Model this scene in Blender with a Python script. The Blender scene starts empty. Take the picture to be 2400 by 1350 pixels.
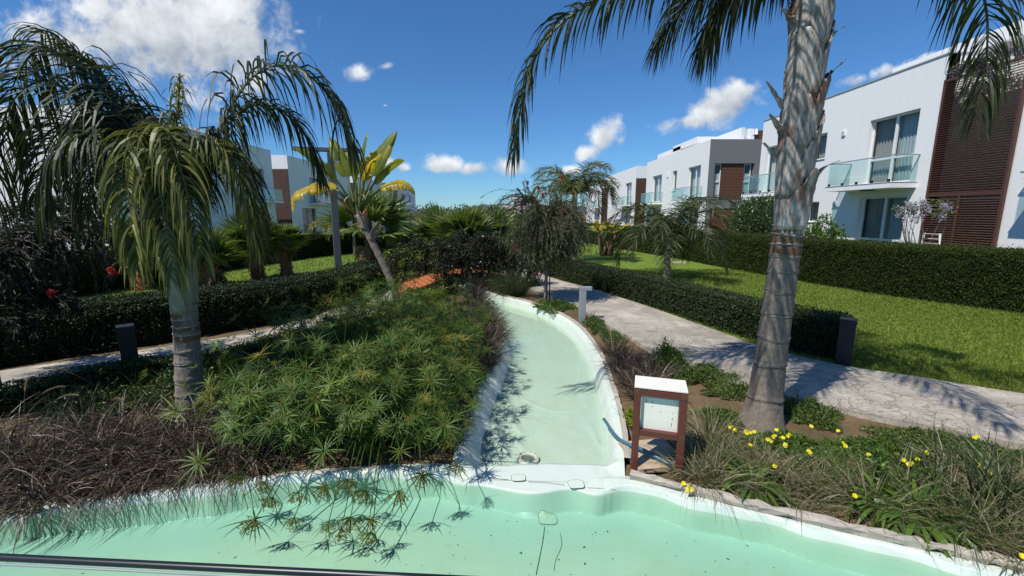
import bpy, bmesh, math, random
import numpy as np
from mathutils import Vector

R = math.radians
sc = bpy.context.scene
col = sc.collection

# ------------------------------------------------------------------ camera
F_PX = 1007.0                      # focal length in pixels of a 2400 px wide frame
EYE = 2.3
cam_d = bpy.data.cameras.new('camera')
cam_d.sensor_width = 36.0
cam_d.lens = 36.0 * F_PX / 2400.0
cam_d.clip_start = 0.05
cam_d.clip_end = 6000
cam = bpy.data.objects.new('camera', cam_d)
col.objects.link(cam)
PITCH = math.atan(175 / F_PX)
cam.location = (0, 0, EYE)
cam.rotation_euler = (math.pi / 2 - PITCH, 0, 0)
sc.camera = cam

# ------------------------------------------------------------------ light
SUN_EL = R(56)
SUN_AZ = (0.75, 0.66)              # horizontal direction the light travels
sun_dir = Vector((SUN_AZ[0] * math.cos(SUN_EL), SUN_AZ[1] * math.cos(SUN_EL), -math.sin(SUN_EL)))
ld = bpy.data.lights.new('sun', 'SUN')
ld.energy = 4.9
ld.angle = R(0.53)
ld.color = (1.0, 0.94, 0.84)
lo = bpy.data.objects.new('sun', ld)
lo.rotation_euler = sun_dir.to_track_quat('-Z', 'Y').to_euler()
col.objects.link(lo)

sc.view_settings.view_transform = 'Standard'
sc.view_settings.look = 'None'
sc.view_settings.exposure = 0.12
sc.view_settings.gamma = 1.0
sc.view_settings.use_curve_mapping = False
sc.cycles.max_bounces = 6
sc.cycles.transparent_max_bounces = 12
sc.cycles.caustics_reflective = False
sc.cycles.caustics_refractive = False
sc.cycles.sample_clamp_indirect = 4.0
sc.cycles.use_denoising = True

def ray(px, py):
    cx = (px - 1200) / F_PX; cy = (675 - py) / F_PX
    return (cx, math.cos(PITCH) + cy * math.sin(PITCH), -math.sin(PITCH) + cy * math.cos(PITCH))
def gp(px, py, z=0.0):
    d = ray(px, py); t = (z - EYE) / d[2]
    return (d[0] * t, d[1] * t, z)
def yp(px, py, y):
    d = ray(px, py); t = y / d[1]
    return (d[0] * t, y, EYE + d[2] * t)

# ------------------------------------------------------------------ sky
SKY_STRENGTH = 0.10
def build_world():
    w = bpy.data.worlds.new('World'); sc.world = w; w.use_nodes = True
    nt = w.node_tree; N = nt.nodes; L = nt.links
    N.clear()
    out = N.new('ShaderNodeOutputWorld'); bg = N.new('ShaderNodeBackground')
    sky = N.new('ShaderNodeTexSky'); sky.sky_type = 'NISHITA'; sky.sun_disc = False
    sky.sun_elevation = SUN_EL
    sky.sun_rotation = math.atan2(-SUN_AZ[0], -SUN_AZ[1])
    sky.altitude = 0; sky.air_density = 1.0; sky.dust_density = 0.0; sky.ozone_density = 1.5
    tc = N.new('ShaderNodeTexCoord')
    sep = N.new('ShaderNodeSeparateXYZ'); L.new(tc.outputs['Generated'], sep.inputs[0])
    def M(op, a, b=None, c=None, clamp=False):
        m = N.new('ShaderNodeMath'); m.operation = op; m.use_clamp = clamp
        for i, v in enumerate((a, b, c)):
            if v is None: continue
            if isinstance(v, (int, float)): m.inputs[i].default_value = v
            else: L.new(v, m.inputs[i])
        return m.outputs[0]
    yc = M('MAXIMUM', sep.outputs['Y'], 0.05)
    u = M('DIVIDE', sep.outputs['X'], yc); v = M('DIVIDE', sep.outputs['Z'], yc)
    comb = N.new('ShaderNodeCombineXYZ'); L.new(u, comb.inputs[0]); L.new(v, comb.inputs[1])
    def noise(vec, scale, detail, rough, dist=0.0):
        n = N.new('ShaderNodeTexNoise'); n.inputs['Scale'].default_value = scale
        n.inputs['Detail'].default_value = detail; n.inputs['Roughness'].default_value = rough
        n.inputs['Distortion'].default_value = dist
        L.new(vec, n.inputs['Vector']); return n.outputs[0]
    fb = noise(comb.outputs[0], 7.5, 8, 0.56, 0.2)
    fine = noise(comb.outputs[0], 24.0, 7, 0.60, 0.3)
    off = N.new('ShaderNodeVectorMath'); off.operation = 'ADD'; off.inputs[1].default_value = (-0.022, 0.035, 0)
    L.new(comb.outputs[0], off.inputs[0])
    fb_up = noise(off.outputs[0], 7.5, 8, 0.56, 0.2)
    warp = M('MULTIPLY', M('SUBTRACT', fb, 0.5), 1.0)
    clouds = [  # px, py, half width, half height up, down, tilt deg, strength
        (400, 55, 270, 120, 150, -8, 1.1), (170, 95, 340, 140, 140, 0, 0.68), (570, 105, 100, 80, 60, 0, 0.85),
        (700, 74, 42, 16, 12, 0, 0.55), (842, 172, 48, 30, 22, 0, 0.72), (905, 155, 40, 18, 14, 10, 0.5),
        (903, 247, 14, 8, 6, 0, 0.45), (905, 388, 40, 30, 18, 0, 0.8), (945, 392, 30, 18, 14, 0, 0.7),
        (1045, 390, 58, 30, 16, 0, 0.95), (1110, 397, 50, 24, 14, 0, 0.85), (1195, 395, 62, 38, 26, 0, 0.8),
        (1172, 427, 22, 8, 6, 0, 0.5), (1412, 318, 50, 42, 40, 18, 1.0), (1380, 358, 46, 34, 24, 25, 0.9), (1455, 330, 30, 30, 26, 0, 0.6),
        (1340, 400, 32, 16, 10, 0, 0.8), (1690, 245, 105, 44, 48, 24, 1.0), (1625, 282, 85, 22, 30, 10, 0.9), (1745, 215, 50, 30, 36, 30, 0.75),
        (1995, 188, 60, 22, 22, 10, 0.55), (2085, 165, 90, 26, 24, 20, 0.48), (2170, 130, 60, 14, 14, 20, 0.35),
    ]
    dens = None; shade = None
    for (px, py, a, bu, bd, tilt, st) in clouds:
        d = ray(px, py); u0 = d[0] / d[1]; v0 = d[2] / d[1]
        a_, bu_, bd_ = a / F_PX, bu / F_PX, bd / F_PX
        ct, sn = math.cos(R(tilt)), math.sin(R(tilt))
        du = M('SUBTRACT', u, u0); dv = M('SUBTRACT', v, v0)
        ru = M('ADD', M('MULTIPLY', du, ct), M('MULTIPLY', dv, sn))
        rv = M('SUBTRACT', M('MULTIPLY', dv, ct), M('MULTIPLY', du, sn))
        nu = M('DIVIDE', ru, a_)
        nv = M('ADD', M('DIVIDE', M('MAXIMUM', rv, 0.0), bu_), M('DIVIDE', M('MINIMUM', rv, 0.0), bd_))
        dist = M('SQRT', M('ADD', M('MULTIPLY', nu, nu), M('MULTIPLY', nv, nv)))
        q = M('SUBTRACT', st * 0.70, M('MULTIPLY', dist, 0.66))
        dens = q if dens is None else M('MAXIMUM', dens, q)
        inside = M('SUBTRACT', 1.15, dist, clamp=True)
        s = M('MULTIPLY', inside, nv)
        shade = s if shade is None else M('ADD', shade, s)
    dtot = M('ADD', dens, M('MULTIPLY', M('SUBTRACT', fb, 0.5), 1.05))
    dtot = M('ADD', dtot, M('MULTIPLY', M('SUBTRACT', fine, 0.5), 0.85))
    front = M('MULTIPLY', M('SUBTRACT', sep.outputs['Y'], 0.30), 6.0, clamp=True)
    mr = N.new('ShaderNodeMapRange'); mr.interpolation_type = 'SMOOTHSTEP'
    mr.inputs['From Min'].default_value = 0.0; mr.inputs['From Max'].default_value = 0.46
    L.new(dtot, mr.inputs['Value'])
    a_front = M('MULTIPLY', mr.outputs[0], front)
    # the same kind of broken cumulus goes on outside the frame
    gen = noise(tc.outputs['Generated'], 3.6, 8, 0.58, 0.3)
    mr2 = N.new('ShaderNodeMapRange'); mr2.interpolation_type = 'SMOOTHSTEP'
    mr2.inputs['From Min'].default_value = 0.60; mr2.inputs['From Max'].default_value = 0.74
    L.new(gen, mr2.inputs['Value'])
    a_back = M('MULTIPLY', M('MULTIPLY', mr2.outputs[0], M('SUBTRACT', 1.0, front)), 0.9)
    alpha = M('ADD', a_front, a_back, clamp=True)
    lit = M('ADD', 0.62, M('MULTIPLY', M('SUBTRACT', fb, fb_up), 1.9))
    lit = M('ADD', lit, M('MULTIPLY', shade, 0.42))
    lit = M('SUBTRACT', lit, M('MULTIPLY', M('MAXIMUM', M('SUBTRACT', dtot, 0.42), 0.0), 0.30), clamp=True)
    ramp = N.new('ShaderNodeMix'); ramp.data_type = 'RGBA'
    k = 1.0 / SKY_STRENGTH
    ramp.inputs['A'].default_value = (0.20 * k, 0.26 * k, 0.34 * k, 1)
    ramp.inputs['B'].default_value = (0.86 * k, 0.89 * k, 0.92 * k, 1)
    L.new(lit, ramp.inputs['Factor'])
    mix = N.new('ShaderNodeMix'); mix.data_type = 'RGBA'
    L.new(alpha, mix.inputs['Factor'])
    tint = N.new('ShaderNodeValToRGB'); te = tint.color_ramp.elements      # clear maritime air: deeper blue than the model's
    te[0].position = 0.0; te[0].color = (0.40, 0.70, 1.06, 1); te[1].position = 0.55; te[1].color = (0.41, 0.79, 1.15, 1)
    L.new(sep.outputs['Z'], tint.inputs[0])
    hs = N.new('ShaderNodeMix'); hs.data_type = 'RGBA'; hs.blend_type = 'MULTIPLY'; hs.inputs['Factor'].default_value = 1.0
    L.new(sky.outputs[0], hs.inputs['A']); L.new(tint.outputs[0], hs.inputs['B'])
    L.new(hs.outputs['Result'], mix.inputs['A']); L.new(ramp.outputs['Result'], mix.inputs['B'])
    L.new(mix.outputs['Result'], bg.inputs['Color'])
    bg.inputs['Strength'].default_value = SKY_STRENGTH
    L.new(bg.outputs[0], out.inputs['Surface'])
build_world()

# ------------------------------------------------------------------ materials
class NT:
    def __init__(s, m):
        s.m = m; m.use_nodes = True; s.t = m.node_tree; s.t.nodes.clear()
        s.out = s.t.nodes.new('ShaderNodeOutputMaterial')
    def n(s, kind, **kw):
        nd = s.t.nodes.new(kind)
        for k, v in kw.items():
            if hasattr(nd, k): setattr(nd, k, v)
        return nd
    def l(s, a, b): s.t.links.new(a, b)
    def noise(s, scale, detail=5, rough=0.55, vec=None, dist=0.0):
        nd = s.n('ShaderNodeTexNoise'); nd.inputs['Scale'].default_value = scale
        nd.inputs['Detail'].default_value = detail; nd.inputs['Roughness'].default_value = rough
        nd.inputs['Distortion'].default_value = dist
        if vec is not None: s.l(vec, nd.inputs['Vector'])
        return nd.outputs[0]
    def pos(s, scale=(1, 1, 1), rot=(0, 0, 0), obj=False):
        mp = s.n('ShaderNodeMapping'); mp.inputs['Scale'].default_value = scale; mp.inputs['Rotation'].default_value = rot
        if obj:
            tc = s.n('ShaderNodeTexCoord'); s.l(tc.outputs['Object'], mp.inputs[0])
        else:
            g = s.n('ShaderNodeNewGeometry'); s.l(g.outputs['Position'], mp.inputs[0])
        return mp.outputs[0]
    def ramp(s, fac, stops):
        r = s.n('ShaderNodeValToRGB'); e = r.color_ramp.elements
        while len(e) < len(stops): e.new(0.5)
        for i, (p, c) in enumerate(stops):
            e[i].position = p; e[i].color = (*c, 1) if len(c) == 3 else c
        s.l(fac, r.inputs[0]); return r.outputs[0]
    def mix(s, fac, a, b, blend='MIX'):
        m = s.n('ShaderNodeMix'); m.data_type = 'RGBA'; m.blend_type = blend
        for sock, v in (('Factor', fac), ('A', a), ('B', b)):
            if isinstance(v, (int, float)): m.inputs[sock].default_value = v
            elif isinstance(v, tuple): m.inputs[sock].default_value = (*v, 1)
            else: s.l(v, m.inputs[sock])
        return m.outputs['Result']
    def math(s, op, a, b=0.0, clamp=False):
        m = s.n('ShaderNodeMath'); m.operation = op; m.use_clamp = clamp
        for i, v in enumerate((a, b)):
            if isinstance(v, (int, float)): m.inputs[i].default_value = v
            else: s.l(v, m.inputs[i])
        return m.outputs[0]
    def bump(s, h, strength=0.3, dist=0.02):
        b = s.n('ShaderNodeBump'); b.inputs['Strength'].default_value = strength; b.inputs['Distance'].default_value = dist
        s.l(h, b.inputs['Height']); return b.outputs[0]
    def bsdf(s, color, rough=0.6, normal=None, metallic=0.0, spec=0.5, surf=True):
        p = s.n('ShaderNodeBsdfPrincipled')
        if isinstance(color, tuple): p.inputs['Base Color'].default_value = (*color, 1)
        else: s.l(color, p.inputs['Base Color'])
        if isinstance(rough, (int, float)): p.inputs['Roughness'].default_value = rough
        else: s.l(rough, p.inputs['Roughness'])
        p.inputs['Metallic'].default_value = metallic
        p.inputs['Specular IOR Level'].default_value = spec
        if normal is not None: s.l(normal, p.inputs['Normal'])
        if surf: s.l(p.outputs[0], s.out.inputs['Surface'])
        return p

MAT = {}
def mat(name):
    def deco(fn):
        m = bpy.data.materials.new(name); fn(NT(m)); MAT[name] = m
        return fn
    return deco

def leaf_mat(name, c0, c1, c2=None, rough=0.42, trans=0.28, spec=0.5, warm=1.35):
    """Leaf: colour differs leaf by leaf (attribute v); light passes through."""
    m = bpy.data.materials.new(name); t = NT(m)
    a = t.n('ShaderNodeAttribute'); a.attribute_name = 'v'
    stops = [(0.0, c0), (0.6, c1)] + ([(1.0, c2)] if c2 else [(1.0, c1)])
    c = t.ramp(a.outputs['Fac'], stops)
    nz = t.noise(3.0, 3, 0.6)
    c = t.mix(1.0, c, t.ramp(nz, [(0.3, (0.78, 0.78, 0.78)), (0.7, (1.15, 1.15, 1.15))]), 'MULTIPLY')
    p = t.bsdf(c, rough, spec=spec, surf=False)
    tr = t.n('ShaderNodeBsdfTranslucent')
    tc = t.mix(1.0, c, (warm, warm * 1.05, 0.55), 'MULTIPLY'); t.l(tc, tr.inputs['Color'])
    ms = t.n('ShaderNodeMixShader'); ms.inputs[0].default_value = trans
    t.l(p.outputs[0], ms.inputs[1]); t.l(tr.outputs[0], ms.inputs[2]); t.l(ms.outputs[0], t.out.inputs['Surface'])
    MAT[name] = m

leaf_mat('palm_leaf', (0.055, 0.070, 0.018), (0.125, 0.138, 0.032), (0.25, 0.24, 0.070), rough=0.48, trans=0.30, spec=0.35)
leaf_mat('palm_leaf_dark', (0.024, 0.036, 0.014), (0.052, 0.068, 0.022), (0.11, 0.125, 0.04), rough=0.48, trans=0.25, spec=0.35)
leaf_mat('palm_leaf_yellow', (0.10, 0.12, 0.018), (0.22, 0.21, 0.025), (0.36, 0.29, 0.03), rough=0.4, trans=0.3)
leaf_mat('fan_leaf', (0.065, 0.105, 0.03), (0.13, 0.185, 0.055), (0.25, 0.28, 0.11), rough=0.35, trans=0.3)
leaf_mat('fan_leaf_dead', (0.16, 0.10, 0.05), (0.26, 0.17, 0.08), (0.36, 0.26, 0.14), rough=0.8, trans=0.1, spec=0.2)
leaf_mat('banana_green', (0.10, 0.15, 0.015), (0.19, 0.22, 0.018), (0.33, 0.30, 0.02), rough=0.38, trans=0.42)
leaf_mat('banana_yellow', (0.36, 0.27, 0.015), (0.52, 0.38, 0.018), (0.62, 0.48, 0.04), rough=0.42, trans=0.38)
leaf_mat('hedge_tall', (0.018, 0.034, 0.007), (0.050, 0.078, 0.012), (0.115, 0.14, 0.02), rough=0.6, trans=0.15, spec=0.25)
leaf_mat('hedge_low', (0.016, 0.029, 0.010), (0.034, 0.056, 0.016), (0.072, 0.10, 0.026), rough=0.5, trans=0.12, spec=0.35)
leaf_mat('dwarf_leaf', (0.022, 0.048, 0.01), (0.05, 0.09, 0.014), (0.09, 0.14, 0.02), rough=0.42, trans=0.18)
leaf_mat('lime_leaf', (0.10, 0.16, 0.012), (0.20, 0.27, 0.014), (0.32, 0.37, 0.02), rough=0.45, trans=0.3)
leaf_mat('vine_leaf', (0.020, 0.022, 0.013), (0.048, 0.046, 0.028), (0.12, 0.095, 0.068), rough=0.6, trans=0.1, spec=0.25)
leaf_mat('bottlebrush_leaf', (0.030, 0.046, 0.018), (0.062, 0.082, 0.032), (0.115, 0.13, 0.06), rough=0.5, trans=0.18, spec=0.35)
leaf_mat('bottlebrush_leaf_shaded', (0.010, 0.014, 0.007), (0.020, 0.026, 0.012), (0.05, 0.052, 0.026), rough=0.5, trans=0.12, spec=0.35)  # darker copy for the left-edge tree: its shade is put into the leaf colour
leaf_mat('sedge', (0.026, 0.056, 0.010), (0.072, 0.130, 0.020), (0.17, 0.24, 0.042), rough=0.5, trans=0.2, spec=0.3)
leaf_mat('sedge_flower', (0.12, 0.125, 0.022), (0.20, 0.19, 0.03), (0.25, 0.16, 0.05), rough=0.7, trans=0.2, spec=0.2)
leaf_mat('purple_grass', (0.038, 0.025, 0.021), (0.098, 0.070, 0.052), (0.34, 0.27, 0.18), rough=0.45, trans=0.15, spec=0.5)
leaf_mat('plume', (0.15, 0.11, 0.08), (0.25, 0.19, 0.14), (0.34, 0.28, 0.21), rough=0.9, trans=0.3, spec=0.1)
leaf_mat('dry_grass', (0.12, 0.112, 0.06), (0.26, 0.235, 0.14), (0.44, 0.39, 0.25), rough=0.55, trans=0.3, spec=0.4)
leaf_mat('weed_leaf', (0.040, 0.085, 0.014), (0.085, 0.155, 0.022), (0.15, 0.23, 0.035), rough=0.45, trans=0.28)
leaf_mat('ground_leaf', (0.036, 0.070, 0.012), (0.075, 0.125, 0.020), (0.13, 0.18, 0.032), rough=0.5, trans=0.2)
leaf_mat('lawn_blade', (0.110, 0.155, 0.022), (0.155, 0.205, 0.030), (0.225, 0.265, 0.055), rough=0.5, trans=0.3, spec=0.3)
leaf_mat('shrub_leaf', (0.022, 0.046, 0.014), (0.045, 0.085, 0.022), (0.09, 0.14, 0.03), rough=0.36, trans=0.2)
leaf_mat('red_flower', (0.34, 0.012, 0.014), (0.48, 0.02, 0.025), (0.58, 0.05, 0.05), rough=0.6, trans=0.25)
leaf_mat('wisteria_flower', (0.30, 0.26, 0.40), (0.42, 0.38, 0.54), (0.60, 0.56, 0.68), rough=0.7, trans=0.3)
leaf_mat('wisteria_dark', (0.10, 0.07, 0.12), (0.17, 0.13, 0.20), (0.30, 0.26, 0.34), rough=0.8, trans=0.15)
leaf_mat('yellow_petal', (0.72, 0.62, 0.01), (0.82, 0.72, 0.012), (0.86, 0.78, 0.03), rough=0.55, trans=0.35)
leaf_mat('fallen_leaf', (0.05, 0.055, 0.03), (0.10, 0.09, 0.05), (0.15, 0.13, 0.08), rough=0.7, trans=0.1)

def plain(name, c, rough=0.5, metallic=0.0, spec=0.5, var=0.12, scale=6.0, bump=0.0, bscale=60.0):
    m = bpy.data.materials.new(name); t = NT(m)
    nz = t.noise(scale, 5, 0.6)
    cc = t.mix(1.0, tuple(c), t.ramp(nz, [(0.25, (1 - var,) * 3), (0.75, (1 + var,) * 3)]), 'MULTIPLY')
    nm = t.bump(t.noise(bscale, 4, 0.6), bump, 0.01) if bump else None
    t.bsdf(cc, rough, nm, metallic, spec); MAT[name] = m

plain('dark_metal', (0.014, 0.017, 0.022), 0.45, 0.3)
plain('grey_metal', (0.26, 0.29, 0.31), 0.45, 0.0)
plain('lamp_metal', (0.10, 0.105, 0.11), 0.45, 0.2)
plain('rail_metal', (0.02, 0.025, 0.03), 0.35, 0.4)
plain('chrome', (0.55, 0.57, 0.58), 0.25, 0.9)
plain('white_paint', (0.78, 0.78, 0.76), 0.4)
plain('frame_white', (0.74, 0.76, 0.76), 0.4)
plain('frame_grey', (0.33, 0.35, 0.36), 0.45)
plain('room_dark', (0.06, 0.06, 0.06), 0.9)
plain('sign_red', (0.095, 0.024, 0.015), 0.5, var=0.25, scale=14, bump=0.15, bscale=80)
plain('sign_white', (0.72, 0.70, 0.64), 0.5, var=0.05, scale=9)
plain('sign_plate', (0.74, 0.73, 0.67), 0.35, var=0.06, scale=7)
plain('rust', (0.09, 0.035, 0.02), 0.8, var=0.4, scale=30)
plain('blue_pipe', (0.05, 0.14, 0.21), 0.4, var=0.1)
plain('black_plastic', (0.015, 0.015, 0.016), 0.5)
plain('grey_plastic', (0.16, 0.18, 0.20), 0.5)
plain('slab_stone', (0.42, 0.33, 0.23), 0.8, var=0.25, scale=9, bump=0.4)
plain('concrete_edge', (0.40, 0.36, 0.31), 0.85, var=0.3, scale=8, bump=0.5)
plain('house_grey', (0.155, 0.160, 0.165), 0.8, var=0.06, scale=2.0, bump=0.15, bscale=90)
plain('terracotta', (0.42, 0.13, 0.06), 0.8, var=0.2)
plain('hill', (0.10, 0.135, 0.16), 1.0, var=0.3, scale=0.01, spec=0.0)
plain('twig', (0.12, 0.095, 0.07), 0.8, var=0.3, scale=20)
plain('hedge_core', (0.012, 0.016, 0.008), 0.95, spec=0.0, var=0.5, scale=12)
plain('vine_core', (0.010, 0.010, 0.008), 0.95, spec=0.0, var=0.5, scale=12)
plain('louvre', (0.085, 0.038, 0.028), 0.5, var=0.1, scale=5)
plain('drain_plastic', (0.52, 0.53, 0.45), 0.5, var=0.15, scale=20)
plain('seam', (0.12, 0.16, 0.12), 0.8, var=0.4, scale=30)
plain('cloth_white', (0.75, 0.75, 0.76), 0.8, var=0.05)
plain('petiole', (0.12, 0.15, 0.04), 0.45, var=0.2, scale=10)
plain('petiole_orange', (0.42, 0.17, 0.04), 0.5, var=0.35, scale=10)
plain('dead_leaf', (0.36, 0.28, 0.20), 0.8, var=0.4, scale=14)

@mat('stucco')
def _(t):
    c = t.mix(t.noise(0.7, 4, 0.6), (0.72, 0.735, 0.745), (0.80, 0.81, 0.815))
    streak = t.noise(1.0, 4, 0.6, t.pos((3, 3, 0.25)))
    c = t.mix(t.ramp(streak, [(0.55, (0, 0, 0)), (0.8, (0.35,) * 3)]), c, (0.62, 0.62, 0.60))
    t.bsdf(c, 0.85, t.bump(t.noise(38.0, 4, 0.7), 0.35, 0.015), spec=0.2)

@mat('wood_clad')
def _(t):
    p = t.pos((1, 1, 1))
    w = t.n('ShaderNodeTexWave'); w.wave_type = 'BANDS'; w.bands_direction = 'Z'; w.inputs['Scale'].default_value = 1.6
    w.inputs['Distortion'].default_value = 0.0; t.l(p, w.inputs['Vector'])
    grain = t.noise(2.0, 6, 0.7, t.pos((2.5, 2.5, 30)))
    c = t.ramp(grain, [(0.3, (0.060, 0.026, 0.014)), (0.7, (0.15, 0.068, 0.036))])
    c = t.mix(t.ramp(w.outputs['Fac'], [(0.0, (1, 1, 1)), (0.10, (0, 0, 0))]), c, (0.035, 0.017, 0.011))
    t.bsdf(c, 0.6, t.bump(w.outputs['Fac'], 0.4, 0.01))

@mat('brick_clad')
def _(t):
    b = t.n('ShaderNodeTexBrick'); t.l(t.pos((1, 1, 1), (R(90), 0, 0)), b.inputs['Vector'])
    b.inputs['Scale'].default_value = 3.2; b.inputs['Mortar Size'].default_value = 0.02
    b.inputs['Color1'].default_value = (0.085, 0.038, 0.026, 1); b.inputs['Color2'].default_value = (0.055, 0.027, 0.020, 1)
    b.inputs['Mortar'].default_value = (0.05, 0.032, 0.026, 1)
    t.bsdf(b.outputs['Color'], 0.75, t.bump(b.outputs['Fac'], -0.5, 0.02))

@mat('deck_wood')
def _(t):
    g = t.noise(3.0, 6, 0.7, t.pos((4, 30, 4), (0, 0, R(26))))
    a = t.n('ShaderNodeObjectInfo')
    c = t.ramp(g, [(0.3, (0.30, 0.085, 0.030)), (0.7, (0.47, 0.15, 0.055))])
    c = t.mix(t.math('MULTIPLY', a.outputs['Random'], 0.35), c, (0.36, 0.13, 0.06))
    t.bsdf(c, 0.6, t.bump(g, 0.2, 0.005))

@mat('deck_dark')
def _(t):
    g = t.noise(3.0, 6, 0.7, t.pos((4, 4, 25)))
    t.bsdf(t.ramp(g, [(0.3, (0.035, 0.022, 0.016)), (0.7, (0.07, 0.042, 0.028))]), 0.7)

@mat('soil')
def _(t):
    n1 = t.noise(1.3, 6, 0.65); n2 = t.noise(26, 5, 0.7)
    c = t.ramp(n2, [(0.25, (0.07, 0.044, 0.028)), (0.5, (0.16, 0.10, 0.06)), (0.78, (0.30, 0.20, 0.125))])
    c = t.mix(t.ramp(n1, [(0.40, (0, 0, 0)), (0.62, (0.75,) * 3)]), c, (0.085, 0.075, 0.038))
    t.bsdf(c, 0.95, t.bump(n2, 0.9, 0.03), spec=0.1)

@mat('lawn')
def _(t):
    n1 = t.noise(0.55, 5, 0.6); n2 = t.noise(28, 5, 0.75); n3 = t.noise(3.2, 4, 0.6)
    c = t.ramp(n2, [(0.25, (0.090, 0.145, 0.020)), (0.52, (0.130, 0.195, 0.028)), (0.80, (0.19, 0.255, 0.048))])
    c = t.mix(t.ramp(n1, [(0.38, (0, 0, 0)), (0.68, (0.5,) * 3)]), c, (0.135, 0.195, 0.024))
    c = t.mix(t.ramp(n3, [(0.52, (0, 0, 0)), (0.72, (0.35,) * 3)]), c, (0.085, 0.13, 0.013))
    t.bsdf(c, 0.8, t.bump(n2, 1.0, 0.04), spec=0.15)

@mat('path_concrete')
def _(t):
    pv = t.pos((1, 1, 0))
    wn = t.n('ShaderNodeTexNoise'); wn.inputs['Scale'].default_value = 3.2; wn.inputs['Detail'].default_value = 6; t.l(pv, wn.inputs['Vector'])
    ad = t.n('ShaderNodeVectorMath'); ad.operation = 'MULTIPLY_ADD'; ad.inputs[1].default_value = (0.75, 0.75, 0)
    t.l(wn.outputs['Color'], ad.inputs[0]); t.l(pv, ad.inputs[2])
    def vor(scale):
        v = t.n('ShaderNodeTexVoronoi'); v.feature = 'DISTANCE_TO_EDGE'; v.inputs['Scale'].default_value = scale
        t.l(ad.outputs[0], v.inputs['Vector']); return v.outputs['Distance']
    big = vor(3.0); small = vor(8.5)
    sel = t.ramp(t.noise(1.1, 3, 0.5), [(0.45, (0, 0, 0)), (0.60, (1, 1, 1))])
    l1 = t.math('MULTIPLY', t.ramp(big, [(0.0, (1, 1, 1)), (0.03, (0, 0, 0))]), t.ramp(t.noise(2.6, 4, 0.6), [(0.42, (0.1,) * 3), (0.62, (1, 1, 1))]))
    l2 = t.ramp(small, [(0.0, (0.8,) * 3), (0.05, (0, 0, 0))])
    lines = t.mix(1.0, l1, t.mix(1.0, l2, sel, 'MULTIPLY'), 'LIGHTEN')
    vc = t.n('ShaderNodeTexVoronoi'); vc.inputs['Scale'].default_value = 3.0; t.l(ad.outputs[0], vc.inputs['Vector'])
    tone = t.n('ShaderNodeSeparateColor'); t.l(vc.outputs['Color'], tone.inputs[0])
    c = t.ramp(tone.outputs[0], [(0.0, (0.35, 0.325, 0.29)), (1.0, (0.44, 0.41, 0.365))])
    n2 = t.noise(9, 6, 0.7)
    c = t.mix(1.0, c, t.ramp(n2, [(0.25, (0.62,) * 3), (0.75, (1.32, 1.30, 1.26))]), 'MULTIPLY')
    c = t.mix(t.ramp(t.noise(0.9, 4, 0.6), [(0.5, (0, 0, 0)), (0.8, (0.45,) * 3)]), c, (0.36, 0.27, 0.19))
    c = t.mix(t.math('MULTIPLY', lines, 0.80), c, (0.155, 0.125, 0.095))
    n4 = t.noise(2.3, 6, 0.7, t.pos((1, 1.8, 1)), 0.6)
    c = t.mix(1.0, c, t.ramp(n4, [(0.3, (0.74, 0.73, 0.71)), (0.7, (1.2, 1.19, 1.17))]), 'MULTIPLY')
    hgt = t.math('SUBTRACT', t.math('MULTIPLY', n2, 0.5), t.math('MULTIPLY', lines, 0.7))
    t.bsdf(c, 0.75, t.bump(hgt, 0.6, 0.02), spec=0.3)

def liner_material():
    m = bpy.data.materials.new('liner'); t = NT(m)
    a = t.n('ShaderNodeAttribute'); a.attribute_name = 'v'      # 1 where sediment settles (flat floor), 0 on the clean banks
    n1 = t.noise(1.1, 5, 0.6); n2 = t.noise(22, 6, 0.7); n3 = t.noise(5, 5, 0.65)
    clean = t.mix(n3, (0.52, 0.60, 0.55), (0.62, 0.69, 0.64))
    floor = t.mix(t.ramp(n1, [(0.35, (0, 0, 0)), (0.65, (1, 1, 1))]), (0.50, 0.62, 0.54), (0.55, 0.62, 0.51))
    floor = t.mix(1.0, floor, t.ramp(n2, [(0.3, (0.93,) * 3), (0.7, (1.05,) * 3)]), 'MULTIPLY')
    aqua = t.mix(n3, (0.44, 0.58, 0.51), (0.49, 0.62, 0.55))
    f1 = t.math('MULTIPLY', a.outputs['Fac'], 2.0, True); f2 = t.math('MULTIPLY', t.math('SUBTRACT', a.outputs['Fac'], 0.5), 2.0, True)
    floor = t.mix(t.ramp(t.noise(2.7, 6, 0.7, t.pos((1, 2.2, 1))), [(0.50, (0, 0, 0)), (0.70, (0.6,) * 3)]), floor, (0.52, 0.55, 0.42))
    c = t.mix(f2, t.mix(f1, clean, aqua), floor)
    # algae on the banks
    alg = t.math('MULTIPLY', t.ramp(n3, [(0.50, (0, 0, 0)), (0.72, (0.55,) * 3)]), t.ramp(t.noise(60, 3, 0.7), [(0.4, (0, 0, 0)), (0.6, (1, 1, 1))]))
    c = t.mix(alg, c, (0.42, 0.48, 0.28))
    # dark flecks of dirt
    vo = t.n('ShaderNodeTexVoronoi'); vo.inputs['Scale'].default_value = 7.0; t.l(t.pos((1, 1, 0)), vo.inputs['Vector'])
    sp = t.ramp(vo.outputs['Distance'], [(0.0, (1, 1, 1)), (0.075, (0, 0, 0))])
    sp = t.math('MULTIPLY', sp, t.ramp(t.noise(2.1, 3, 0.6), [(0.52, (0, 0, 0)), (0.62, (1, 1, 1))]))
    c = t.mix(t.math('MULTIPLY', sp, 0.65), c, (0.12, 0.15, 0.10))
    t.bsdf(c, 0.42, t.bump(n2, 0.08, 0.01), spec=0.4)
    MAT['liner'] = m
liner_material()

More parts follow.
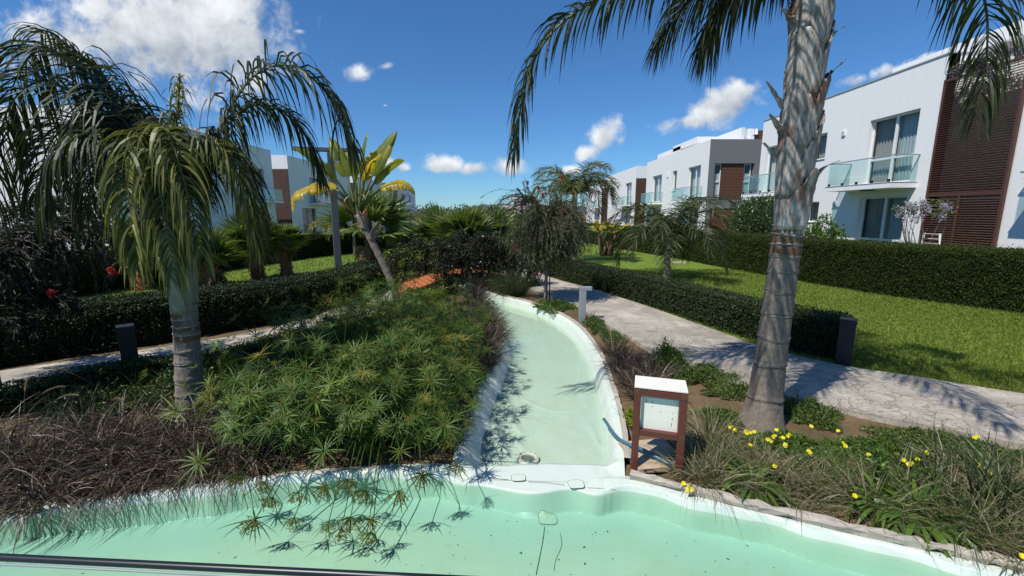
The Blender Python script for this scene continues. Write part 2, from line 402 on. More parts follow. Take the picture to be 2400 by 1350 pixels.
def water_material(name, absorb, density, ripple, tint=(1, 1, 1)):
    m = bpy.data.materials.new(name); t = NT(m)
    tr = t.n('ShaderNodeBsdfTransparent'); tr.inputs['Color'].default_value = (*tint, 1)
    gl = t.n('ShaderNodeBsdfGlossy'); gl.inputs['Roughness'].default_value = 0.02
    fr = t.n('ShaderNodeFresnel'); fr.inputs['IOR'].default_value = 1.33
    nm = t.bump(t.noise(4.5, 3, 0.5, t.pos((1, 1.6, 1))), ripple, 0.03)
    t.l(nm, gl.inputs['Normal']); t.l(nm, fr.inputs['Normal'])
    ms = t.n('ShaderNodeMixShader'); t.l(fr.outputs[0], ms.inputs[0]); t.l(tr.outputs[0], ms.inputs[1]); t.l(gl.outputs[0], ms.inputs[2])
    t.l(ms.outputs[0], t.out.inputs['Surface'])
    va = t.n('ShaderNodeVolumeAbsorption'); va.inputs['Color'].default_value = (*absorb, 1); va.inputs['Density'].default_value = density
    t.l(va.outputs[0], t.out.inputs['Volume'])
    MAT[name] = m
water_material('pond_water', (0.55, 0.92, 0.84), 1.0, 0.12, (0.81, 0.935, 0.895))
water_material('canal_water', (0.60, 0.95, 0.86), 1.0, 0.06, (0.93, 0.98, 0.965))

def glass_material(name, tint, refl=1.0):
    m = bpy.data.materials.new(name); t = NT(m)
    tr = t.n('ShaderNodeBsdfTransparent'); tr.inputs['Color'].default_value = (*tint, 1)
    gl = t.n('ShaderNodeBsdfGlossy'); gl.inputs['Roughness'].default_value = 0.03
    fr = t.n('ShaderNodeLayerWeight'); fr.inputs['Blend'].default_value = 0.5
    f = t.math('ADD', 0.04, t.math('MULTIPLY', t.math('POWER', fr.outputs['Facing'], 4.0), refl), True)
    ms = t.n('ShaderNodeMixShader'); t.l(f, ms.inputs[0]); t.l(tr.outputs[0], ms.inputs[1]); t.l(gl.outputs[0], ms.inputs[2])
    t.l(ms.outputs[0], t.out.inputs['Surface']); MAT[name] = m
glass_material('window_glass', (0.86, 0.90, 0.90), 0.75)
glass_material('balcony_glass', (0.88, 0.955, 0.94), 0.8)

def curtain_material(name, c):
    m = bpy.data.materials.new(name); t = NT(m)
    t.bsdf(c, 0.9, spec=0.1); MAT[name] = m
curtain_material('curtain_white', (0.62, 0.64, 0.63))
curtain_material('curtain_blue', (0.36, 0.44, 0.46))
curtain_material('curtain_grey', (0.30, 0.30, 0.285))

@mat('palm_bark')
def _(t):
    v = t.noise(5.0, 7, 0.75, t.pos((7, 7, 2.2))); n1 = t.noise(3.0, 4, 0.6); f = t.noise(9, 7, 0.75, t.pos((7, 7, 1.6)))
    crack = t.noise(2.2, 6, 0.75, t.pos((3, 3, 26)))
    c = t.ramp(v, [(0.25, (0.11, 0.090, 0.072)), (0.55, (0.225, 0.192, 0.16)), (0.8, (0.34, 0.30, 0.26))])
    c = t.mix(t.ramp(crack, [(0.60, (0, 0, 0)), (0.72, (0.6,) * 3)]), c, (0.10, 0.08, 0.065))
    c = t.mix(t.ramp(n1, [(0.5, (0, 0, 0)), (0.75, (0.5,) * 3)]), c, (0.17, 0.13, 0.10))
    t.bsdf(c, 0.85, t.bump(f, 0.6, 0.02), spec=0.2)

@mat('ring_scar')
def _(t):
    f = t.noise(10, 6, 0.7, t.pos((8, 8, 1.0)))
    t.bsdf(t.ramp(f, [(0.3, (0.20, 0.17, 0.14)), (0.7, (0.40, 0.36, 0.31))]), 0.85, t.bump(f, 0.6, 0.02), spec=0.2)

@mat('brown_bark')
def _(t):
    f = t.noise(12, 6, 0.7, t.pos((7, 7, 1.0)))
    t.bsdf(t.ramp(f, [(0.25, (0.07, 0.040, 0.022)), (0.55, (0.16, 0.095, 0.055)), (0.8, (0.30, 0.21, 0.13))]), 0.8, t.bump(f, 0.7, 0.02), spec=0.25)

@mat('boot_silver')
def _(t):
    v = t.noise(2.6, 8, 0.74, t.pos((9, 9, 1.5)), 0.5); n1 = t.noise(2.4, 4, 0.6, t.pos((2, 2, 1.0)))
    c = t.ramp(v, [(0.30, (0.06, 0.048, 0.038)), (0.47, (0.28, 0.25, 0.22)), (0.62, (0.60, 0.57, 0.53)), (0.8, (0.72, 0.70, 0.66))])
    c = t.mix(t.ramp(n1, [(0.52, (0, 0, 0)), (0.62, (0.85,) * 3)]), c, (0.17, 0.085, 0.045))
    t.bsdf(c, 0.55, t.bump(v, 0.7, 0.03), spec=0.5)

@mat('sheath_green')
def _(t):
    v = t.noise(4.0, 6, 0.7, t.pos((8, 8, 0.6)))
    t.bsdf(t.ramp(v, [(0.25, (0.11, 0.115, 0.075)), (0.6, (0.24, 0.245, 0.18)), (0.85, (0.40, 0.39, 0.33))]), 0.6, t.bump(v, 0.4, 0.02))

@mat('fan_trunk')
def _(t):
    f = t.noise(9, 6, 0.75)
    t.bsdf(t.ramp(f, [(0.25, (0.08, 0.035, 0.022)), (0.5, (0.22, 0.09, 0.05)), (0.8, (0.40, 0.25, 0.16))]), 0.85, t.bump(f, 0.8, 0.03), spec=0.15)

@mat('fan_boot')
def _(t):
    f = t.noise(11, 5, 0.7)
    t.bsdf(t.ramp(f, [(0.25, (0.20, 0.09, 0.055)), (0.55, (0.36, 0.21, 0.14)), (0.8, (0.52, 0.40, 0.30))]), 0.8, spec=0.2)

@mat('pale_bark')
def _(t):
    f = t.noise(5, 6, 0.7, t.pos((6, 6, 2)))
    t.bsdf(t.ramp(f, [(0.25, (0.10, 0.085, 0.07)), (0.55, (0.24, 0.205, 0.17)), (0.85, (0.40, 0.36, 0.31))]), 0.8, t.bump(f, 0.5, 0.02), spec=0.2)
# ------------------------------------------------------------------ geometry helpers
def nrm(a):
    return a / np.maximum(np.linalg.norm(a, axis=-1, keepdims=True), 1e-9)
UP = np.array([0.0, 0.0, 1.0])

class Bag:
    """Collects quads and triangles as arrays and links them as one mesh object."""
    def __init__(s): s.V = []; s.Q = []; s.T = []; s.A = []; s.n = 0
    def add(s, V, Q=None, T=None, A=0.5):
        V = np.asarray(V, float).reshape(-1, 3)
        if Q is not None and len(Q): s.Q.append(np.asarray(Q, int).reshape(-1, 4) + s.n)
        if T is not None and len(T): s.T.append(np.asarray(T, int).reshape(-1, 3) + s.n)
        s.V.append(V)
        s.A.append(np.full(len(V), float(A)) if np.isscalar(A) else np.asarray(A, float))
        s.n += len(V); return s
    def box(s, c, h, rz=0.0, A=0.5):
        x, y, z = h; ca, sa = math.cos(rz), math.sin(rz)
        P = np.array([(i * x, j * y, k * z) for k in (-1, 1) for j in (-1, 1) for i in (-1, 1)])
        P = np.stack([P[:, 0] * ca - P[:, 1] * sa, P[:, 0] * sa + P[:, 1] * ca, P[:, 2]], 1) + np.array(c)
        return s.add(P, [(0, 2, 3, 1), (4, 5, 7, 6), (0, 1, 5, 4), (2, 6, 7, 3), (0, 4, 6, 2), (1, 3, 7, 5)], A=A)
    def tube(s, pts, rad, n=8, cap=True, A=0.5):
        P = np.asarray(pts, float); rad = np.broadcast_to(np.asarray(rad, float), (len(P),))
        T = nrm(np.gradient(P, axis=0))
        ref = np.array([1.0, 0, 0]) if abs(T[:, 0]).mean() < 0.8 else np.array([0, 1.0, 0])
        B = nrm(np.cross(T, ref)); C = np.cross(T, B)
        a = np.linspace(0, 2 * math.pi, n, endpoint=False)
        V = P[:, None] + rad[:, None, None] * (B[:, None] * np.cos(a)[None, :, None] + C[:, None] * np.sin(a)[None, :, None])
        i = np.arange(len(P) - 1)[:, None] * n; j = np.arange(n)[None]; k = (j + 1) % n
        Q = np.stack([i + j, i + k, i + n + k, i + n + j], -1).reshape(-1, 4)
        V = V.reshape(-1, 3); Tt = []
        if cap:
            m = len(V); V = np.vstack([V, P[0], P[-1]]); e = (len(P) - 1) * n
            Tt = [(m, (q + 1) % n, q) for q in range(n)] + [(m + 1, e + q, e + (q + 1) % n) for q in range(n)]
        return s.add(V, Q, Tt, A)
    def lathe(s, c, prof, n=24, A=0.5, wob=0.0, seed=0):
        rng = np.random.default_rng(seed); a = np.linspace(0, 2 * math.pi, n, endpoint=False)
        V = []
        for (r, z) in prof:
            rr = r * (1 + wob * rng.normal(0, 1, n) * 0.5) if wob else np.full(n, r)
            V.append(np.stack([c[0] + rr * np.cos(a), c[1] + rr * np.sin(a), np.full(n, c[2] + z)], 1))
        V = np.concatenate(V); i = np.arange(len(prof) - 1)[:, None] * n; j = np.arange(n)[None]; k = (j + 1) % n
        Q = np.stack([i + j, i + k, i + n + k, i + n + j], -1).reshape(-1, 4)
        return s.add(V, Q, A=A)
    def build(s, name, material, parent=None, smooth=False, bevel=0.0):
        me = bpy.data.meshes.new(name)
        V = np.concatenate(s.V) if s.V else np.zeros((0, 3)); A = np.concatenate(s.A)
        Q = np.concatenate(s.Q) if s.Q else np.zeros((0, 4), int); T = np.concatenate(s.T) if s.T else np.zeros((0, 3), int)
        if parent is not None: V = V - np.array(world_loc(parent))
        nl = Q.size + T.size; npoly = len(Q) + len(T)
        me.vertices.add(len(V)); me.vertices.foreach_set('co', V.astype(np.float32).ravel())
        me.loops.add(nl); me.loops.foreach_set('vertex_index', np.concatenate([Q.ravel(), T.ravel()]).astype(np.int32))
        me.polygons.add(npoly)
        st = np.concatenate([np.arange(len(Q)) * 4, Q.size + np.arange(len(T)) * 3]).astype(np.int32)
        me.polygons.foreach_set('loop_start', st)
        me.polygons.foreach_set('use_smooth', np.full(npoly, bool(smooth)))
        at = me.attributes.new('v', 'FLOAT', 'POINT'); at.data.foreach_set('value', A.astype(np.float32))
        me.materials.append(MAT[material])
        me.update(calc_edges=True)
        o = bpy.data.objects.new(name, me); col.objects.link(o)
        if parent is not None: o.parent = parent
        if bevel:
            b = o.modifiers.new('bevel', 'BEVEL'); b.width = bevel; b.segments = 2; b.limit_method = 'ANGLE'
        return o

def world_loc(o):
    l = np.array(o.location)
    while o.parent is not None: o = o.parent; l = l + np.array(o.location)
    return l

LABELS = set()
def tag(o, label=None, cat=None, group=None, kind=None):
    if label: o['label'] = label
    if cat: o['category'] = cat
    if group: o['group'] = group
    if kind: o['kind'] = kind
    return o
def thing(name, loc, label, cat, group=None):
    o = bpy.data.objects.new(name, None); o.location = loc; col.objects.link(o); o.empty_display_size = 0.2
    return tag(o, label, cat, group)

def ribbon(P, D, L, W, n=4, droop=0.0, S=None, prof=None, seed=0, A=None, fold=0.0):
    """N blades that start at P, run along D and bend down; returns V, Q, A."""
    rng = np.random.default_rng(seed)
    P = np.asarray(P, float); N = len(P); D = nrm(np.asarray(D, float))
    L = np.broadcast_to(np.asarray(L, float), (N,)); W = np.broadcast_to(np.asarray(W, float), (N,))
    droop = np.broadcast_to(np.asarray(droop, float), (N,))
    if S is None: S = np.cross(D, rng.normal(0, 1, (N, 3)))
    S = nrm(S - D * (S * D).sum(1, keepdims=True))
    prof = np.interp(np.linspace(0, 1, n + 1), np.linspace(0, 1, 5), prof or (0.6, 1.0, 0.85, 0.5, 0.04))
    V = np.zeros((N, n + 1, 2, 3)); p = P.copy(); d = D.copy()
    for i in range(n + 1):
        V[:, i, 0] = p - S * (W * prof[i] * 0.5)[:, None]; V[:, i, 1] = p + S * (W * prof[i] * 0.5)[:, None]
        p = p + d * (L / n)[:, None]; d = nrm(d - UP * (droop / n)[:, None])
    b = (np.arange(N) * (n + 1) * 2)[:, None]; i = np.arange(n)[None] * 2
    Q = np.stack([b + i, b + i + 1, b + i + 3, b + i + 2], -1).reshape(-1, 4)
    if A is None: A = rng.random(N)
    return V.reshape(-1, 3), Q, np.repeat(A, (n + 1) * 2)

def leaves(P, D, L, W, seed=0, A=None, fold=0.25):
    """Small leaves: folded rhombs, two triangles each side of the midrib."""
    rng = np.random.default_rng(seed); N = len(P)
    P = np.asarray(P, float); D = nrm(np.asarray(D, float))
    L = np.broadcast_to(np.asarray(L, float), (N,))[:, None]; W = np.broadcast_to(np.asarray(W, float), (N,))[:, None]
    S = nrm(np.cross(D, rng.normal(0, 1, (N, 3)))); U = np.cross(S, D)
    a = P; c = P + D * L; m = P + D * L * 0.5
    l = m - S * W * 0.5 + U * W * fold; r = m + S * W * 0.5 + U * W * fold
    V = np.stack([a, l, c, r], 1).reshape(-1, 3); b = np.arange(N)[:, None] * 4
    T = np.concatenate([b + np.array([[0, 2, 1]]), b + np.array([[0, 3, 2]])])
    if A is None: A = rng.random(N)
    return V, T, np.repeat(A, 4)

def catmull(pts, n):
    P = np.asarray(pts, float); P = np.vstack([2 * P[0] - P[1], P, 2 * P[-1] - P[-2]])
    out = []
    seg = len(P) - 3
    for t in np.linspace(0, seg - 1e-6, n):
        i = int(t); f = t - i; p0, p1, p2, p3 = P[i:i + 4]
        out.append(0.5 * ((2 * p1) + (-p0 + p2) * f + (2 * p0 - 5 * p1 + 4 * p2 - p3) * f * f + (-p0 + 3 * p1 - 3 * p2 + p3) * f ** 3))
    return np.array(out)
def resample(P, n):
    P = np.asarray(P, float); s = np.concatenate([[0], np.cumsum(np.linalg.norm(np.diff(P, axis=0), axis=1))])
    t = np.linspace(0, s[-1], n); return np.stack([np.interp(t, s, P[:, k]) for k in range(P.shape[1])], 1)
def smooth_curve(pts, n): return resample(catmull(pts, n * 4), n)
def randdir(n, rng): return nrm(rng.normal(0, 1, (n, 3)))
def wav(x, y, s=1.0):
    return (np.sin(x * 1.7 * s + 1.3) * np.cos(y * 1.3 * s - 0.7) + 0.5 * np.sin(x * 3.9 * s - y * 3.1 * s + 2.0) + 0.3 * np.cos(x * 7.3 * s + y * 6.1 * s)) / 1.8

# ------------------------------------------------------------------ setting: shapes of pond, canal, paths
BANK = smooth_curve([(-9.0, 1.9), (-6.0, 2.45), (-3.95, 2.98), (-3.16, 3.20), (-2.22, 3.42), (-1.2, 3.56), (-0.5, 3.58), (0.25, 3.50), (0.93, 3.43), (1.69, 3.08), (2.46, 2.74), (3.3, 2.40), (4.6, 1.75), (7.0, 0.3)], 240)
CAN_L = smooth_curve([(-0.55, 3.60), (-0.57, 4.3), (-0.50, 5.2), (-0.33, 6.4), (-0.26, 7.4), (-0.39, 8.5), (-0.62, 9.8), (-0.95, 11.2), (-1.35, 12.4), (-1.9, 13.8), (-2.6, 15.4)], 200)
CAN_R = smooth_curve([(1.00, 3.45), (1.19, 4.37), (1.34, 5.57), (1.44, 7.0), (1.36, 8.5), (1.10, 9.6), (0.60, 10.7), (-0.05, 11.55), (-0.55, 12.25), (-1.0, 13.2), (-1.6, 14.8)], 200)
POND_Z, CANAL_Z, SILL_Z = -0.19, -0.20, -0.018
POND_W, CANAL_W = -0.036, -0.172

def inside_poly(px, py, poly):
    res = np.zeros(px.shape, bool); j = len(poly) - 1
    for i in range(len(poly)):
        xi, yi = poly[i]; xj, yj = poly[j]
        c = ((yi > py) != (yj > py)) & (px < (xj - xi) * (py - yi) / (yj - yi + 1e-12) + xi)
        res ^= c; j = i
    return res

def build_ground():
    def coords(lo, hi, step, far_lo, far_hi):
        mid = np.arange(lo, hi, step); a = [lo]; s = step
        while a[-1] > far_lo: s *= 1.35; a.append(a[-1] - s)
        b = [mid[-1]]; s = step
        while b[-1] < far_hi: s *= 1.35; b.append(b[-1] + s)
        return np.concatenate([np.array(a[1:])[::-1], mid, np.array(b[1:])])
    xs = coords(-7.5, 7.5, 0.07, -3000, 3000); ys = coords(-1.5, 15.2, 0.07, -400, 4000)
    X, Y = np.meshgrid(xs, ys)
    mound = 0.05 * wav(X, Y, 1.3) * np.exp(-((X / 6) ** 2)) * ((Y > 2.5) & (Y < 12)) + 0.012 * wav(X, Y, 7)
    Z = np.where((abs(X) < 7.4) & (Y < 15), mound, 0.0) - 0.02
    pond = np.vstack([BANK + np.array([0, 0.005]), [(7.0, -1.4), (-9.0, -1.4)]])
    can = np.vstack([[(CAN_L[0, 0] + 0.05, 3.2)], CAN_L + np.array([0.06, 0]), (CAN_R - np.array([0.05, 0]))[::-1], [(CAN_R[0, 0] - 0.05, 3.2)]])
    hole = inside_poly(X, Y, pond) | inside_poly(X, Y, can)
    Z = np.where(hole, -0.9, Z)
    ny, nx = X.shape; idx = np.arange(nx * ny).reshape(ny, nx)
    Q = np.stack([idx[:-1, :-1], idx[:-1, 1:], idx[1:, 1:], idx[1:, :-1]], -1).reshape(-1, 4)
    b = Bag(); b.add(np.stack([X, Y, Z], -1).reshape(-1, 3), Q)
    tag(b.build('ground', 'soil', smooth=True), kind='structure')
build_ground()

def strip_sheet(name, Lc, Rc, z, material, across=6, skirt=0.0, n=120, wob=0.0):
    Lc = np.asarray(Lc, float); Rc = np.asarray(Rc, float)
    t = np.linspace(0, 1, across + 1)[None, :, None]
    G = Lc[:, None] * (1 - t) + Rc[:, None] * t
    Z = z + (wob * wav(G[..., 0], G[..., 1], 0.6) if wob else 0) * np.ones(G.shape[:2])
    V = np.concatenate([G, Z[..., None]], -1); m = across + 1
    b = Bag(); idx = np.arange(len(Lc) * m).reshape(len(Lc), m)
    Q = np.stack([idx[:-1, :-1], idx[:-1, 1:], idx[1:, 1:], idx[1:, :-1]], -1).reshape(-1, 4)
    b.add(V.reshape(-1, 3), Q)
    if skirt:
        for c in (0, -1):
            e = V[:, c]; lo = e - np.array([0, 0, skirt])
            VV = np.concatenate([e, lo]); k = np.arange(len(e) - 1)
            b.add(VV, np.stack([k, k + 1, k + 1 + len(e), k + len(e)], -1))
    return tag(b.build(name, material, smooth=False), kind='structure')

PATH_L = smooth_curve([(9.5, 1.2), (6.8, 2.75), (5.05, 3.95), (4.4, 4.38), (3.75, 4.82), (2.95, 5.6), (2.38, 6.85), (1.95, 8.6), (1.55, 10.3), (0.75, 12.2), (0.15, 13.9), (-0.45, 16.5), (-0.5, 19.5), (0.1, 24.0), (0.5, 32.0)], 160)
PATH_R = smooth_curve([(11.5, 2.6), (8.2, 4.25), (6.51, 5.15), (5.7, 5.72), (4.9, 6.25), (4.3, 7.2), (3.95, 8.3), (3.55, 9.7), (3.2, 10.8), (2.4, 12.9), (1.5, 14.9), (1.0, 16.8), (0.95, 19.8), (1.5, 24.2), (2.0, 32.0)], 160)
strip_sheet('path', PATH_L, PATH_R, 0.045, 'path_concrete', 8, 0.08)
LPATH_C = smooth_curve([(-13, 1.3), (-9.2, 3.9), (-7.3, 5.35), (-6.1, 6.3), (-4.75, 7.45), (-3.95, 8.9), (-3.6, 10.6), (-3.5, 12.6)], 80)
_t = nrm(np.gradient(LPATH_C, axis=0)); _nn = np.stack([-_t[:, 1], _t[:, 0]], 1)
strip_sheet('left_path', LPATH_C + _nn * 0.58, LPATH_C - _nn * 0.58, 0.04, 'path_concrete', 5, 0.07)
_ry = np.linspace(0, 1, 160) ** 1.0
strip_sheet('lawn_right', PATH_R + np.array([0.02, 0.03]), np.stack([np.full(160, 15.5), PATH_R[:, 1] + (60 - 32) * np.linspace(0, 1, 160) ** 3], 1), 0.012, 'lawn', 30, 0.0, wob=0.008)
LHEDGE = smooth_curve([(-11.5, 3.6), (-9.3, 5.3), (-8.05, 6.6), (-6.55, 7.95), (-5.5, 9.2), (-4.85, 10.4), (-4.45, 11.7), (-4.5, 13.2), (-4.4, 15.5), (-3.8, 19)], 120)
_lo = smooth_curve([(-21, 4), (-21, 12), (-20, 25), (-19, 40), (-18, 60)], 120)
_li = np.vstack([LHEDGE[:100], smooth_curve([(-4.0, 17.5), (-3.2, 24), (-2.6, 34), (-2, 60)], 20)])
strip_sheet('lawn_left', _lo, _li, 0.012, 'lawn', 24, 0.0, wob=0.008)

# ------------------------------------------------------------------ pond liner
FOLDS = [  # creases of the sheet: x0, y0, x1, y1, half width, height
    (-0.15, 6.9, 0.25, 6.55, 0.035, 0.020), (-0.28, 6.25, 0.02, 5.2, 0.045, 0.035), (-0.05, 5.25, 0.12, 4.55, 0.035, 0.022),
    (-0.18, 4.95, -0.10, 4.25, 0.04, 0.028), (-0.36, 5.4, -0.22, 4.5, 0.05, 0.03), (0.05, 4.5, 0.18, 4.15, 0.02, 0.012),
    (-0.05, 7.6, 0.42, 7.25, 0.02, 0.010), (0.15, 5.55, 0.45, 5.2, 0.025, 0.014), (0.45, 5.2, 0.8, 5.15, 0.02, 0.010),
    (0.95, 4.9, 1.02, 4.1, 0.02, 0.014), (0.72, 4.15, 1.0, 4.45, 0.02, 0.014), (1.1, 6.6, 1.0, 5.2, 0.018, 0.010), (0.2, 5.0, 0.5, 4.75, 0.015, 0.008),
]
def fold_h(x, y):
    h = np.zeros_like(x)
    for (x0, y0, x1, y1, w, a) in FOLDS:
        dx, dy = x1 - x0, y1 - y0; l2 = dx * dx + dy * dy
        t = np.clip(((x - x0) * dx + (y - y0) * dy) / l2, 0, 1)
        bow = 0.05 * np.sin(t * math.pi)
        d = np.hypot(x - x0 - t * dx - bow * dy, y - y0 - t * dy + bow * dx)
        h += a * np.exp(-(d / w) ** 2) * np.sin(np.clip(t, 0.04, 0.96) * math.pi) ** 0.5
    return h
def build_liner():
    root = thing('pond_liner', (0, 3.5, 0), 'pale mint pond liner sheet lining the basin and the curving canal', 'pond liner')
    # canal
    n = 430; Lc = resample(np.vstack([[(-0.53, 3.46)], CAN_L]), n); Rc = resample(np.vstack([[(0.975, 3.40)], CAN_R]), n)
    sl = np.concatenate([np.linspace(0, 0.05, 3), np.linspace(0.065, 0.26, 14)[0:], np.linspace(0.28, 0.72, 34), np.linspace(0.74, 0.935, 14), np.linspace(0.95, 1.0, 3)])
    wl = np.linalg.norm(Rc - Lc, axis=1)[:, None]
    G = Lc[:, None] * (1 - sl[None, :, None]) + Rc[:, None] * sl[None, :, None]
    dl = sl[None] * wl; dr = (1 - sl[None]) * wl
    lip = 0.055
    def prof(d, run):
        t = np.clip((d - lip) / run, 0, 1); return t * t * (3 - 2 * t)
    run_r, run_l = 0.125, 0.24
    depth = np.minimum(prof(dl, run_l), prof(dr, run_r))
    s_along = np.linspace(0, 1, n)[:, None] * 12.5
    bott = CANAL_Z + (SILL_Z - CANAL_Z) * np.clip(1 - (G[..., 1] - 3.685 - 0.02 * np.sin(G[..., 0] * 4)) / 0.07, 0, 1)
    lipz = SILL_Z + (0.020 - SILL_Z) * np.clip((G[..., 1] - 3.44) / 0.22, 0, 1); Z = lipz * (1 - depth) + bott * depth
    slope = 4 * depth * (1 - depth)
    rng = np.random.default_rng(3)
    ph = np.cumsum(rng.normal(0, 0.35, n))[:, None]
    Z = Z + slope * (0.010 * np.sin(s_along * 26 + ph * 2 + dr * 14) + 0.008 * np.sin(s_along * 11 - ph + dr * 9)) + 0.004 * wav(G[..., 0], G[..., 1], 3)
    Z = Z + fold_h(G[..., 0], G[..., 1])
    Z = Z
    V = np.concatenate([G, Z[..., None]], -1); m = len(sl)
    idx = np.arange(n * m).reshape(n, m); Q = np.stack([idx[:-1, :-1], idx[:-1, 1:], idx[1:, 1:], idx[1:, :-1]], -1).reshape(-1, 4)
    sed = np.clip((-(Z) - 0.155) / 0.03, 0, 1)
    b = Bag(); b.add(V.reshape(-1, 3), Q, A=sed.ravel())
    b.build('canal_lining', 'liner', root, smooth=True)
    # pond
    nb = 900; Bk = resample(BANK, nb)
    t = nrm(np.gradient(Bk, axis=0)); inn = np.stack([t[:, 1], -t[:, 0]], 1)
    ds = np.concatenate([[-0.10, -0.05], np.linspace(0, 0.045, 3), np.linspace(0.05, 0.30, 34), np.linspace(0.34, 5.5, 40)])
    G = Bk[:, None] + inn[:, None] * ds[None, :, None]
    G[..., 1] = np.where(ds[None] > 1.2, np.minimum(G[..., 1], G[..., 1]), G[..., 1])
    sill = np.clip(np.minimum((Bk[:, 0] + 0.70) / 0.40, (1.12 - Bk[:, 0]) / 0.50), 0, 1)
    sill = (sill * sill * (3 - 2 * sill))[:, None]
    D = ds[None] * np.ones((nb, 1))
    lipw = 0.05 + 0.15 * sill + 0.03 * sill * np.sin(Bk[:, 0] * 9)[:, None]
    _sa = np.concatenate([[0], np.cumsum(np.linalg.norm(np.diff(Bk, axis=0), axis=1))])[:, None]
    lipw = lipw + 0.018 * np.sin(_sa * 3.1 + 0.4) * (1 - 0.5 * sill) + 0.014 * np.sin(_sa * 7.7) + 0.008 * np.sin(_sa * 15.3 + 1)
    run = 0.16 + 0.03 * np.sin(Bk[:, 0] * 2.3 + 1)[:, None] + 0.025 * np.sin(Bk[:, 0] * 6.1)[:, None]
    k = np.clip((D - lipw) / (run * 0.45), 0, 1)
    top = 0.02 * (1 - sill) + (SILL_Z - 0.004) * sill
    Z = top * (1 - k) + POND_Z * k - 0.03 * np.clip(-D / 0.1, 0, 1)
    sa = np.concatenate([[0], np.cumsum(np.linalg.norm(np.diff(Bk, axis=0), axis=1))])[:, None]
    Z = Z + 4 * k * (1 - k) * (0.008 * np.sin(sa * 8.3 + 3 * D) + 0.007 * np.sin(sa * 17 + 1.7 - 5 * D)) + 0.006 * wav(G[..., 0], G[..., 1], 1.6) * k
    Z = np.where(D > 1.0, Z - 0.05 * np.clip(D - 1.0, 0, 2), Z)
    V = np.concatenate([G, Z[..., None]], -1); m = len(ds)
    idx = np.arange(nb * m).reshape(nb, m); Q = np.stack([idx[:-1, :-1], idx[:-1, 1:], idx[1:, 1:], idx[1:, :-1]], -1).reshape(-1, 4)
    sed = np.clip((-(Z) - 0.034) / 0.02, 0, 1) * 0.5 + np.clip((D - lipw - run * 0.45 - 0.10 - 0.10 * (1 + wav(G[..., 0], G[..., 1], 1.4))) / 0.30, 0, 1) * 0.5
    b = Bag(); b.add(V.reshape(-1, 3), Q, A=sed.ravel())
    b.build('pond_lining', 'liner', root, smooth=False)
    def zat(x, y):
        d = np.hypot(Bk[:, 0] - x, Bk[:, 1] - y); i = int(d.argmin()); dd = (np.array([x, y]) - Bk[i]) @ inn[i]
        return float(np.interp(dd, ds, Z[i]))
    def patch(cx, cy, hx, hy, rot, zf):
        n = 36; a = np.linspace(0, 2 * math.pi, n, endpoint=False)
        sx = np.sign(np.cos(a)) * np.abs(np.cos(a)) ** 0.5 * hx; sy = np.sign(np.sin(a)) * np.abs(np.sin(a)) ** 0.5 * hy
        X = cx + sx * math.cos(rot) - sy * math.sin(rot); Y = cy + sx * math.sin(rot) + sy * math.cos(rot)
        Zp = np.array([zf(x, y) for x, y in zip(X, Y)])
        pb = Bag(); C = np.array([[cx, cy, zf(cx, cy) + 0.006]]); ring = np.stack([X, Y, Zp + 0.005], 1)
        pb.add(np.vstack([C, ring]), T=[(0, 1 + i, 1 + (i + 1) % n) for i in range(n)], A=(0.9 if zf(cx, cy) < -0.15 else 0.0))
        p = pb.build('patch', 'liner', root, smooth=True)
        lb = Bag(); lb.tube(np.vstack([ring, ring[:1]]) , 0.0018, 5, False); lb.build('seam', 'seam', p)
    def seam(pts, zf, r=0.0018):
        P = smooth_curve(pts, 40); lb = Bag(); lb.tube(np.array([(x, y, zf(x, y) + 0.006) for x, y in P]), r, 5, False)
        lb.build('seam', 'seam', root)
    for (px, py, hx, hy) in ((1215, 1122, 0.062, 0.048), (1350, 1137, 0.068, 0.058)):
        g = gp(px, py, SILL_Z); patch(g[0], g[1], hx, hy, 0.05, lambda x, y: SILL_Z + 0.006)
    g = gp(1284, 1219, POND_Z); patch(g[0], g[1], 0.075, 0.06, 0.0, zat)
    zs = lambda x, y: SILL_Z + 0.004
    q = lambda px, py, z: gp(px, py, z)[:2]
    seam([q(1120, 1121, SILL_Z), q(1150, 1123, SILL_Z), q(1190, 1126, SILL_Z)], zs)
    seam([q(1238, 1131, SILL_Z), q(1280, 1133, SILL_Z), q(1322, 1138, SILL_Z)], zs)
    seam([q(1376, 1145, SILL_Z), q(1410, 1147, SILL_Z), q(1445, 1150, SILL_Z)], zs, 0.0014)
    seam([q(1276, 1237, POND_Z), q(1272, 1270, POND_Z), q(1264, 1310, POND_Z), q(1256, 1349, POND_Z)], zat, 0.0022)
    seam([q(1312, 1250, POND_Z), q(1316, 1280, POND_Z), q(1302, 1315, POND_Z), q(1298, 1340, POND_Z)], zat, 0.0014)
    # drain in the canal floor
    g = gp(1238, 1078, CANAL_Z)
    dr = thing('canal_drain', (g[0], g[1], CANAL_Z), 'round white drain flange with dark hole in the canal floor', 'drain')
    b = Bag(); b.lathe((g[0], g[1], CANAL_Z + 0.012), [(0.115, -0.02), (0.115, 0.012), (0.105, 0.018), (0.075, 0.020), (0.068, 0.012), (0.066, -0.0)], 40)
    b.build('flange', 'drain_plastic', dr, smooth=True)
    b = Bag(); b.lathe((g[0], g[1], CANAL_Z + 0.012), [(0.066, 0.0), (0.050, -0.005), (0.0, -0.006)], 40); b.build('dark_hole_disc', 'seam', dr)  # dark disc closing the ring; the hole's shade is given as colour
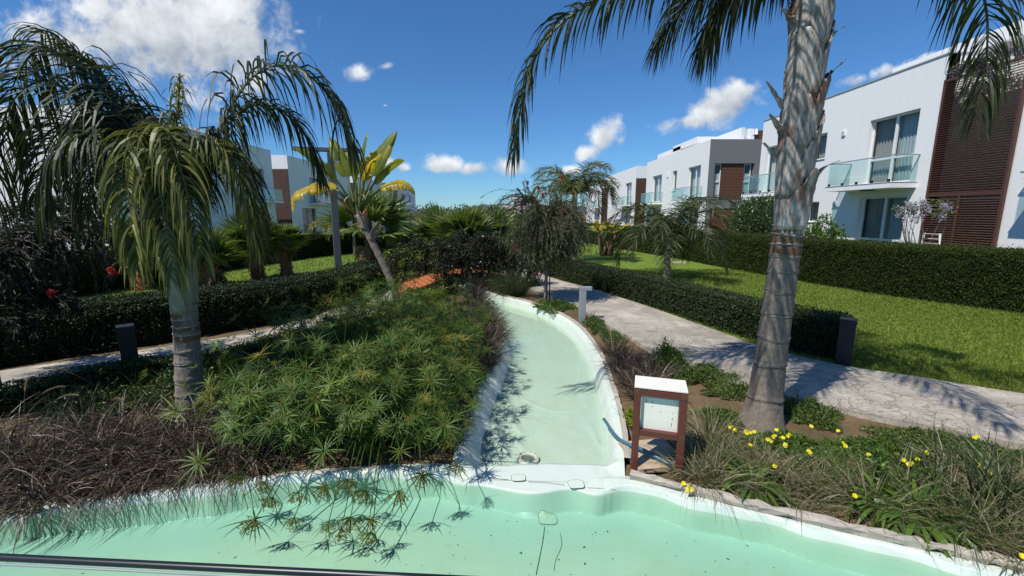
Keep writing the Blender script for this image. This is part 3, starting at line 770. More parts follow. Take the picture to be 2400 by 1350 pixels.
    for k in range(10):
        a = k * math.pi / 5; b = Bag(); b.lathe((g[0] + 0.09 * math.cos(a), g[1] + 0.09 * math.sin(a), CANAL_Z + 0.031), [(0.006, -0.004), (0.006, 0.003), (0.0, 0.004)], 8)
        b.build('screw', 'chrome', dr)
    # water bodies
    w = Bag(); w.box((0, 0.2, (POND_W - 1.4) / 2), (12, 3.40, (POND_W + 1.4) / 2)); 
    tag(w.build('pond_water', 'pond_water'), kind='structure')
    # canal water: a prism that follows the channel
    i = np.arange(3, 200); Lw = CAN_L[i] + np.array([0.02, 0]); Rw = CAN_R[i] - np.array([0.02, 0]); m = len(i)
    V = np.vstack([np.c_[Lw, np.full(m, CANAL_W)], np.c_[Rw, np.full(m, CANAL_W)], np.c_[Lw, np.full(m, -0.6)], np.c_[Rw, np.full(m, -0.6)]])
    k = np.arange(m - 1)
    Q = np.vstack([np.stack([k, k + m, k + m + 1, k + 1], 1), np.stack([k + 2 * m, k + 2 * m + 1, k + 3 * m + 1, k + 3 * m], 1), np.stack([k, k + 1, k + 1 + 2 * m, k + 2 * m], 1), np.stack([k + m, k + 3 * m, k + 3 * m + 1, k + m + 1], 1), [[0, 2 * m, 3 * m, m]], [[m - 1, 2 * m - 1, 4 * m - 1, 3 * m - 1]]])
    w = Bag(); w.add(V, Q); tag(w.build('canal_water', 'canal_water'), kind='structure')
    # leaves and bits of dirt lying on the floor
    rng = np.random.default_rng(8); P = []; 
    for _ in range(300):
        x = rng.uniform(-3.4, 3.4) if _ % 2 else rng.normal(0.4, 0.9); y = 3.25 - abs(x) * 0.20 - rng.random() ** 1.3 * 1.0
        P.append((x, y, zat(x, y) + 0.006))
    for _ in range(45):
        j = rng.integers(20, 150); f = rng.uniform(0.25, 0.75); p = CAN_L[j] * (1 - f) + CAN_R[j] * f
        P.append((p[0], p[1], CANAL_Z + 0.012 + 0.0))
    P = np.array(P); d = rng.normal(0, 1, (len(P), 3)); d[:, 2] *= 0.05
    L = 0.006 + 0.026 * rng.random(len(P)) ** 4
    b = Bag(); V, T, A = leaves(P, d, L, L * 0.45, 4); V[:, 2] = np.repeat(P[:, 2], 4) + np.tile([0, 0.002, 0.0, 0.002], len(P)); b.add(V, T=T, A=A)
    tag(b.build('fallen_leaves', 'fallen_leaf'), 'tiny dead leaves scattered over the liner floor', 'leaves', kind='stuff')
    return zat
POND_FLOOR = build_liner()

# concrete edge of the bank on the right
def bank_edge():
    root = thing('bank_edging', (2.2, 2.9, 0), 'rough pale concrete edging along the right bank of the pond', 'edging')
    P = resample(BANK[BANK[:, 0] > 1.0], 70); t = nrm(np.gradient(P, axis=0)); out = np.stack([-t[:, 1], t[:, 0]], 1)
    rng = np.random.default_rng(2); k = 0
    while k < 64:
        e = min(k + int(rng.integers(6, 11)), 69); b = Bag(); seg = P[k:e + 1]; o = out[k:e + 1]; m = len(seg)
        prof = [(0.01, 0.02), (0.00, 0.062), (0.025, 0.078), (0.065, 0.072), (0.08, 0.02)]
        V = np.array([[(*(seg[i] + o[i] * (pp[0] + rng.normal(0, 0.010))), pp[1] + rng.normal(0, 0.009)) for pp in prof] for i in range(m)]).reshape(-1, 3)
        w = len(prof); idx = np.arange(m * w).reshape(m, w); Q = np.stack([idx[:-1, :-1], idx[:-1, 1:], idx[1:, 1:], idx[1:, :-1]], -1).reshape(-1, 4)
        b.add(V, Q, [tuple(idx[0, [0, 1, 4]]), tuple(idx[0, [1, 2, 4]]), tuple(idx[-1, [0, 4, 1]]), tuple(idx[-1, [1, 4, 2]])])
        b.build('edging_stone', 'concrete_edge', root); k = e + 0 if e < 69 else 99
    # thin timber and concrete strip along the canal's right side
    P = resample(CAN_R[4:150] + np.array([0.0, 0.0]), 120); t = nrm(np.gradient(P, axis=0)); out = np.stack([t[:, 1], -t[:, 0]], 1)
    b = Bag(); V = np.stack([np.c_[P + out * a + 0 * t, np.full(120, z)] for a, z in ((0.0, 0.0), (0.0, 0.052), (0.05, 0.056), (0.055, -0.02))], 1) + rng.normal(0, 0.003, (120, 4, 3))
    idx = np.arange(480).reshape(120, 4); b.add(V.reshape(-1, 3), np.stack([idx[:-1, :-1], idx[:-1, 1:], idx[1:, 1:], idx[1:, :-1]], -1).reshape(-1, 4))
    r2 = tag(b.build('canal_edging', 'concrete_edge'), 'thin weathered edging strip along the right side of the canal', 'edging')
bank_edge()
# ------------------------------------------------------------------ houses
class Face:
    """A wall plane: u along the wall, n outwards, z up."""
    def __init__(s, O, U, N): s.O = np.array(O, float); s.U = np.array(U, float); s.N = np.array(N, float)
    def p(s, u, n, z): return s.O + s.U * u + s.N * n + UP * z
    def quad(s, b, pts, A=0.5): b.add([s.p(*q) for q in pts], [(0, 1, 2, 3)], A=A)
    def box(s, b, u0, u1, n0, n1, z0, z1):
        V = [s.p(u, n, z) for z in (z0, z1) for n in (n0, n1) for u in (u0, u1)]
        b.add(V, [(0, 2, 3, 1), (4, 5, 7, 6), (0, 1, 5, 4), (2, 6, 7, 3), (0, 4, 6, 2), (1, 3, 7, 5)])

def wall_face(b, f, u0, u1, z0, z1, ops, rev=0.28):
    us = sorted({u0, u1, *[o[k] for o in ops for k in ('u0', 'u1')]}); zs = sorted({z0, z1, *[o[k] for o in ops for k in ('z0', 'z1')]})
    for i in range(len(us) - 1):
        for j in range(len(zs) - 1):
            cu, cz = (us[i] + us[i + 1]) / 2, (zs[j] + zs[j + 1]) / 2
            if any(o['u0'] < cu < o['u1'] and o['z0'] < cz < o['z1'] for o in ops): continue
            f.quad(b, [(us[i], 0, zs[j]), (us[i + 1], 0, zs[j]), (us[i + 1], 0, zs[j + 1]), (us[i], 0, zs[j + 1])])
    for o in ops:
        a, c, d, e = o['u0'], o['u1'], o['z0'], o['z1']
        f.quad(b, [(a, 0, d), (a, -rev, d), (a, -rev, e), (a, 0, e)]); f.quad(b, [(c, 0, d), (c, 0, e), (c, -rev, e), (c, -rev, d)])
        f.quad(b, [(a, 0, e), (a, -rev, e), (c, -rev, e), (c, 0, e)]); f.quad(b, [(a, 0, d), (c, 0, d), (c, -rev, d), (a, -rev, d)])

def window(root, f, o, detail=True, seed=0):
    a, c, d, e = o['u0'], o['u1'], o['z0'], o['z1']; t = 0.06; n0, n1 = -0.235, -0.175
    door = o.get('door', False); fm = o.get('frame', 'frame_white')
    b = Bag()
    f.box(b, a, c, n0, n1, d, d + t); f.box(b, a, c, n0, n1, e - t, e)
    f.box(b, a, a + t, n0, n1, d + t, e - t); f.box(b, c - t, c, n0, n1, d + t, e - t)
    if c - a > 1.1: m = (a + c) / 2; f.box(b, m - 0.045, m + 0.045, n0 + 0.004, n1 + 0.012, d + t, e - t)
    if o.get('bar'): f.box(b, a + t, c - t, n0 + 0.006, n1 + 0.006, o['bar'] - 0.04, o['bar'] + 0.04)
    w = b.build('balcony_door' if door else 'window', fm, root)
    b = Bag(); f.quad(b, [(a + t, -0.205, d + t), (c - t, -0.205, d + t), (c - t, -0.205, e - t), (a + t, -0.205, e - t)]); b.build('pane', 'window_glass', w)
    # curtain with folds
    rng = np.random.default_rng(seed); nn = 64 if detail else 20
    def curt(u0, u1, mt, amp, name='curtain'):
        us = np.linspace(u0, u1, nn); n = -0.40 - amp * (0.5 + 0.5 * np.sin(np.linspace(0, (u1 - u0) * 46, nn) + rng.random(nn) * 0.7))
        V = np.array([f.p(u, k, z) for z in (d - 0.1, e + 0.1) for u, k in zip(us, n)]); k = np.arange(nn - 1)
        b = Bag(); b.add(V, np.stack([k, k + 1, k + 1 + nn, k + nn], 1)); b.build(name, mt, w, smooth=True)
    cu = o.get('curtain', ('curtain_white',))
    if len(cu) == 2:
        m = (a + c) / 2; curt(a - 0.1, m, cu[0], 0.03); curt(m, c + 0.1, cu[1], 0.07)
    else: curt(a - 0.1, c + 0.1, cu[0], 0.05)
    if not door:
        b = Bag(); f.box(b, a - 0.02, c + 0.02, -0.17, 0.035, d - 0.035, d - 0.002); b.build('sill', 'frame_grey', w)

def balcony(root, f, u0, u1, z, depth=0.95, detail=True):
    b = Bag(); f.box(b, u0, u1, 0.004, depth, z - 0.17, z); s = b.build('balcony', 'stucco', root)
    b = Bag(); f.box(b, u0 - 0.01, u1 + 0.01, 0.003, depth + 0.012, z + 0.001, z + 0.028); b.build('edge_strip', 'frame_grey', s)
    h = 0.92
    for (a, c, n0, n1) in ((u0 + 0.04, u1 - 0.04, depth - 0.06, depth - 0.048), (u0 + 0.04, u0 + 0.052, 0.03, depth - 0.07), (u1 - 0.052, u1 - 0.04, 0.03, depth - 0.07)):
        b = Bag(); f.box(b, a, c, n0, n1, z + 0.06, z + h); b.build('glass_panel', 'balcony_glass', s)
    b = Bag(); f.box(b, u0 + 0.015, u1 - 0.015, depth - 0.08, depth - 0.03, z + h + 0.002, z + h + 0.035)
    for u in (u0 + 0.046, u1 - 0.046): f.box(b, u - 0.022, u + 0.022, 0.004, depth - 0.081, z + h + 0.002, z + h + 0.035)
    b.build('handrail', 'grey_metal', s)
    if detail:
        k = max(2, int((u1 - u0) / 0.7))
        for i in range(k + 1):
            u = u0 + 0.12 + (u1 - u0 - 0.24) * i / k
            b = Bag(); f.box(b, u - 0.03, u + 0.03, depth - 0.085, depth - 0.025, z + 0.029, z + 0.13); b.build('glass_clamp', 'dark_metal', s)

def shell(b, x0, x1, y0, y1, zt, skip_front_x=None, roof_z=None, skip_gable=False):
    """Back, gable ends and roof of a house body; the front wall is left to wall_face."""
    roof_z = zt - 0.55 if roof_z is None else roof_z; th = 0.22; sgn = 1 if x1 > x0 else -1
    if not skip_gable: b.add([(x0, y0, 0), (x1, y0, 0), (x1, y0, zt), (x0, y0, zt)], [(0, 1, 2, 3)])
    b.add([(x0, y1, 0), (x0, y1, zt), (x1, y1, zt), (x1, y1, 0)], [(0, 1, 2, 3)])
    b.add([(x1, y0, 0), (x1, y1, 0), (x1, y1, zt), (x1, y0, zt)], [(0, 1, 2, 3)])
    b.add([(x0, y0, roof_z), (x1, y0, roof_z), (x1, y1, roof_z), (x0, y1, roof_z)], [(0, 1, 2, 3)])
    xi0, xi1 = x0 + sgn * th, x1 - sgn * th     # parapet inner faces and top
    for (a, c, d, e) in ((xi0, xi0, y0 + th, y1 - th), (xi1, xi1, y0 + th, y1 - th), (xi0, xi1, y0 + th, y0 + th), (xi0, xi1, y1 - th, y1 - th)):
        b.add([(a, d, roof_z), (c, e, roof_z), (c, e, zt), (a, d, zt)], [(0, 1, 2, 3)])
    for (ax, ay, bx, by) in ((x0, y0, xi0, y1), (xi1, y0, x1, y1)):
        b.add([(ax, ay, zt), (bx, ay, zt), (bx, by, zt), (ax, by, zt)], [(0, 1, 2, 3)])
    for (ay, by) in ((y0, y0 + th), (y1 - th, y1)):
        b.add([(xi0, ay, zt), (xi1, ay, zt), (xi1, by, zt), (xi0, by, zt)], [(0, 1, 2, 3)])

def coping(root, x0, x1, y0, y1, zt, material='frame_grey'):
    lo, hi = min(x0, x1), max(x0, x1); b = Bag(); z = zt + 0.025
    for (a, c, d, e) in ((lo - 0.03, lo + 0.26, y0 - 0.03, y1 + 0.03), (hi - 0.26, hi + 0.03, y0 - 0.03, y1 + 0.03), (lo + 0.262, hi - 0.262, y0 - 0.03, y0 + 0.26), (lo + 0.262, hi - 0.262, y1 - 0.26, y1 + 0.03)):
        b.box(((a + c) / 2, (d + e) / 2, z), ((c - a) / 2, (e - d) / 2, 0.022))
    b.build('coping', material, root)

RX, LX, ZT = 14.0, -20.0, 7.33
def opening(u0, u1, z0, z1, **k): return dict(u0=u0, u1=u1, z0=z0, z1=z1, **k)

# ---- right row, nearest house
def house_r1():
    root = thing('house', (RX, 14.8, 0), 'nearest white house on the right with brown louvred screen and glass balcony', 'house', 'white houses along the garden')
    f = Face((RX, 0, 0), (0, 1, 0), (-1, 0, 0))
    D = dict(door=True); cu2 = ('curtain_blue', 'curtain_grey')
    ops = [opening(15.55, 17.65, 3.42, 5.86, curtain=cu2, bar=4.35, **D), opening(15.55, 17.65, 0.35, 2.92, curtain=('curtain_blue', 'curtain_grey'), bar=1.3, **D),
           opening(19.95, 20.85, 4.72, 5.85, curtain=('curtain_grey',)), opening(19.95, 20.85, 1.9, 2.83, curtain=('curtain_grey',)),
           opening(22.6, 24.6, 3.42, 5.86, curtain=('curtain_white',), **D), opening(22.6, 24.6, 0.35, 2.92, curtain=('curtain_white',), **D)]
    b = Bag(); wall_face(b, f, 14.8, 25.1, 0, ZT, ops); shell(b, RX, RX + 9, 14.8, 25.1, ZT)
    b.add([(RX, 14.8, 0), (RX + 0.35, 14.8, 0), (RX + 0.35, 14.8, ZT), (RX, 14.8, ZT)], [(0, 1, 2, 3)])
    b.build('wall', 'stucco', root); coping(root, RX, RX + 9, 14.8, 25.1, ZT)
    for i, o in enumerate(ops): window(root, f, o, True, i)
    balcony(root, f, 15.25, 18.35, 3.35); balcony(root, f, 22.3, 25.0, 3.35)
    # recessed bay behind the screen and the wing beyond it
    b = Bag(); f2 = Face((RX + 0.35, 0, 0), (0, 1, 0), (-1, 0, 0)); wall_face(b, f2, 12.4, 14.8, 0, 6.75, []); 
    b.add([(RX + 0.35, 12.4, 6.75), (RX + 9, 12.4, 6.75), (RX + 9, 14.8, 6.75), (RX + 0.35, 14.8, 6.75)], [(0, 1, 2, 3)])
    b.build('bay_wall', 'stucco', root)
    ops = [opening(8.2, 10.4, 3.42, 5.86, curtain=('curtain_white',), **D)]
    b = Bag(); wall_face(b, f, 3.0, 12.4, 0, ZT, ops); shell(b, RX, RX + 9, 3.0, 12.4, ZT); b.build('wing_wall', 'stucco', root)
    window(root, f, ops[0], True, 9); balcony(root, f, 7.6, 11.5, 3.35, 0.8)
    # louvred screen
    s = Bag(); y0, y1, z0, z1 = 12.42, 14.76, 0.25, 6.52
    for u in (y0, y1 - 0.07): f.box(s, u, u + 0.07, 0.02, 0.10, z0, z1)
    f.box(s, y0 + 0.07, y1 - 0.07, 0.024, 0.096, z1 - 0.08, z1); f.box(s, y0 + 0.07, y1 - 0.07, 0.024, 0.096, 2.84, 2.94); f.box(s, y0 + 0.07, y1 - 0.07, 0.024, 0.096, z0, z0 + 0.07)
    f.box(s, 13.62, 13.69, 0.026, 0.094, z0 + 0.07, 2.84)
    scr = s.build('louvre_screen', 'louvre', root)
    me = None; z = z0 + 0.10
    while z < z1 - 0.10:
        if not (2.80 < z < 2.97):
            if me is None:
                sb = Bag(); hw = (y1 - y0) / 2 - 0.075; c = f.p((y0 + y1) / 2, 0.06, 0)
                sb.add([c + np.array([dx, du, dz]) for du in (-hw, hw) for dx, dz in ((-0.036, -0.022), (-0.030, -0.028), (0.036, 0.014), (0.030, 0.020))],
                       [(0, 1, 5, 4), (1, 2, 6, 5), (2, 3, 7, 6), (3, 0, 4, 7), (0, 3, 2, 1), (4, 5, 6, 7)])
                o = sb.build('slat', 'louvre', scr); me = o.data; base = o.location.copy()
            else:
                o = bpy.data.objects.new('slat', me); col.objects.link(o); o.parent = scr
            o.location = (0, 0, z)
        z += 0.073
    # roof terrace: white beam frame, yellow awning, stair box
    b = Bag(); b.box((15.5, 15.3, 7.83), (0.14, 3.3, 0.22)); b.box((19, 18.46, 7.83), (3.35, 0.14, 0.22)); b.box((19, 12.14, 7.83), (3.35, 0.14, 0.22)); b.box((15.5, 12.12, 7.1), (0.12, 0.12, 0.5)); b.box((15.5, 18.5, 7.2), (0.12, 0.12, 0.4))
    b.build('roof_beam', 'stucco', root)
    b = Bag(); b.box((17.6, 15.2, 7.70), (1.9, 2.9, 0.02)); b.build('awning', 'curtain_white', root)
    b = Bag(); b.box((18.4, 13.6, 8.6), (1.6, 0.7, 0.55)); b.build('stair_box', 'stucco', root)
    for (y, z) in ((18.95, 5.62), (18.95, 2.72)):
        b = Bag(); f.box(b, y - 0.09, y + 0.09, 0.003, 0.06, z - 0.10, z + 0.10); v = b.build('wall_vent', 'frame_white', root)
        for k in range(3):
            b = Bag(); f.box(b, y - 0.07, y + 0.07, 0.061, 0.066, z - 0.065 + k * 0.05, z - 0.045 + k * 0.05); b.build('vent_slot', 'frame_grey', v)
    b = Bag(); f.box(b, 16.6, 16.95, 0.3, 0.6, 3.145, 3.178); b.build('ceiling_lamp', 'dark_metal', root)
    b = Bag(); b.box((RX - 0.02, 19.9, 0.14), (0.05, 5.1, 0.14)); b.build('plinth', 'frame_grey', root)
house_r1()

# ---- right row, second house with the grey gable
def house_r2():
    y0, y1 = 31.6, 46.0
    root = thing('house', (RX, y0, 0), 'white house with dark grey gable and brown timber panel between narrow windows', 'house', 'white houses along the garden')
    f = Face((RX, 0, 0), (0, 1, 0), (-1, 0, 0)); D = dict(door=True)
    ops = [opening(32.9, 35.2, 3.4, 5.86, curtain=('curtain_white',), **D), opening(37.6, 38.6, 4.2, 5.9, curtain=('curtain_grey',)), opening(41.3, 44.0, 3.4, 5.9, curtain=('curtain_white',), **D),
           opening(32.9, 35.2, 0.3, 2.9, curtain=('curtain_grey',), **D), opening(41.3, 44.0, 0.3, 2.9, curtain=('curtain_grey',), **D)]
    b = Bag(); wall_face(b, f, y0, y1, 0, 7.45, ops); shell(b, RX, RX + 9, y0, y1, 7.45, skip_gable=True); b.build('wall', 'stucco', root)
    for i, o in enumerate(ops): window(root, f, o, False, 20 + i)
    balcony(root, f, 32.4, 36.0, 3.3, 0.95, False); balcony(root, f, 40.8, 44.6, 3.3, 0.95, False)
    g = Face((RX, y0, 0), (1, 0, 0), (0, -1, 0))
    gop = [opening(0.42, 3.25, 3.25, 5.80)]
    b = Bag(); wall_face(b, g, 0, 9, 2.66, 7.45, gop, 0.3); g.quad(b, [(0, 0, 0), (0.35, 0, 0), (0.35, 0, 2.66), (0, 0, 2.66)]); b.build('gable', 'house_grey', root)
    b = Bag(); g.box(b, 0.40, 3.27, -0.5, -0.29, 3.2, 5.85); b.build('recess', 'house_grey', root)
    b = Bag(); g.box(b, 1.02, 2.58, -0.288, -0.12, 3.252, 5.798); b.build('timber_panel', 'wood_clad', root)
    b = Bag(); g.box(b, 0.35, 9, -0.4, -0.06, 0, 2.658); b.build('lower_timber_panel', 'wood_clad', root)
    for u0, u1 in ((0.50, 0.98), (2.62, 3.12)):
        b = Bag(); t = 0.05
        g.box(b, u0, u1, -0.28, -0.2, 3.26, 3.33); g.box(b, u0, u1, -0.28, -0.2, 5.70, 5.78); g.box(b, u0, u0 + t, -0.28, -0.2, 3.33, 5.70); g.box(b, u1 - t, u1, -0.28, -0.2, 3.33, 5.70); g.box(b, u0 + t, u1 - t, -0.28, -0.2, 4.50, 4.60)
        w = b.build('window', 'frame_white', root)
        b = Bag(); g.box(b, u0 + t, u1 - t, -0.286, -0.27, 3.33, 4.5); b.build('blind', 'curtain_white', w)
        b = Bag(); g.box(b, u0 + t, u1 - t, -0.286, -0.27, 4.6, 5.1); b.build('blind', 'curtain_white', w)
        b = Bag(); g.quad(b, [(u0 + t, -0.25, 3.33), (u1 - t, -0.25, 3.33), (u1 - t, -0.25, 5.7), (u0 + t, -0.25, 5.7)]); b.build('pane', 'window_glass', w)
    b = Bag(); b.box((RX + 1.9, 42.0, 7.6), (1.2, 3.0, 0.5)); b.build('roof_parapet', 'stucco', root)
    b = Bag(); b.box((RX + 2.0, 38.2, 8.05), (1.3, 2.6, 0.24)); b.box((RX + 2.1, 40.2, 7.4), (1.0, 0.3, 0.45)); b.box((RX + 2.1, 36.2, 7.4), (1.0, 0.3, 0.45)); b.build('roof_shelter', 'stucco', root)
    b = Bag(); b.box((RX + 2.4, 33.6, 7.75), (0.12, 1.7, 0.55)); b.box((RX + 5.5, 35.6, 7.75), (3.2, 0.12, 0.55)); b.build('roof_wall', 'stucco', root)
    b = Bag(); b.box((RX + 5.6, 32.6, 7.75), (2.0, 0.05, 0.46)); b.build('roof_fence', 'wood_clad', root)
    rng = np.random.default_rng(4)
    for (x, w, h) in ((2.9, 0.42, 0.42), (4.55, 0.42, 0.5), (3.5, 0.2, 0.22), (5.35, 0.35, 0.30)):
        n = 10; us = np.linspace(-w, w, n); sag = 0.06 * np.sin(np.linspace(0, 9, n) + x)
        V = [(RX + x + u, 32.40 + s * 0.5, 8.30) for u, s in zip(us, sag)] + [(RX + x + u, 32.36 + s, 8.30 - 2 * h * (0.8 + 0.2 * rng.random())) for u, s in zip(us, sag)]
        k = np.arange(n - 1); b = Bag(); b.add(V, np.stack([k, k + 1, k + 1 + n, k + n], 1))
        tag(b.build('laundry_cloth', 'cloth_white', smooth=True), 'white washing hung over the timber fence on the grey gabled roof', 'laundry', 'washing on the roof')
    b = Bag(); f.box(b, 39.6, 39.9, 0.003, 0.08, 5.5, 5.85); b.build('wall_vent', 'frame_white', root)
house_r2()

# ---- farther houses of both rows
def house_row(label, side, y0, y1, zt, ops, name='house', bal=(), brick=True, gable_mat=None, extra=True, X=None):
    X = (RX if side > 0 else LX) if X is None else X
    root = thing(name, (X, y0, 0), label, 'house', 'white houses along the garden')
    f = Face((X, 0, 0), (0, 1, 0), (-side, 0, 0))
    b = Bag(); wall_face(b, f, y0, y1, 0, zt, ops); shell(b, X, X + side * 9, y0, y1, zt); b.build('wall', 'stucco', root)
    for i, o in enumerate(ops): window(root, f, o, False, int(y0) + i)
    for (a, c) in bal: balcony(root, f, a, c, 3.3, 0.95, False)
    if brick:
        b = Bag(); xx = X + side * 0.02; x2 = X + side * 3.2
        b.box(((xx + x2) / 2, y0 - 0.03, 3.1), (abs(x2 - xx) / 2, 0.028, 3.1)); b.build('brick_panel', 'brick_clad', root)
    if extra:
        b = Bag(); b.box((X + side * 3.2, (y0 + y1) / 2 + 2, zt + 0.15), (1.6, 2.6, 0.45)); b.build('stair_box', 'stucco', root)
        b = Bag(); b.box((X + side * 2.6, (y0 + y1) / 2 - 3.5, zt - 0.05), (0.1, 2.4, 0.32)); b.build('roof_parapet', 'stucco', root)
    return root, f
D = dict(door=True)
house_row('white house with brick panelled end behind the grey gabled house', 1, 49.9, 64.0, 7.55,
          [opening(51.6, 54.4, 3.3, 5.9, **D), opening(57.6, 58.5, 4.3, 5.9), opening(60.4, 62.8, 3.3, 5.9, **D), opening(51.6, 54.4, 0.3, 2.8, **D)], bal=((51.0, 55.2),), extra=False)
house_row('far white house on the right half hidden by palms', 1, 68.5, 82.0, 7.6,
          [opening(70, 72.5, 3.3, 5.9, **D), opening(76, 77, 4.3, 5.9), opening(78.4, 80.6, 3.3, 5.9, **D)], bal=((69.5, 73.2),), gable_mat=None, extra=False)
gd = dict(frame='frame_grey', curtain=('curtain_grey',))
house_row('nearest white house on the left seen through the palm fronds', -1, 22.0, 37.0, 7.45,
          [opening(24.0, 26.6, 3.3, 5.8, **D, **gd), opening(28.6, 29.5, 4.2, 5.8, **gd), opening(33.2, 35.7, 3.3, 5.8, **D, **gd), opening(33.2, 35.7, 0.3, 2.8, **D, **gd), opening(24.0, 26.6, 0.3, 2.8, **D, **gd)],
          bal=((32.8, 36.6), (23.6, 27.2)), brick=False)
r, f = house_row('white house behind the lamp post with brown brick end panel', -1, 39.6, 54.5, 7.4,
          [opening(43.6, 46.2, 3.3, 5.8, **D, **gd), opening(49.6, 50.8, 4.2, 5.8, **gd), opening(41.6, 44.6, 0.3, 2.8, **D, **gd), opening(49.8, 51.0, 1.3, 2.6, **gd)],
          bal=((43.0, 47.6),), extra=False)
house_row('white house left of the mountain view behind the leaning plant', -1, 57.0, 72.0, 7.0,
          [opening(60.6, 63.2, 3.3, 5.7, **D, **gd), opening(66.6, 67.8, 4.2, 5.7, **gd)], bal=((60.0, 64.0),), extra=True)
house_row('farthest white house of the left row', -1, 74.5, 88.0, 6.7,
          [opening(76.6, 79.2, 3.3, 5.7, **D, **gd), opening(82.6, 83.8, 4.2, 5.7, **gd)], bal=((76.0, 80.0),), extra=False, X=-19.4)
root = thing('house', (2.0, 92, 0), 'small far white flat roofed house at the end of the garden', 'house', 'white houses along the garden')
b = Bag(); b.box((2.6, 96, 2.9), (2.9, 4, 2.9)); b.box((-1.6, 97, 2.0), (1.2, 4, 2.0)); b.build('wall', 'stucco', root)
b = Bag(); b.box((2.6, 91.97, 4.3), (0.5, 0.02, 0.7)); b.build('window', 'frame_grey', root)
# chairs on the left balcony
for k, (y, lab) in enumerate(((44.3, 'white plastic chair on the glass balcony behind the lamp post, left one'), (46.0, 'white plastic chair on the glass balcony behind the lamp post, right one'))):
    r = thing('balcony_chair', (LX + 0.5, y, 3.33), lab, 'chair', 'balcony chairs')
    b = Bag(); b.box((LX + 0.5, y, 3.75), (0.24, 0.26, 0.03)); b.build('seat', 'white_paint', r)
    b = Bag(); b.box((LX + 0.28, y, 4.05), (0.03, 0.26, 0.32)); b.build('backrest', 'white_paint', r)
    for sx in (-0.2, 0.2):
        for sy in (-0.22, 0.22):
            b = Bag(); b.box((LX + 0.5 + sx, y + sy, 3.54), (0.02, 0.02, 0.185)); b.build('leg', 'white_paint', r)
# roof pipe on the far left house
b = Bag(); b.tube(smooth_curve([(-20.6, 60.0, 6.4), (-20.6, 60.0, 7.9), (-20.6, 60.6, 8.2), (-20.6, 63.0, 8.2), (-20.6, 63.7, 7.9), (-20.6, 63.8, 6.4)], 40), 0.06, 8)
tag(b.build('roof_rail', 'grey_metal', smooth=True), 'bent metal pipe rail on the left roof before the mountains', 'rail')

# hills on the horizon
def hills():
    rng = np.random.default_rng(5)
    for k, (yd, x0, x1, h) in enumerate(((2300, -1500, 900, 55), (2900, -2400, 2600, 78))):
        xs = np.linspace(x0, x1, 160); prof = h * (0.55 + 0.25 * np.sin(xs / 310 + k) + 0.14 * np.sin(xs / 120 + 2 * k) + 0.06 * np.sin(xs / 45))
        prof *= np.clip((xs - x0) / 500, 0, 1) * np.clip((x1 - xs) / 700, 0, 1)
        V = []; rows = [(-1, 0.0), (-0.5, 0.55), (0, 1.0), (0.6, 0.5), (1.2, 0)]
        for (dy, s) in rows: V.append(np.stack([xs, np.full(160, yd + dy * 260), prof * s + 6 * s * wav(xs / 60, xs * 0 + dy, 1)], 1))
        V = np.concatenate(V); idx = np.arange(800).reshape(5, 160)
        b = Bag(); b.add(V, np.stack([idx[:-1, :-1], idx[:-1, 1:], idx[1:, 1:], idx[1:, :-1]], -1).reshape(-1, 4))
        tag(b.build('hills' , 'hill', smooth=True), kind='structure')
hills()
# ------------------------------------------------------------------ plants: builders
def frond(parent, ctrl, material, npairs=60, LL=0.6, LW=0.028, droop=1.6, seed=0, r0=0.022, bare=0.10, name='frond', nseg=5, lift=0.35, amin=0.0, amax=1.0):
    """A feather palm leaf: rachis and leaflets that leave it on both sides and hang."""
    rng = np.random.default_rng(seed); M = 60
    C = smooth_curve(ctrl, M); T = nrm(np.gradient(C, axis=0))
    B = np.cross(T, UP); bad = np.linalg.norm(B, axis=1) < 0.25
    if bad.any():
        ref = nrm((C[-1] - C[0]) * np.array([1, 1, 0]) + 1e-6); ref = np.array([ref[1], -ref[0], 0]); B[bad] = ref
    B = nrm(B); Nn = nrm(np.cross(B, T)); Nn = np.where(Nn[:, 2:3] < -0.3, -Nn, Nn)
    bag = Bag(); bag.tube(C, np.linspace(r0, r0 * 0.16, M), 5, True, A=0.75)
    s = np.repeat(np.linspace(bare, 0.995, npairs), 2); side = np.tile([-1.0, 1.0], npairs)
    s = np.clip(s + rng.normal(0, 0.006, len(s)), bare, 1.0)
    ii = s * (M - 1); lo = np.clip(ii.astype(int), 0, M - 2); fr = (ii - lo)[:, None]
    P = C[lo] * (1 - fr) + C[lo + 1] * fr; t = nrm(T[lo]); bb = B[lo]; nn = Nn[lo]
    fwd = 0.35 + 0.9 * s ** 2
    D = bb * side[:, None] * (1.0 - 0.35 * s)[:, None] + t * fwd[:, None] + nn * (lift + rng.normal(0, 0.28, len(s)))[:, None] + rng.normal(0, 0.10, (len(s), 3))
    L = LL * (0.55 + 0.9 * s - 0.95 * s ** 3) * rng.uniform(0.82, 1.12, len(s)); L = np.maximum(L, LL * 0.25)
    W = LW * rng.uniform(0.75, 1.2, len(s)) * (1 - 0.45 * s)
    S = t + rng.normal(0, 0.45, (len(s), 3))
    V, Q, A = ribbon(P, D, L, W, nseg, droop * rng.uniform(0.7, 1.3, len(s)), S, (0.45, 1.0, 0.95, 0.6, 0.03), seed, A=amin + (amax - amin) * rng.random(len(s)) ** 1.4)
    bag.add(V, Q, A=A)
    return bag.build(name, material, parent)

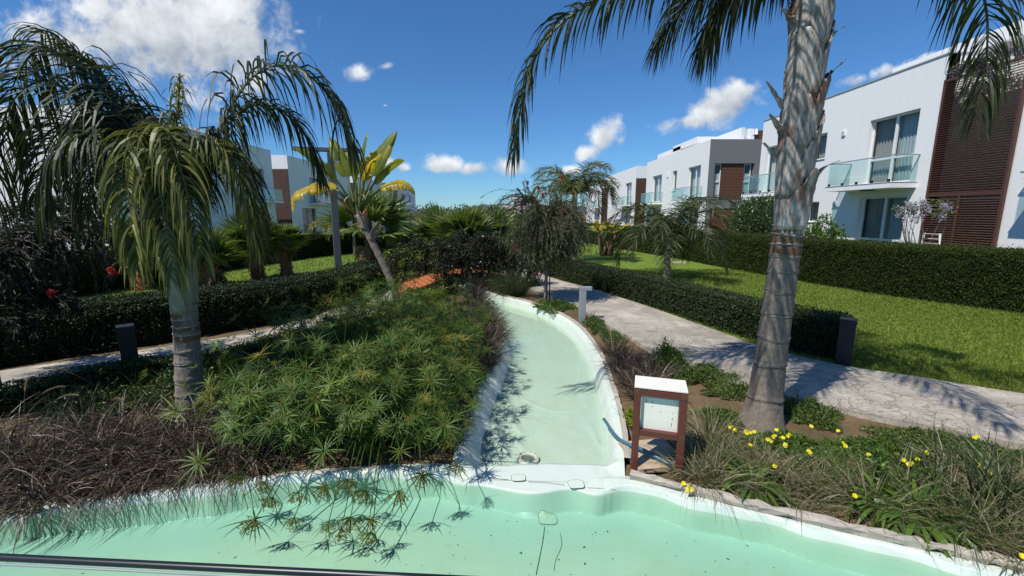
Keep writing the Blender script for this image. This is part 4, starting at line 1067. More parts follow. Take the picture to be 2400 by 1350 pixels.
def arc(c, az, el, length, bend, n=9, seed=0):
    """Points of an arching stalk: starts at c, azimuth az, elevation el, turns down by bend."""
    p = np.array(c, float); out = [p.copy()]; e = el; st = length / (n - 1)
    for i in range(n - 1):
        p = p + st * np.array([math.cos(az) * math.cos(e), math.sin(az) * math.cos(e), math.sin(e)]); out.append(p.copy())
        e -= bend / (n - 1) * (0.5 + 1.0 * i / (n - 1)); e = max(e, -1.5)
    return np.array(out)

def trunk_mesh(base, top, r0, r1, rings, n=28, seed=0, flare=0.0, rows=70, bow=0.0):
    rng = np.random.default_rng(seed); base = np.array(base, float); top = np.array(top, float)
    s = np.linspace(0, 1, rows); ctr = base + (top - base) * s[:, None] + np.array([bow, 0, 0]) * np.sin(s * math.pi)[:, None]
    r = r0 + (r1 - r0) * s + flare * np.exp(-s * (top[2] - base[2]) / 0.22)
    a = np.linspace(0, 2 * math.pi, n, endpoint=False)
    V = np.zeros((rows, n, 3)); ph = rng.random(4) * 6
    for i in range(rows):
        rr = r[i] * (1 + 0.018 * np.sin(3 * a + ph[0] + s[i] * 5) + 0.012 * np.sin(7 * a + ph[1] - s[i] * 9)) + rng.normal(0, 0.0015, n)
        for q in rings:
            dz = (s[i] - q - 0.006 * np.sin(2 * a + q * 30)) * (top[2] - base[2]); rr = rr + 0.010 * np.exp(-(dz / 0.016) ** 2) - 0.006 * np.exp(-((dz + 0.03) / 0.02) ** 2)
        V[i] = ctr[i] + np.stack([rr * np.cos(a), rr * np.sin(a), np.zeros(n)], 1)
    idx = np.arange(rows * n).reshape(rows, n)
    Q = np.stack([idx[:-1], np.roll(idx[:-1], -1, 1), np.roll(idx[1:], -1, 1), idx[1:]], -1).reshape(-1, 4)
    return V.reshape(-1, 3), Q, ctr, r

def ring_band(parent, c, r, seed, tilt=0.0, h=0.022, material='ring_scar'):
    rng = np.random.default_rng(seed); n = 36; a = np.linspace(0, 2 * math.pi, n, endpoint=False)
    zz = tilt * np.cos(a + seed) + rng.normal(0, 0.002, n); V = []
    for (dr, dz) in ((-0.002, -h), (0.004, -h * 0.4), (0.006, h * 0.3), (-0.001, h)):
        rr = r + dr + rng.normal(0, 0.0016, n); V.append(np.stack([c[0] + rr * np.cos(a), c[1] + rr * np.sin(a), c[2] + dz + zz + rng.normal(0, 0.0018, n)], 1))
    idx = np.arange(4 * n).reshape(4, n); b = Bag()
    b.add(np.concatenate(V), np.stack([idx[:-1], np.roll(idx[:-1], -1, 1), np.roll(idx[1:], -1, 1), idx[1:]], -1).reshape(-1, 4))
    return b.build('ring_scar', material, parent, smooth=True)

def sheath(parent, c, r, h, az, span, material, seed, lean=0.02, stub=0.0, name='leaf_sheath', torn=0.12):
    """An old leaf base wrapped round the stem: a shell with a torn upper rim that narrows to a stalk stub."""
    rng = np.random.default_rng(seed); na, nz = 22, 12
    u = np.linspace(-1, 1, na); V = np.zeros((nz, na, 3)); edge = rng.normal(0, 1, na).cumsum(); edge = (edge - edge.mean()) / (abs(edge).max() + 1e-6)
    for j in range(nz):
        t = j / (nz - 1); w = span * (1 - 0.55 * t ** 1.8)
        a = az + u * w / 2
        rr = r * (1.0 + 0.05 * math.sin(t * 3.1)) + lean * t + 0.010 * np.sin(u * 9 + t * 4 + seed) * t + stub * t ** 3 * (1 - u ** 2)
        z = c[2] + h * t * (1 - 0.25 * abs(u) ** 1.5 * t) + torn * edge * t ** 2 * h
        V[j] = np.stack([c[0] + rr * np.cos(a), c[1] + rr * np.sin(a), z], 1)
    V += rng.normal(0, 0.0025, V.shape)
    idx = np.arange(na * nz).reshape(nz, na); b = Bag()
    b.add(V.reshape(-1, 3), np.stack([idx[:-1, :-1], idx[:-1, 1:], idx[1:, 1:], idx[1:, :-1]], -1).reshape(-1, 4))
    o = b.build(name, material, parent, smooth=True)
    m = o.modifiers.new('thickness', 'SOLIDIFY'); m.thickness = 0.010
    return o

def queen_palm(name, base, h, label, spread=1.6, nf=12, seed=0, r=0.11, LL=0.45, material='palm_leaf', group='feather palms', lean=(0, 0), npairs=44, LW=0.024, el0=0.5, el1=1.15, bend=2.4, crown=0.35, droop=1.7, lowf=True):
    rng = np.random.default_rng(seed); base = np.array(base, float)
    root = thing(name, base, label, 'palm', group)
    top = base + np.array([lean[0], lean[1], h])
    V, Q, ctr, rr = trunk_mesh(base - np.array([0, 0, 0.1]), top, r, r * 0.72, [k / 9 for k in range(1, 9)], 16, seed, r * 0.35, 46)
    b = Bag(); b.add(V, Q); b.build('trunk', 'palm_bark', root, smooth=True)
    b = Bag(); b.lathe(top, [(r * 0.74, -0.02), (r * 0.86, crown * 0.25), (r * 0.80, crown * 0.7), (r * 0.45, crown * 1.3)], 14, wob=0.08, seed=seed); b.build('leaf_sheath', 'sheath_green', root, smooth=True)
    c = top + np.array([0, 0, crown * 0.8])
    for k in range(nf):
        az = k * 2.399963 + rng.normal(0, 0.2); f = k / max(1, nf - 1)
        el = el1 - (el1 - el0) * f + rng.normal(0, 0.08)
        pts = arc(c + 0.03 * np.array([math.cos(az), math.sin(az), 0]), az, el, spread * rng.uniform(0.9, 1.15), bend * (0.85 + 0.3 * f), 9)
        frond(root, pts, material, npairs, LL, LW, droop, seed * 100 + k, r0=0.016, nseg=4)
    return root

def fan_leaf(parent, c, az, el, pet, rad, material, seed, nseg=30, name='fan_leaf', droop=0.18, spread=2.0):
    rng = np.random.default_rng(seed); pts = arc(c, az, el, pet, 0.15 + 0.25 * rng.random(), 6)
    b = Bag(); b.tube(pts, np.linspace(0.020, 0.011, 6), 5, True, A=0.9)
    h = pts[-1]; d = nrm(pts[-1] - pts[-2]); s = nrm(np.cross(d, UP) + 1e-6); up = np.cross(s, d); ro = rng.normal(0, 0.75); s, up = s * math.cos(ro) + up * math.sin(ro), up * math.cos(ro) - s * math.sin(ro)
    tilt = rng.normal(0.1, 0.18); d2 = d * math.cos(tilt) - up * math.sin(tilt); up2 = np.cross(s, d2)
    th = np.linspace(-spread, spread, nseg)
    D = d2[None] * np.cos(th)[:, None] + s[None] * np.sin(th)[:, None] + up2[None] * (0.16 * np.abs(np.sin(th)))[:, None]
    L = rad * (0.72 + 0.28 * np.cos(th * 0.75)) * rng.uniform(0.92, 1.06, nseg)
    W = np.full(nseg, rad * (2 * spread / nseg) * 0.86)
    Sv = np.cross(D, up2[None]) + up2[None] * (0.35 * np.where(np.arange(nseg) % 2 == 0, 1, -1))[:, None]
    V, Q, A = ribbon(np.repeat(h[None], nseg, 0), D, L, W, 6, droop * rng.uniform(0.4, 1.8, nseg), Sv, (0.03, 0.55, 0.95, 0.42, 0.02), seed, A=np.clip(rng.normal(0.5, 0.25, nseg), 0, 1))
    b.add(V, Q, A=A); return b.build(name, material, parent)

def fan_palm(name, base, h, r, rad, label, nl=22, seed=0, skirt=6, group='fan palms', dead=4, lowest=0.12, pet=0.45):
    rng = np.random.default_rng(seed); base = np.array(base, float); root = thing(name, base, label, 'palm', group)
    top = base + np.array([0, 0, h]); b = Bag()
    b.lathe(base, [(r * 1.05, -0.05), (r * 0.95, h * 0.3), (r * 0.85, h * 0.7), (r * 0.7, h), (r * 0.2, h + 0.12)], 18, wob=0.1, seed=seed); b.build('trunk', 'fan_trunk', root, smooth=True)
    b = Bag(); nb = int(46 * h / 1.1) + 14
    for k in range(nb):     # stubs of cut leaves
        a = k * 2.399963; z = h * (k + 0.5) / nb; rr = r * (1.0 - 0.28 * z / h) * 0.95; p = base + np.array([math.cos(a) * rr, math.sin(a) * rr, z])
        o = np.array([math.cos(a), math.sin(a), 0]); s = np.array([-math.sin(a), math.cos(a), 0]); L = rng.uniform(0.09, 0.17); w = rng.uniform(0.030, 0.05)
        tip = p + o * L * 0.75 + UP * L * rng.uniform(0.3, 1.0)
        b.add([p - s * w, p + s * w, p + s * w * 0.5 + UP * 0.05, p - s * w * 0.5 + UP * 0.05, tip - s * w * 0.35, tip + s * w * 0.35, tip + UP * 0.012], [(0, 1, 5, 4), (3, 4, 5, 2)], [(0, 4, 3), (1, 2, 5), (4, 6, 5)], A=rng.random())
    b.build('leaf_stubs', 'fan_boot', root)['kind'] = 'stuff'
    for k in range(nl):
        f = k / (nl - 1); az = k * 2.399963 + rng.normal(0, 0.15); el = 1.45 - (1.45 - lowest) * f ** 1.1
        fan_leaf(root, top + np.array([0, 0, 0.03]), az, el, rad * pet * rng.uniform(0.85, 1.15), rad * rng.uniform(0.85, 1.05) * (0.8 if f < 0.15 else 1), 'fan_leaf', seed * 50 + k)
    for k in range(dead):
        fan_leaf(root, top - np.array([0, 0, 0.05]), k * 1.7 + seed, -0.6 - 0.3 * rng.random(), rad * 0.4, rad * 0.62, 'fan_leaf_dead', seed * 50 + 40 + k, 16, 'dead_leaf', 1.4, 1.4)
    return root

def paddle_leaf(parent, c, az, el, pet, L, W, material, seed, bend_pet=0.5, bend=1.2, splits=7, name='leaf', petmat='petiole', twist=0.0, gap=0.25):
    """A banana-like leaf: stalk, midrib and a blade torn into lobes."""
    rng = np.random.default_rng(seed); P1 = arc(c, az, el, pet, bend_pet, 8); d = nrm(P1[-1] - P1[-2])
    e2 = math.asin(max(-1, min(1, d[2]))); P2 = arc(P1[-1], az, e2, L, bend, 25)
    b = Bag(); b.tube(np.vstack([P1, P2[1:]]), np.concatenate([np.linspace(0.032, 0.018, 8), np.linspace(0.017, 0.004, 24)]), 6, True)
    st = b.build(name + '_stalk' if name == 'leaf' else name, petmat, parent, smooth=True)
    T = nrm(np.gradient(P2, axis=0)); S = nrm(np.cross(T, UP) + np.array([1e-4, 0, 0]))
    # keep the side direction continuous when the midrib turns down
    for i in range(1, len(S)):
        if S[i] @ S[i - 1] < 0: S[i] = -S[i]
    Nn = np.cross(S, T); S2 = S * math.cos(twist) + Nn * math.sin(twist); N2 = np.cross(S2, T)
    bl = Bag(); nu = 7
    for side in (-1, 1):
        cuts = np.sort(np.concatenate([[0, 1], np.clip((np.arange(1, splits) + rng.normal(0, 0.22, splits - 1)) / splits, 0.05, 0.95)]))
        for q in range(splits):
            a0, a1 = cuts[q], cuts[q + 1]; hang = rng.uniform(-0.1, 0.55); g = gap * rng.random()
            rows = 7; V = []
            for j in range(rows):
                f = j / (rows - 1); tt = a0 + (a1 - a0) * f; x = tt * 24; i = min(int(x), 23); w = x - i
                p = P2[i] * (1 - w) + P2[i + 1] * w; sv = nrm(S2[i] * (1 - w) + S2[i + 1] * w); nv = N2[i]; tv = T[i]
                wid = W * (math.sin(math.pi * min(1, tt * 0.93 + 0.07) ** 0.75) ** 0.7) * (1 - 0.10 * (abs(f - 0.5) * 2) ** 3)
                for k in range(nu):
                    v = k / (nu - 1); sh = g * (f - 0.5) * -0.35 * v * (a1 - a0) * L
                    V.append(p + side * sv * wid * v * math.cos(0.35 + hang * v) + nv * wid * (0.22 * v * (1 - v) * 2 - (hang) * v * v * 0.6) + tv * (0.12 * wid * v + sh) + UP * (-0.10 * hang * wid * v * v))
            idx = np.arange(rows * nu).reshape(rows, nu)
            bl.add(V, np.stack([idx[:-1, :-1], idx[:-1, 1:], idx[1:, 1:], idx[1:, :-1]], -1).reshape(-1, 4), A=np.clip(rng.normal(0.5, 0.25), 0, 1))
    return bl.build('blade', material, st, smooth=True)

def hedge(name, curve, width, height, label, leaf, ll, seed, density=1.0, group=None, core='hedge_core', jag=0.04, cat='hedge', flat=True, lw=0.55, up=0.0, pix=0.0030, closed_ends=True, hvar=0.0):
    rng = np.random.default_rng(seed); C = np.asarray(curve, float); C = resample(C, max(30, int(len(C))))
    t = nrm(np.gradient(C, axis=0)); nn = np.stack([-t[:, 1], t[:, 0]], 1)
    root = thing(name, (*C[len(C) // 2], 0), label, cat, group)
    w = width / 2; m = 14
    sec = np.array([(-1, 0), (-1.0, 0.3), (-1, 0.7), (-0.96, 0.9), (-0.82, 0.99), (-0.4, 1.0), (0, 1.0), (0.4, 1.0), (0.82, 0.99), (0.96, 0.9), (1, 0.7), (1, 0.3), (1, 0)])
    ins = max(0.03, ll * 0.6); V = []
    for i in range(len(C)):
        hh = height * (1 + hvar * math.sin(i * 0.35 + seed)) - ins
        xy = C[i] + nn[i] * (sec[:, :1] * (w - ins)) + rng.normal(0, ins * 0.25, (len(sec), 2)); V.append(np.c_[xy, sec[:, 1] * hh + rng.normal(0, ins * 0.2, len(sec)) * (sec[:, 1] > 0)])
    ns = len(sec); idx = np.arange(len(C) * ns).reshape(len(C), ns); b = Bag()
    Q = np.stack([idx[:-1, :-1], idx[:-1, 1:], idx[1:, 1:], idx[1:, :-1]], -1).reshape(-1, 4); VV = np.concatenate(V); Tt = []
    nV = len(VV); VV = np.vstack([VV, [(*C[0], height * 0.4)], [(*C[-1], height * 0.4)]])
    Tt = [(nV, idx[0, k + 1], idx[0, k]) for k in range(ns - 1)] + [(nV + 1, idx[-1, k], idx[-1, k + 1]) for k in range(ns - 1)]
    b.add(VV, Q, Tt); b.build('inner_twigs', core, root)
    # leaves over the clipped surface
    seglen = np.linalg.norm(np.diff(C, axis=0), axis=1); per = 2 * height + width; cover = 2.6 * density
    dist = np.linalg.norm(C[:-1], axis=1); s_leaf = np.maximum(ll, dist * pix); cnt = rng.poisson(seglen * per * cover / (s_leaf * s_leaf * lw))
    seg = np.repeat(np.arange(len(seglen)), cnt); N = len(seg); f = rng.random(N)[:, None]
    c2 = C[seg] * (1 - f) + C[seg + 1] * f; n2 = nn[seg]; t2 = t[seg]; s = s_leaf[seg]
    q = rng.random(N) * per; side = np.where(q < height, -1, np.where(q < height + width, 0, 1))
    h_here = height * (1 + hvar * np.sin((seg + f[:, 0]) * 0.35 + seed))
    u = np.where(side == 0, (q - height) / width * 2 - 1, side); z = np.where(side == 0, h_here, np.where(side < 0, q, q - height - width))
    rnd = np.clip((z - (height - 0.14)) / 0.14, 0, 1) * (np.abs(u) > 0.85) * 0.06
    jit = jag * wav(c2[:, 0] + u, c2[:, 1] + z, 4.0) + rng.normal(-0.2 * ll, ll * 0.45, N) + (rng.random(N) < 0.03) * rng.random(N) * ll * 2.2
    P = np.c_[c2 + n2 * (u * (w - rnd))[:, None], z - rnd]
    Nrm = np.where((side == 0)[:, None], np.array([0, 0, 1.0]), np.c_[n2 * side[:, None], np.zeros(N)])
    P = P + Nrm * jit[:, None]; P[:, 2] = np.maximum(P[:, 2], 0.02)
    ends = int(2 * width * height * cover / (ll * ll * lw) * 0.7)
    for e, sg in ((0, -1), (-1, 1)):
        k = ends // 2; uu = rng.uniform(-1, 1, k); zz = rng.uniform(0.02, height, k)
        Pe = np.c_[C[e] + nn[e] * (uu * w)[:, None] + t[e] * (sg * np.abs(rng.normal(0, ll * 0.6, k)))[:, None], zz]; P = np.vstack([P, Pe]); Nrm = np.vstack([Nrm, np.tile([t[e][0] * sg, t[e][1] * sg, 0], (k, 1))]); s = np.concatenate([s, np.full(k, ll)])
    Dd = nrm(Nrm * 0.75 + randdir(len(P), rng) * 0.95 + UP * up)
    V, T, A = leaves(P - Dd * (s * 0.3)[:, None], Dd, s * rng.uniform(0.7, 1.3, len(P)), s * lw * rng.uniform(0.8, 1.2, len(P)), seed, A=np.clip(rng.beta(1.6, 2.4, len(P)), 0, 1))
    b = Bag(); b.add(V, T=T, A=A); o = b.build('foliage', leaf, root); o['kind'] = 'stuff'
    return root

def shrub(name, base, rx, ry, h, label, leaf, ll, n, seed, group=None, cat='shrub', z0=0.05, lw=0.5, stems=7, lobes=6, fill=0.55, rootless=False):
    """A bush: stems and leaves spread through several lobes of its crown."""
    rng = np.random.default_rng(seed); base = np.array(base, float); root = thing(name, base, label, cat, group)
    b = Bag(); cs = []
    for k in range(lobes):
        a = k * 2.4 + rng.random(); rr = math.sqrt((k + 0.4) / lobes) * 0.62; cs.append((base[0] + rx * rr * math.cos(a), base[1] + ry * rr * math.sin(a), base[2] + z0 + (h - z0) * rng.uniform(0.42, 0.72), rng.uniform(0.40, 0.58)))
    for k in range(stems):
        c = cs[k % lobes]; p = smooth_curve([base + np.array([rng.normal(0, rx * 0.08), rng.normal(0, ry * 0.08), 0]), base + (np.array(c[:3]) - base) * 0.5 + rng.normal(0, 0.05, 3), np.array(c[:3])], 8)
        b.tube(p, np.linspace(0.018, 0.006, 8) * max(1, h), 5, True)
    b.build('stem', 'twig', root)
    k = rng.integers(0, lobes, n); cc = np.array(cs)[k]; d = randdir(n, rng); rad = cc[:, 3] * (fill + (1 - fill) * rng.random(n) ** 0.5) * (1 + 0.18 * wav(d[:, 0] * 4 + k, d[:, 2] * 4, 1.0))
    P = cc[:, :3] + d * rad[:, None] * np.array([rx, ry, h * 0.62]); ok = (P[:, 2] > base[2] + z0); P = P[ok]; d = d[ok]
    Dd = nrm(d * 0.8 + randdir(len(P), rng) * 0.9 + UP * 0.25); L = ll * rng.uniform(0.7, 1.3, len(P))
    V, T, A = leaves(P, Dd, L, L * lw, seed, A=rng.beta(1.6, 2.2, len(P)))
    b = Bag(); b.add(V, T=T, A=A); o = b.build('foliage', leaf, root); o['kind'] = 'stuff'
    return root

def grass_clump(name, base, r, h, n, label, material, seed, group=None, cat='grass', W=0.008, droop=1.3, lean=(0, 0), nseg=5, plumes=0, plume_len=0.16, spread=0.55, plume_h=1.15, gz=0.0):
    rng = np.random.default_rng(seed); base = np.array(base, float); root = thing(name, base, label, cat, group)
    a = rng.random(n) * 2 * math.pi; q = np.sqrt(rng.random(n)) * r
    P = np.stack([base[0] + np.cos(a) * q, base[1] + np.sin(a) * q, np.full(n, base[2])], 1)
    out = np.stack([np.cos(a), np.sin(a), np.zeros(n)], 1) * (spread * (0.25 + q / r) * rng.uniform(0.4, 1.4, n))[:, None]
    D = out + UP * 1.0 + np.array([lean[0], lean[1], 0]) + rng.normal(0, 0.16, (n, 3))
    V, Q, A = ribbon(P, D, h * rng.uniform(0.55, 1.2, n), W * rng.uniform(0.6, 1.3, n), nseg, droop * rng.uniform(0.4, 1.5, n), None, (0.8, 1.0, 0.8, 0.45, 0.05), seed, A=rng.beta(1.1, 1.7, n))
    b = Bag(); b.add(V, Q, A=A); o = b.build('blades', material, root); o['kind'] = 'stuff'
    for k in range(plumes):
        az = rng.random() * 6.28; p = arc(base + np.array([rng.normal(0, r * 0.4), rng.normal(0, r * 0.4), 0.05]), az, 1.25 + rng.normal(0, 0.12), h * plume_h * rng.uniform(0.9, 1.2), 0.9, 9)
        pb = Bag(); pb.tube(p, 0.0025, 4, False, A=0.2); st = pb.build('stalk', 'purple_grass', root)
        q = arc(p[-1], az, math.asin(np.clip(nrm(p[-1] - p[-2])[2], -1, 1)), plume_len, 0.9, 10); m = 240
        i = rng.integers(0, 9, m); f = rng.random(m)[:, None]; pp = q[i] * (1 - f) + q[i + 1] * f; tt = nrm(q[i + 1] - q[i])
        dd = nrm(randdir(m, rng) * 0.8 + tt * 0.7); V, Q, A = ribbon(pp, dd, 0.022 * np.sin(np.clip((i + f[:, 0]) / 9, 0.05, 0.97) * math.pi) ** 0.4, 0.0030, 1, 0.0, seed=seed + k)
        pb = Bag(); pb.tube(q, 0.004, 4, False, A=0.4); pb.add(V, Q, A=A); pb.build('plume', 'plume', st)
    return root

def umbel(bag, fbag, c, d, R_, seed, nb=16, flower=True, droop=0.5, nf=22, fl=0.34):
    """Head of an umbrella sedge: whorl of bracts, spray of flowers in the middle."""
    rng = np.random.default_rng(seed); d = nrm(np.array(d, float)); s = nrm(np.cross(d, [0.3, 0.8, 0.1])); u = np.cross(s, d)
    a = np.arange(nb) * 2 * math.pi / nb + rng.normal(0, 0.12, nb)
    D = s[None] * np.cos(a)[:, None] + u[None] * np.sin(a)[:, None] + d[None] * rng.uniform(0.05, 0.65, nb)[:, None]
    V, Q, A = ribbon(np.repeat(np.array(c)[None], nb, 0), D, R_ * rng.uniform(0.65, 1.15, nb), R_ * 0.058 * rng.uniform(0.8, 1.2, nb), 4, droop * rng.uniform(0.4, 1.6, nb), np.cross(D, d[None]), (0.45, 1.0, 0.9, 0.55, 0.04), seed, A=np.clip(rng.random() * 0.6 + rng.random(nb) * 0.4, 0, 1))
    bag.add(V, Q, A=A)
    if flower:
        n = nf; Df = randdir(n, rng) * 0.8 + d[None] * 0.9; L = R_ * fl * rng.uniform(0.5, 1.1, n)
        V, Q, A = ribbon(np.repeat(np.array(c)[None], n, 0), Df, L, 0.0022, 1, 0.0, seed=seed); fbag.add(V, Q, A=A * 0.4)
        tips = np.array(c)[None] + nrm(Df) * L[:, None]; m = 5
        Pp = np.repeat(tips, m, 0); V, T, A = leaves(Pp, randdir(n * m, rng), R_ * 0.075, R_ * 0.034, seed, A=rng.random(n * m)); fbag.add(V, T=T, A=A)

def weeping_bottlebrush(name, base, h, rx, z_low, label, leaf, seed, nbr=300, nflow=18, trunk_r=0.035, lean=(0, 0), lpb=46, group=None, ll=0.075, flower_r=0.04, top_spike=True, trunk=True):
    rng = np.random.default_rng(seed); base = np.array(base, float); root = thing(name, base, label, 'tree', group); bag = Bag(); tb = Bag()
    top = base + np.array([lean[0], lean[1], h * 0.72])
    tr = smooth_curve([base - np.array([0, 0, 0.05]), base + np.array([lean[0] * 0.3 + 0.02, lean[1] * 0.3, h * 0.35]), top], 16)
    if trunk: tb.tube(tr, np.linspace(trunk_r, trunk_r * 0.5, 16), 8, True)
    limbs = []
    for k in range(14):
        az = k * 2.4 + rng.normal(0, 0.2); st = tr[int(rng.integers(7, 16))]; L = rx * rng.uniform(0.6, 1.15)
        p = arc(st, az, rng.uniform(0.5, 1.25), L * 1.25, rng.uniform(0.9, 1.7), 8); limbs.append(p); tb.tube(p, np.linspace(trunk_r * 0.45, 0.006, 8), 5, False)
    tb.build('trunk', 'pale_bark', root, smooth=True)
    ends = []
    Ps, Ds, Tw = [], [], Bag()
    for k in range(nbr):
        L_ = limbs[rng.integers(0, len(limbs))]; i = int(rng.integers(2, 8)); st = L_[i] + rng.normal(0, 0.05, 3); az = math.atan2(st[1] - base[1], st[0] - base[0]) + rng.normal(0, 0.9)
        upw = top_spike and rng.random() < 0.13
        if upw: p = arc(st, az, rng.uniform(0.7, 1.45), h * rng.uniform(0.08, 0.18), rng.uniform(0.0, 0.6), 8)
        else:
            ln = min(h * rng.uniform(0.16, 0.50), max(0.15, (st[2] - z_low - base[2]) * rng.uniform(0.6, 1.05))); p = arc(st, az, rng.uniform(-0.9, 0.6), ln, rng.uniform(1.4, 2.6), 8)
        Tw.tube(p, 0.0035, 3, False, A=0.7); ends.append((p[-1], nrm(p[-1] - p[-2])))
        m = int(lpb * rng.uniform(0.7, 1.2)); j = rng.random(m) * 6.99; jj = j.astype(int); f = (j - jj)[:, None]
        pp = p[jj] * (1 - f) + p[jj + 1] * f; tt = nrm(p[jj + 1] - p[jj]); Ps.append(pp); Ds.append(nrm(tt * 1.0 + randdir(m, rng) * 0.62))
    P = np.concatenate(Ps); Dd = np.concatenate(Ds); L = ll * rng.uniform(0.6, 1.2, len(P))
    V, T, A = leaves(P, Dd, L, L * 0.17, seed, A=rng.beta(1.4, 2.0, len(P)), fold=0.1); bag.add(V, T=T, A=A)
    o = bag.build('foliage', leaf, root); o['kind'] = 'stuff'; o2 = Tw.build('branchlets', 'twig', root); o2['kind'] = 'stuff'
    return root, ends, rng

def brush_flower(parent, c, d, r, L, seed):
    rng = np.random.default_rng(seed); n = 260; t = rng.random(n); d = nrm(np.array(d)); P = np.array(c)[None] - d[None] * (t * L)[:, None]
    D = np.cross(np.repeat(d[None], n, 0), randdir(n, rng)) + d[None] * 0.25
    V, Q, A = ribbon(P, D, r * rng.uniform(0.75, 1.1, n), 0.0035, 1, 0.1, seed=seed, prof=(1, 1, 1, 1, 0.7)); b = Bag(); b.add(V, Q, A=A); return b.build('flower', 'red_flower', parent)
# ------------------------------------------------------------------ hedges
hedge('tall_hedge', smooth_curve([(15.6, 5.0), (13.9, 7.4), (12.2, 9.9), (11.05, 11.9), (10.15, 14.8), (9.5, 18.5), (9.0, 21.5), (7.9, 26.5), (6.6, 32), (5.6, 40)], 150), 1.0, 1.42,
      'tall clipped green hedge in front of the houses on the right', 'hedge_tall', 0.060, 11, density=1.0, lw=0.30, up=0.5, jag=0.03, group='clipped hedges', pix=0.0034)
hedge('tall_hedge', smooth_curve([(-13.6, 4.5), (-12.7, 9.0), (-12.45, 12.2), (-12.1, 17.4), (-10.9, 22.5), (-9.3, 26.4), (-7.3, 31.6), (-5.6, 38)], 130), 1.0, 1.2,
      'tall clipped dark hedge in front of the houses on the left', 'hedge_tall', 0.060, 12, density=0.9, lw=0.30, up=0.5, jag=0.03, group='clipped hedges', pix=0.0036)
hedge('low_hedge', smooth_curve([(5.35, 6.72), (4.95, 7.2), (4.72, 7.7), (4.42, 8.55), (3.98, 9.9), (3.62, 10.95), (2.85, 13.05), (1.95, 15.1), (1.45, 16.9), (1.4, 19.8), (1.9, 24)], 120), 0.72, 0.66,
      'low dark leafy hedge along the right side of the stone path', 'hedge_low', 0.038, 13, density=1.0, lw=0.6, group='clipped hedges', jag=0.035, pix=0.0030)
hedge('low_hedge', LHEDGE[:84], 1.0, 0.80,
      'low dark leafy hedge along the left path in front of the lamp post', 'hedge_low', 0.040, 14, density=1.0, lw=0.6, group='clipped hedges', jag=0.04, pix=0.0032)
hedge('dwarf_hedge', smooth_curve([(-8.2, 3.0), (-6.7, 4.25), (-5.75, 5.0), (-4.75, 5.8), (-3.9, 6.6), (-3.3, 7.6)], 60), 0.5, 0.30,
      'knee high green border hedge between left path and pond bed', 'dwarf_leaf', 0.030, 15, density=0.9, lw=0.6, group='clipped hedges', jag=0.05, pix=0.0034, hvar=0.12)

# ------------------------------------------------------------------ lawn blades near the camera
def lawn_blades():
    rng = np.random.default_rng(21); n = 110000
    y = 4.6 + 13 * rng.random(n) ** 1.5; x0 = np.interp(y, PATH_R[:, 1], PATH_R[:, 0]); x1 = np.minimum(13.5, y * 1.65 + 1.2)
    x = x0 + 0.05 + (x1 - x0) * rng.random(n); ok = x1 > x0; x, y = x[ok], y[ok]; n = len(x)
    d = np.hypot(x, y); P = np.c_[x, y, np.full(n, 0.015)]
    D = rng.normal(0, 0.55, (n, 3)); D[:, 2] = 1.0
    V, Q, A = ribbon(P, D, 0.045 * rng.uniform(0.6, 1.3, n) + 0.001 * d, 0.004 + 0.0010 * d, 1, 0.0, seed=22, prof=(1, 0.9, 0.7, 0.4, 0.15), A=rng.beta(1.6, 1.8, n))
    b = Bag(); b.add(V, Q, A=A); tag(b.build('lawn_grass', 'lawn_blade'), 'short mown grass blades of the right lawn', 'grass', kind='stuff')
    n = 26000; y = 9 + 15 * rng.random(n) ** 1.3; x = -3.5 - y * 0.75 * rng.random(n) ** 0.8
    ok = x > -12; x, y = x[ok], y[ok]; n = len(x); d = np.hypot(x, y); D = rng.normal(0, 0.55, (n, 3)); D[:, 2] = 1.0
    V, Q, A = ribbon(np.c_[x, y, np.full(n, 0.015)], D, 0.05 + 0.001 * d, 0.004 + 0.0011 * d, 1, 0.0, seed=23, prof=(1, 0.9, 0.7, 0.4, 0.15), A=rng.beta(1.6, 1.8, n))
    b = Bag(); b.add(V, Q, A=A); tag(b.build('lawn_grass', 'lawn_blade'), 'short mown grass blades of the left lawn', 'grass', kind='stuff')
lawn_blades()

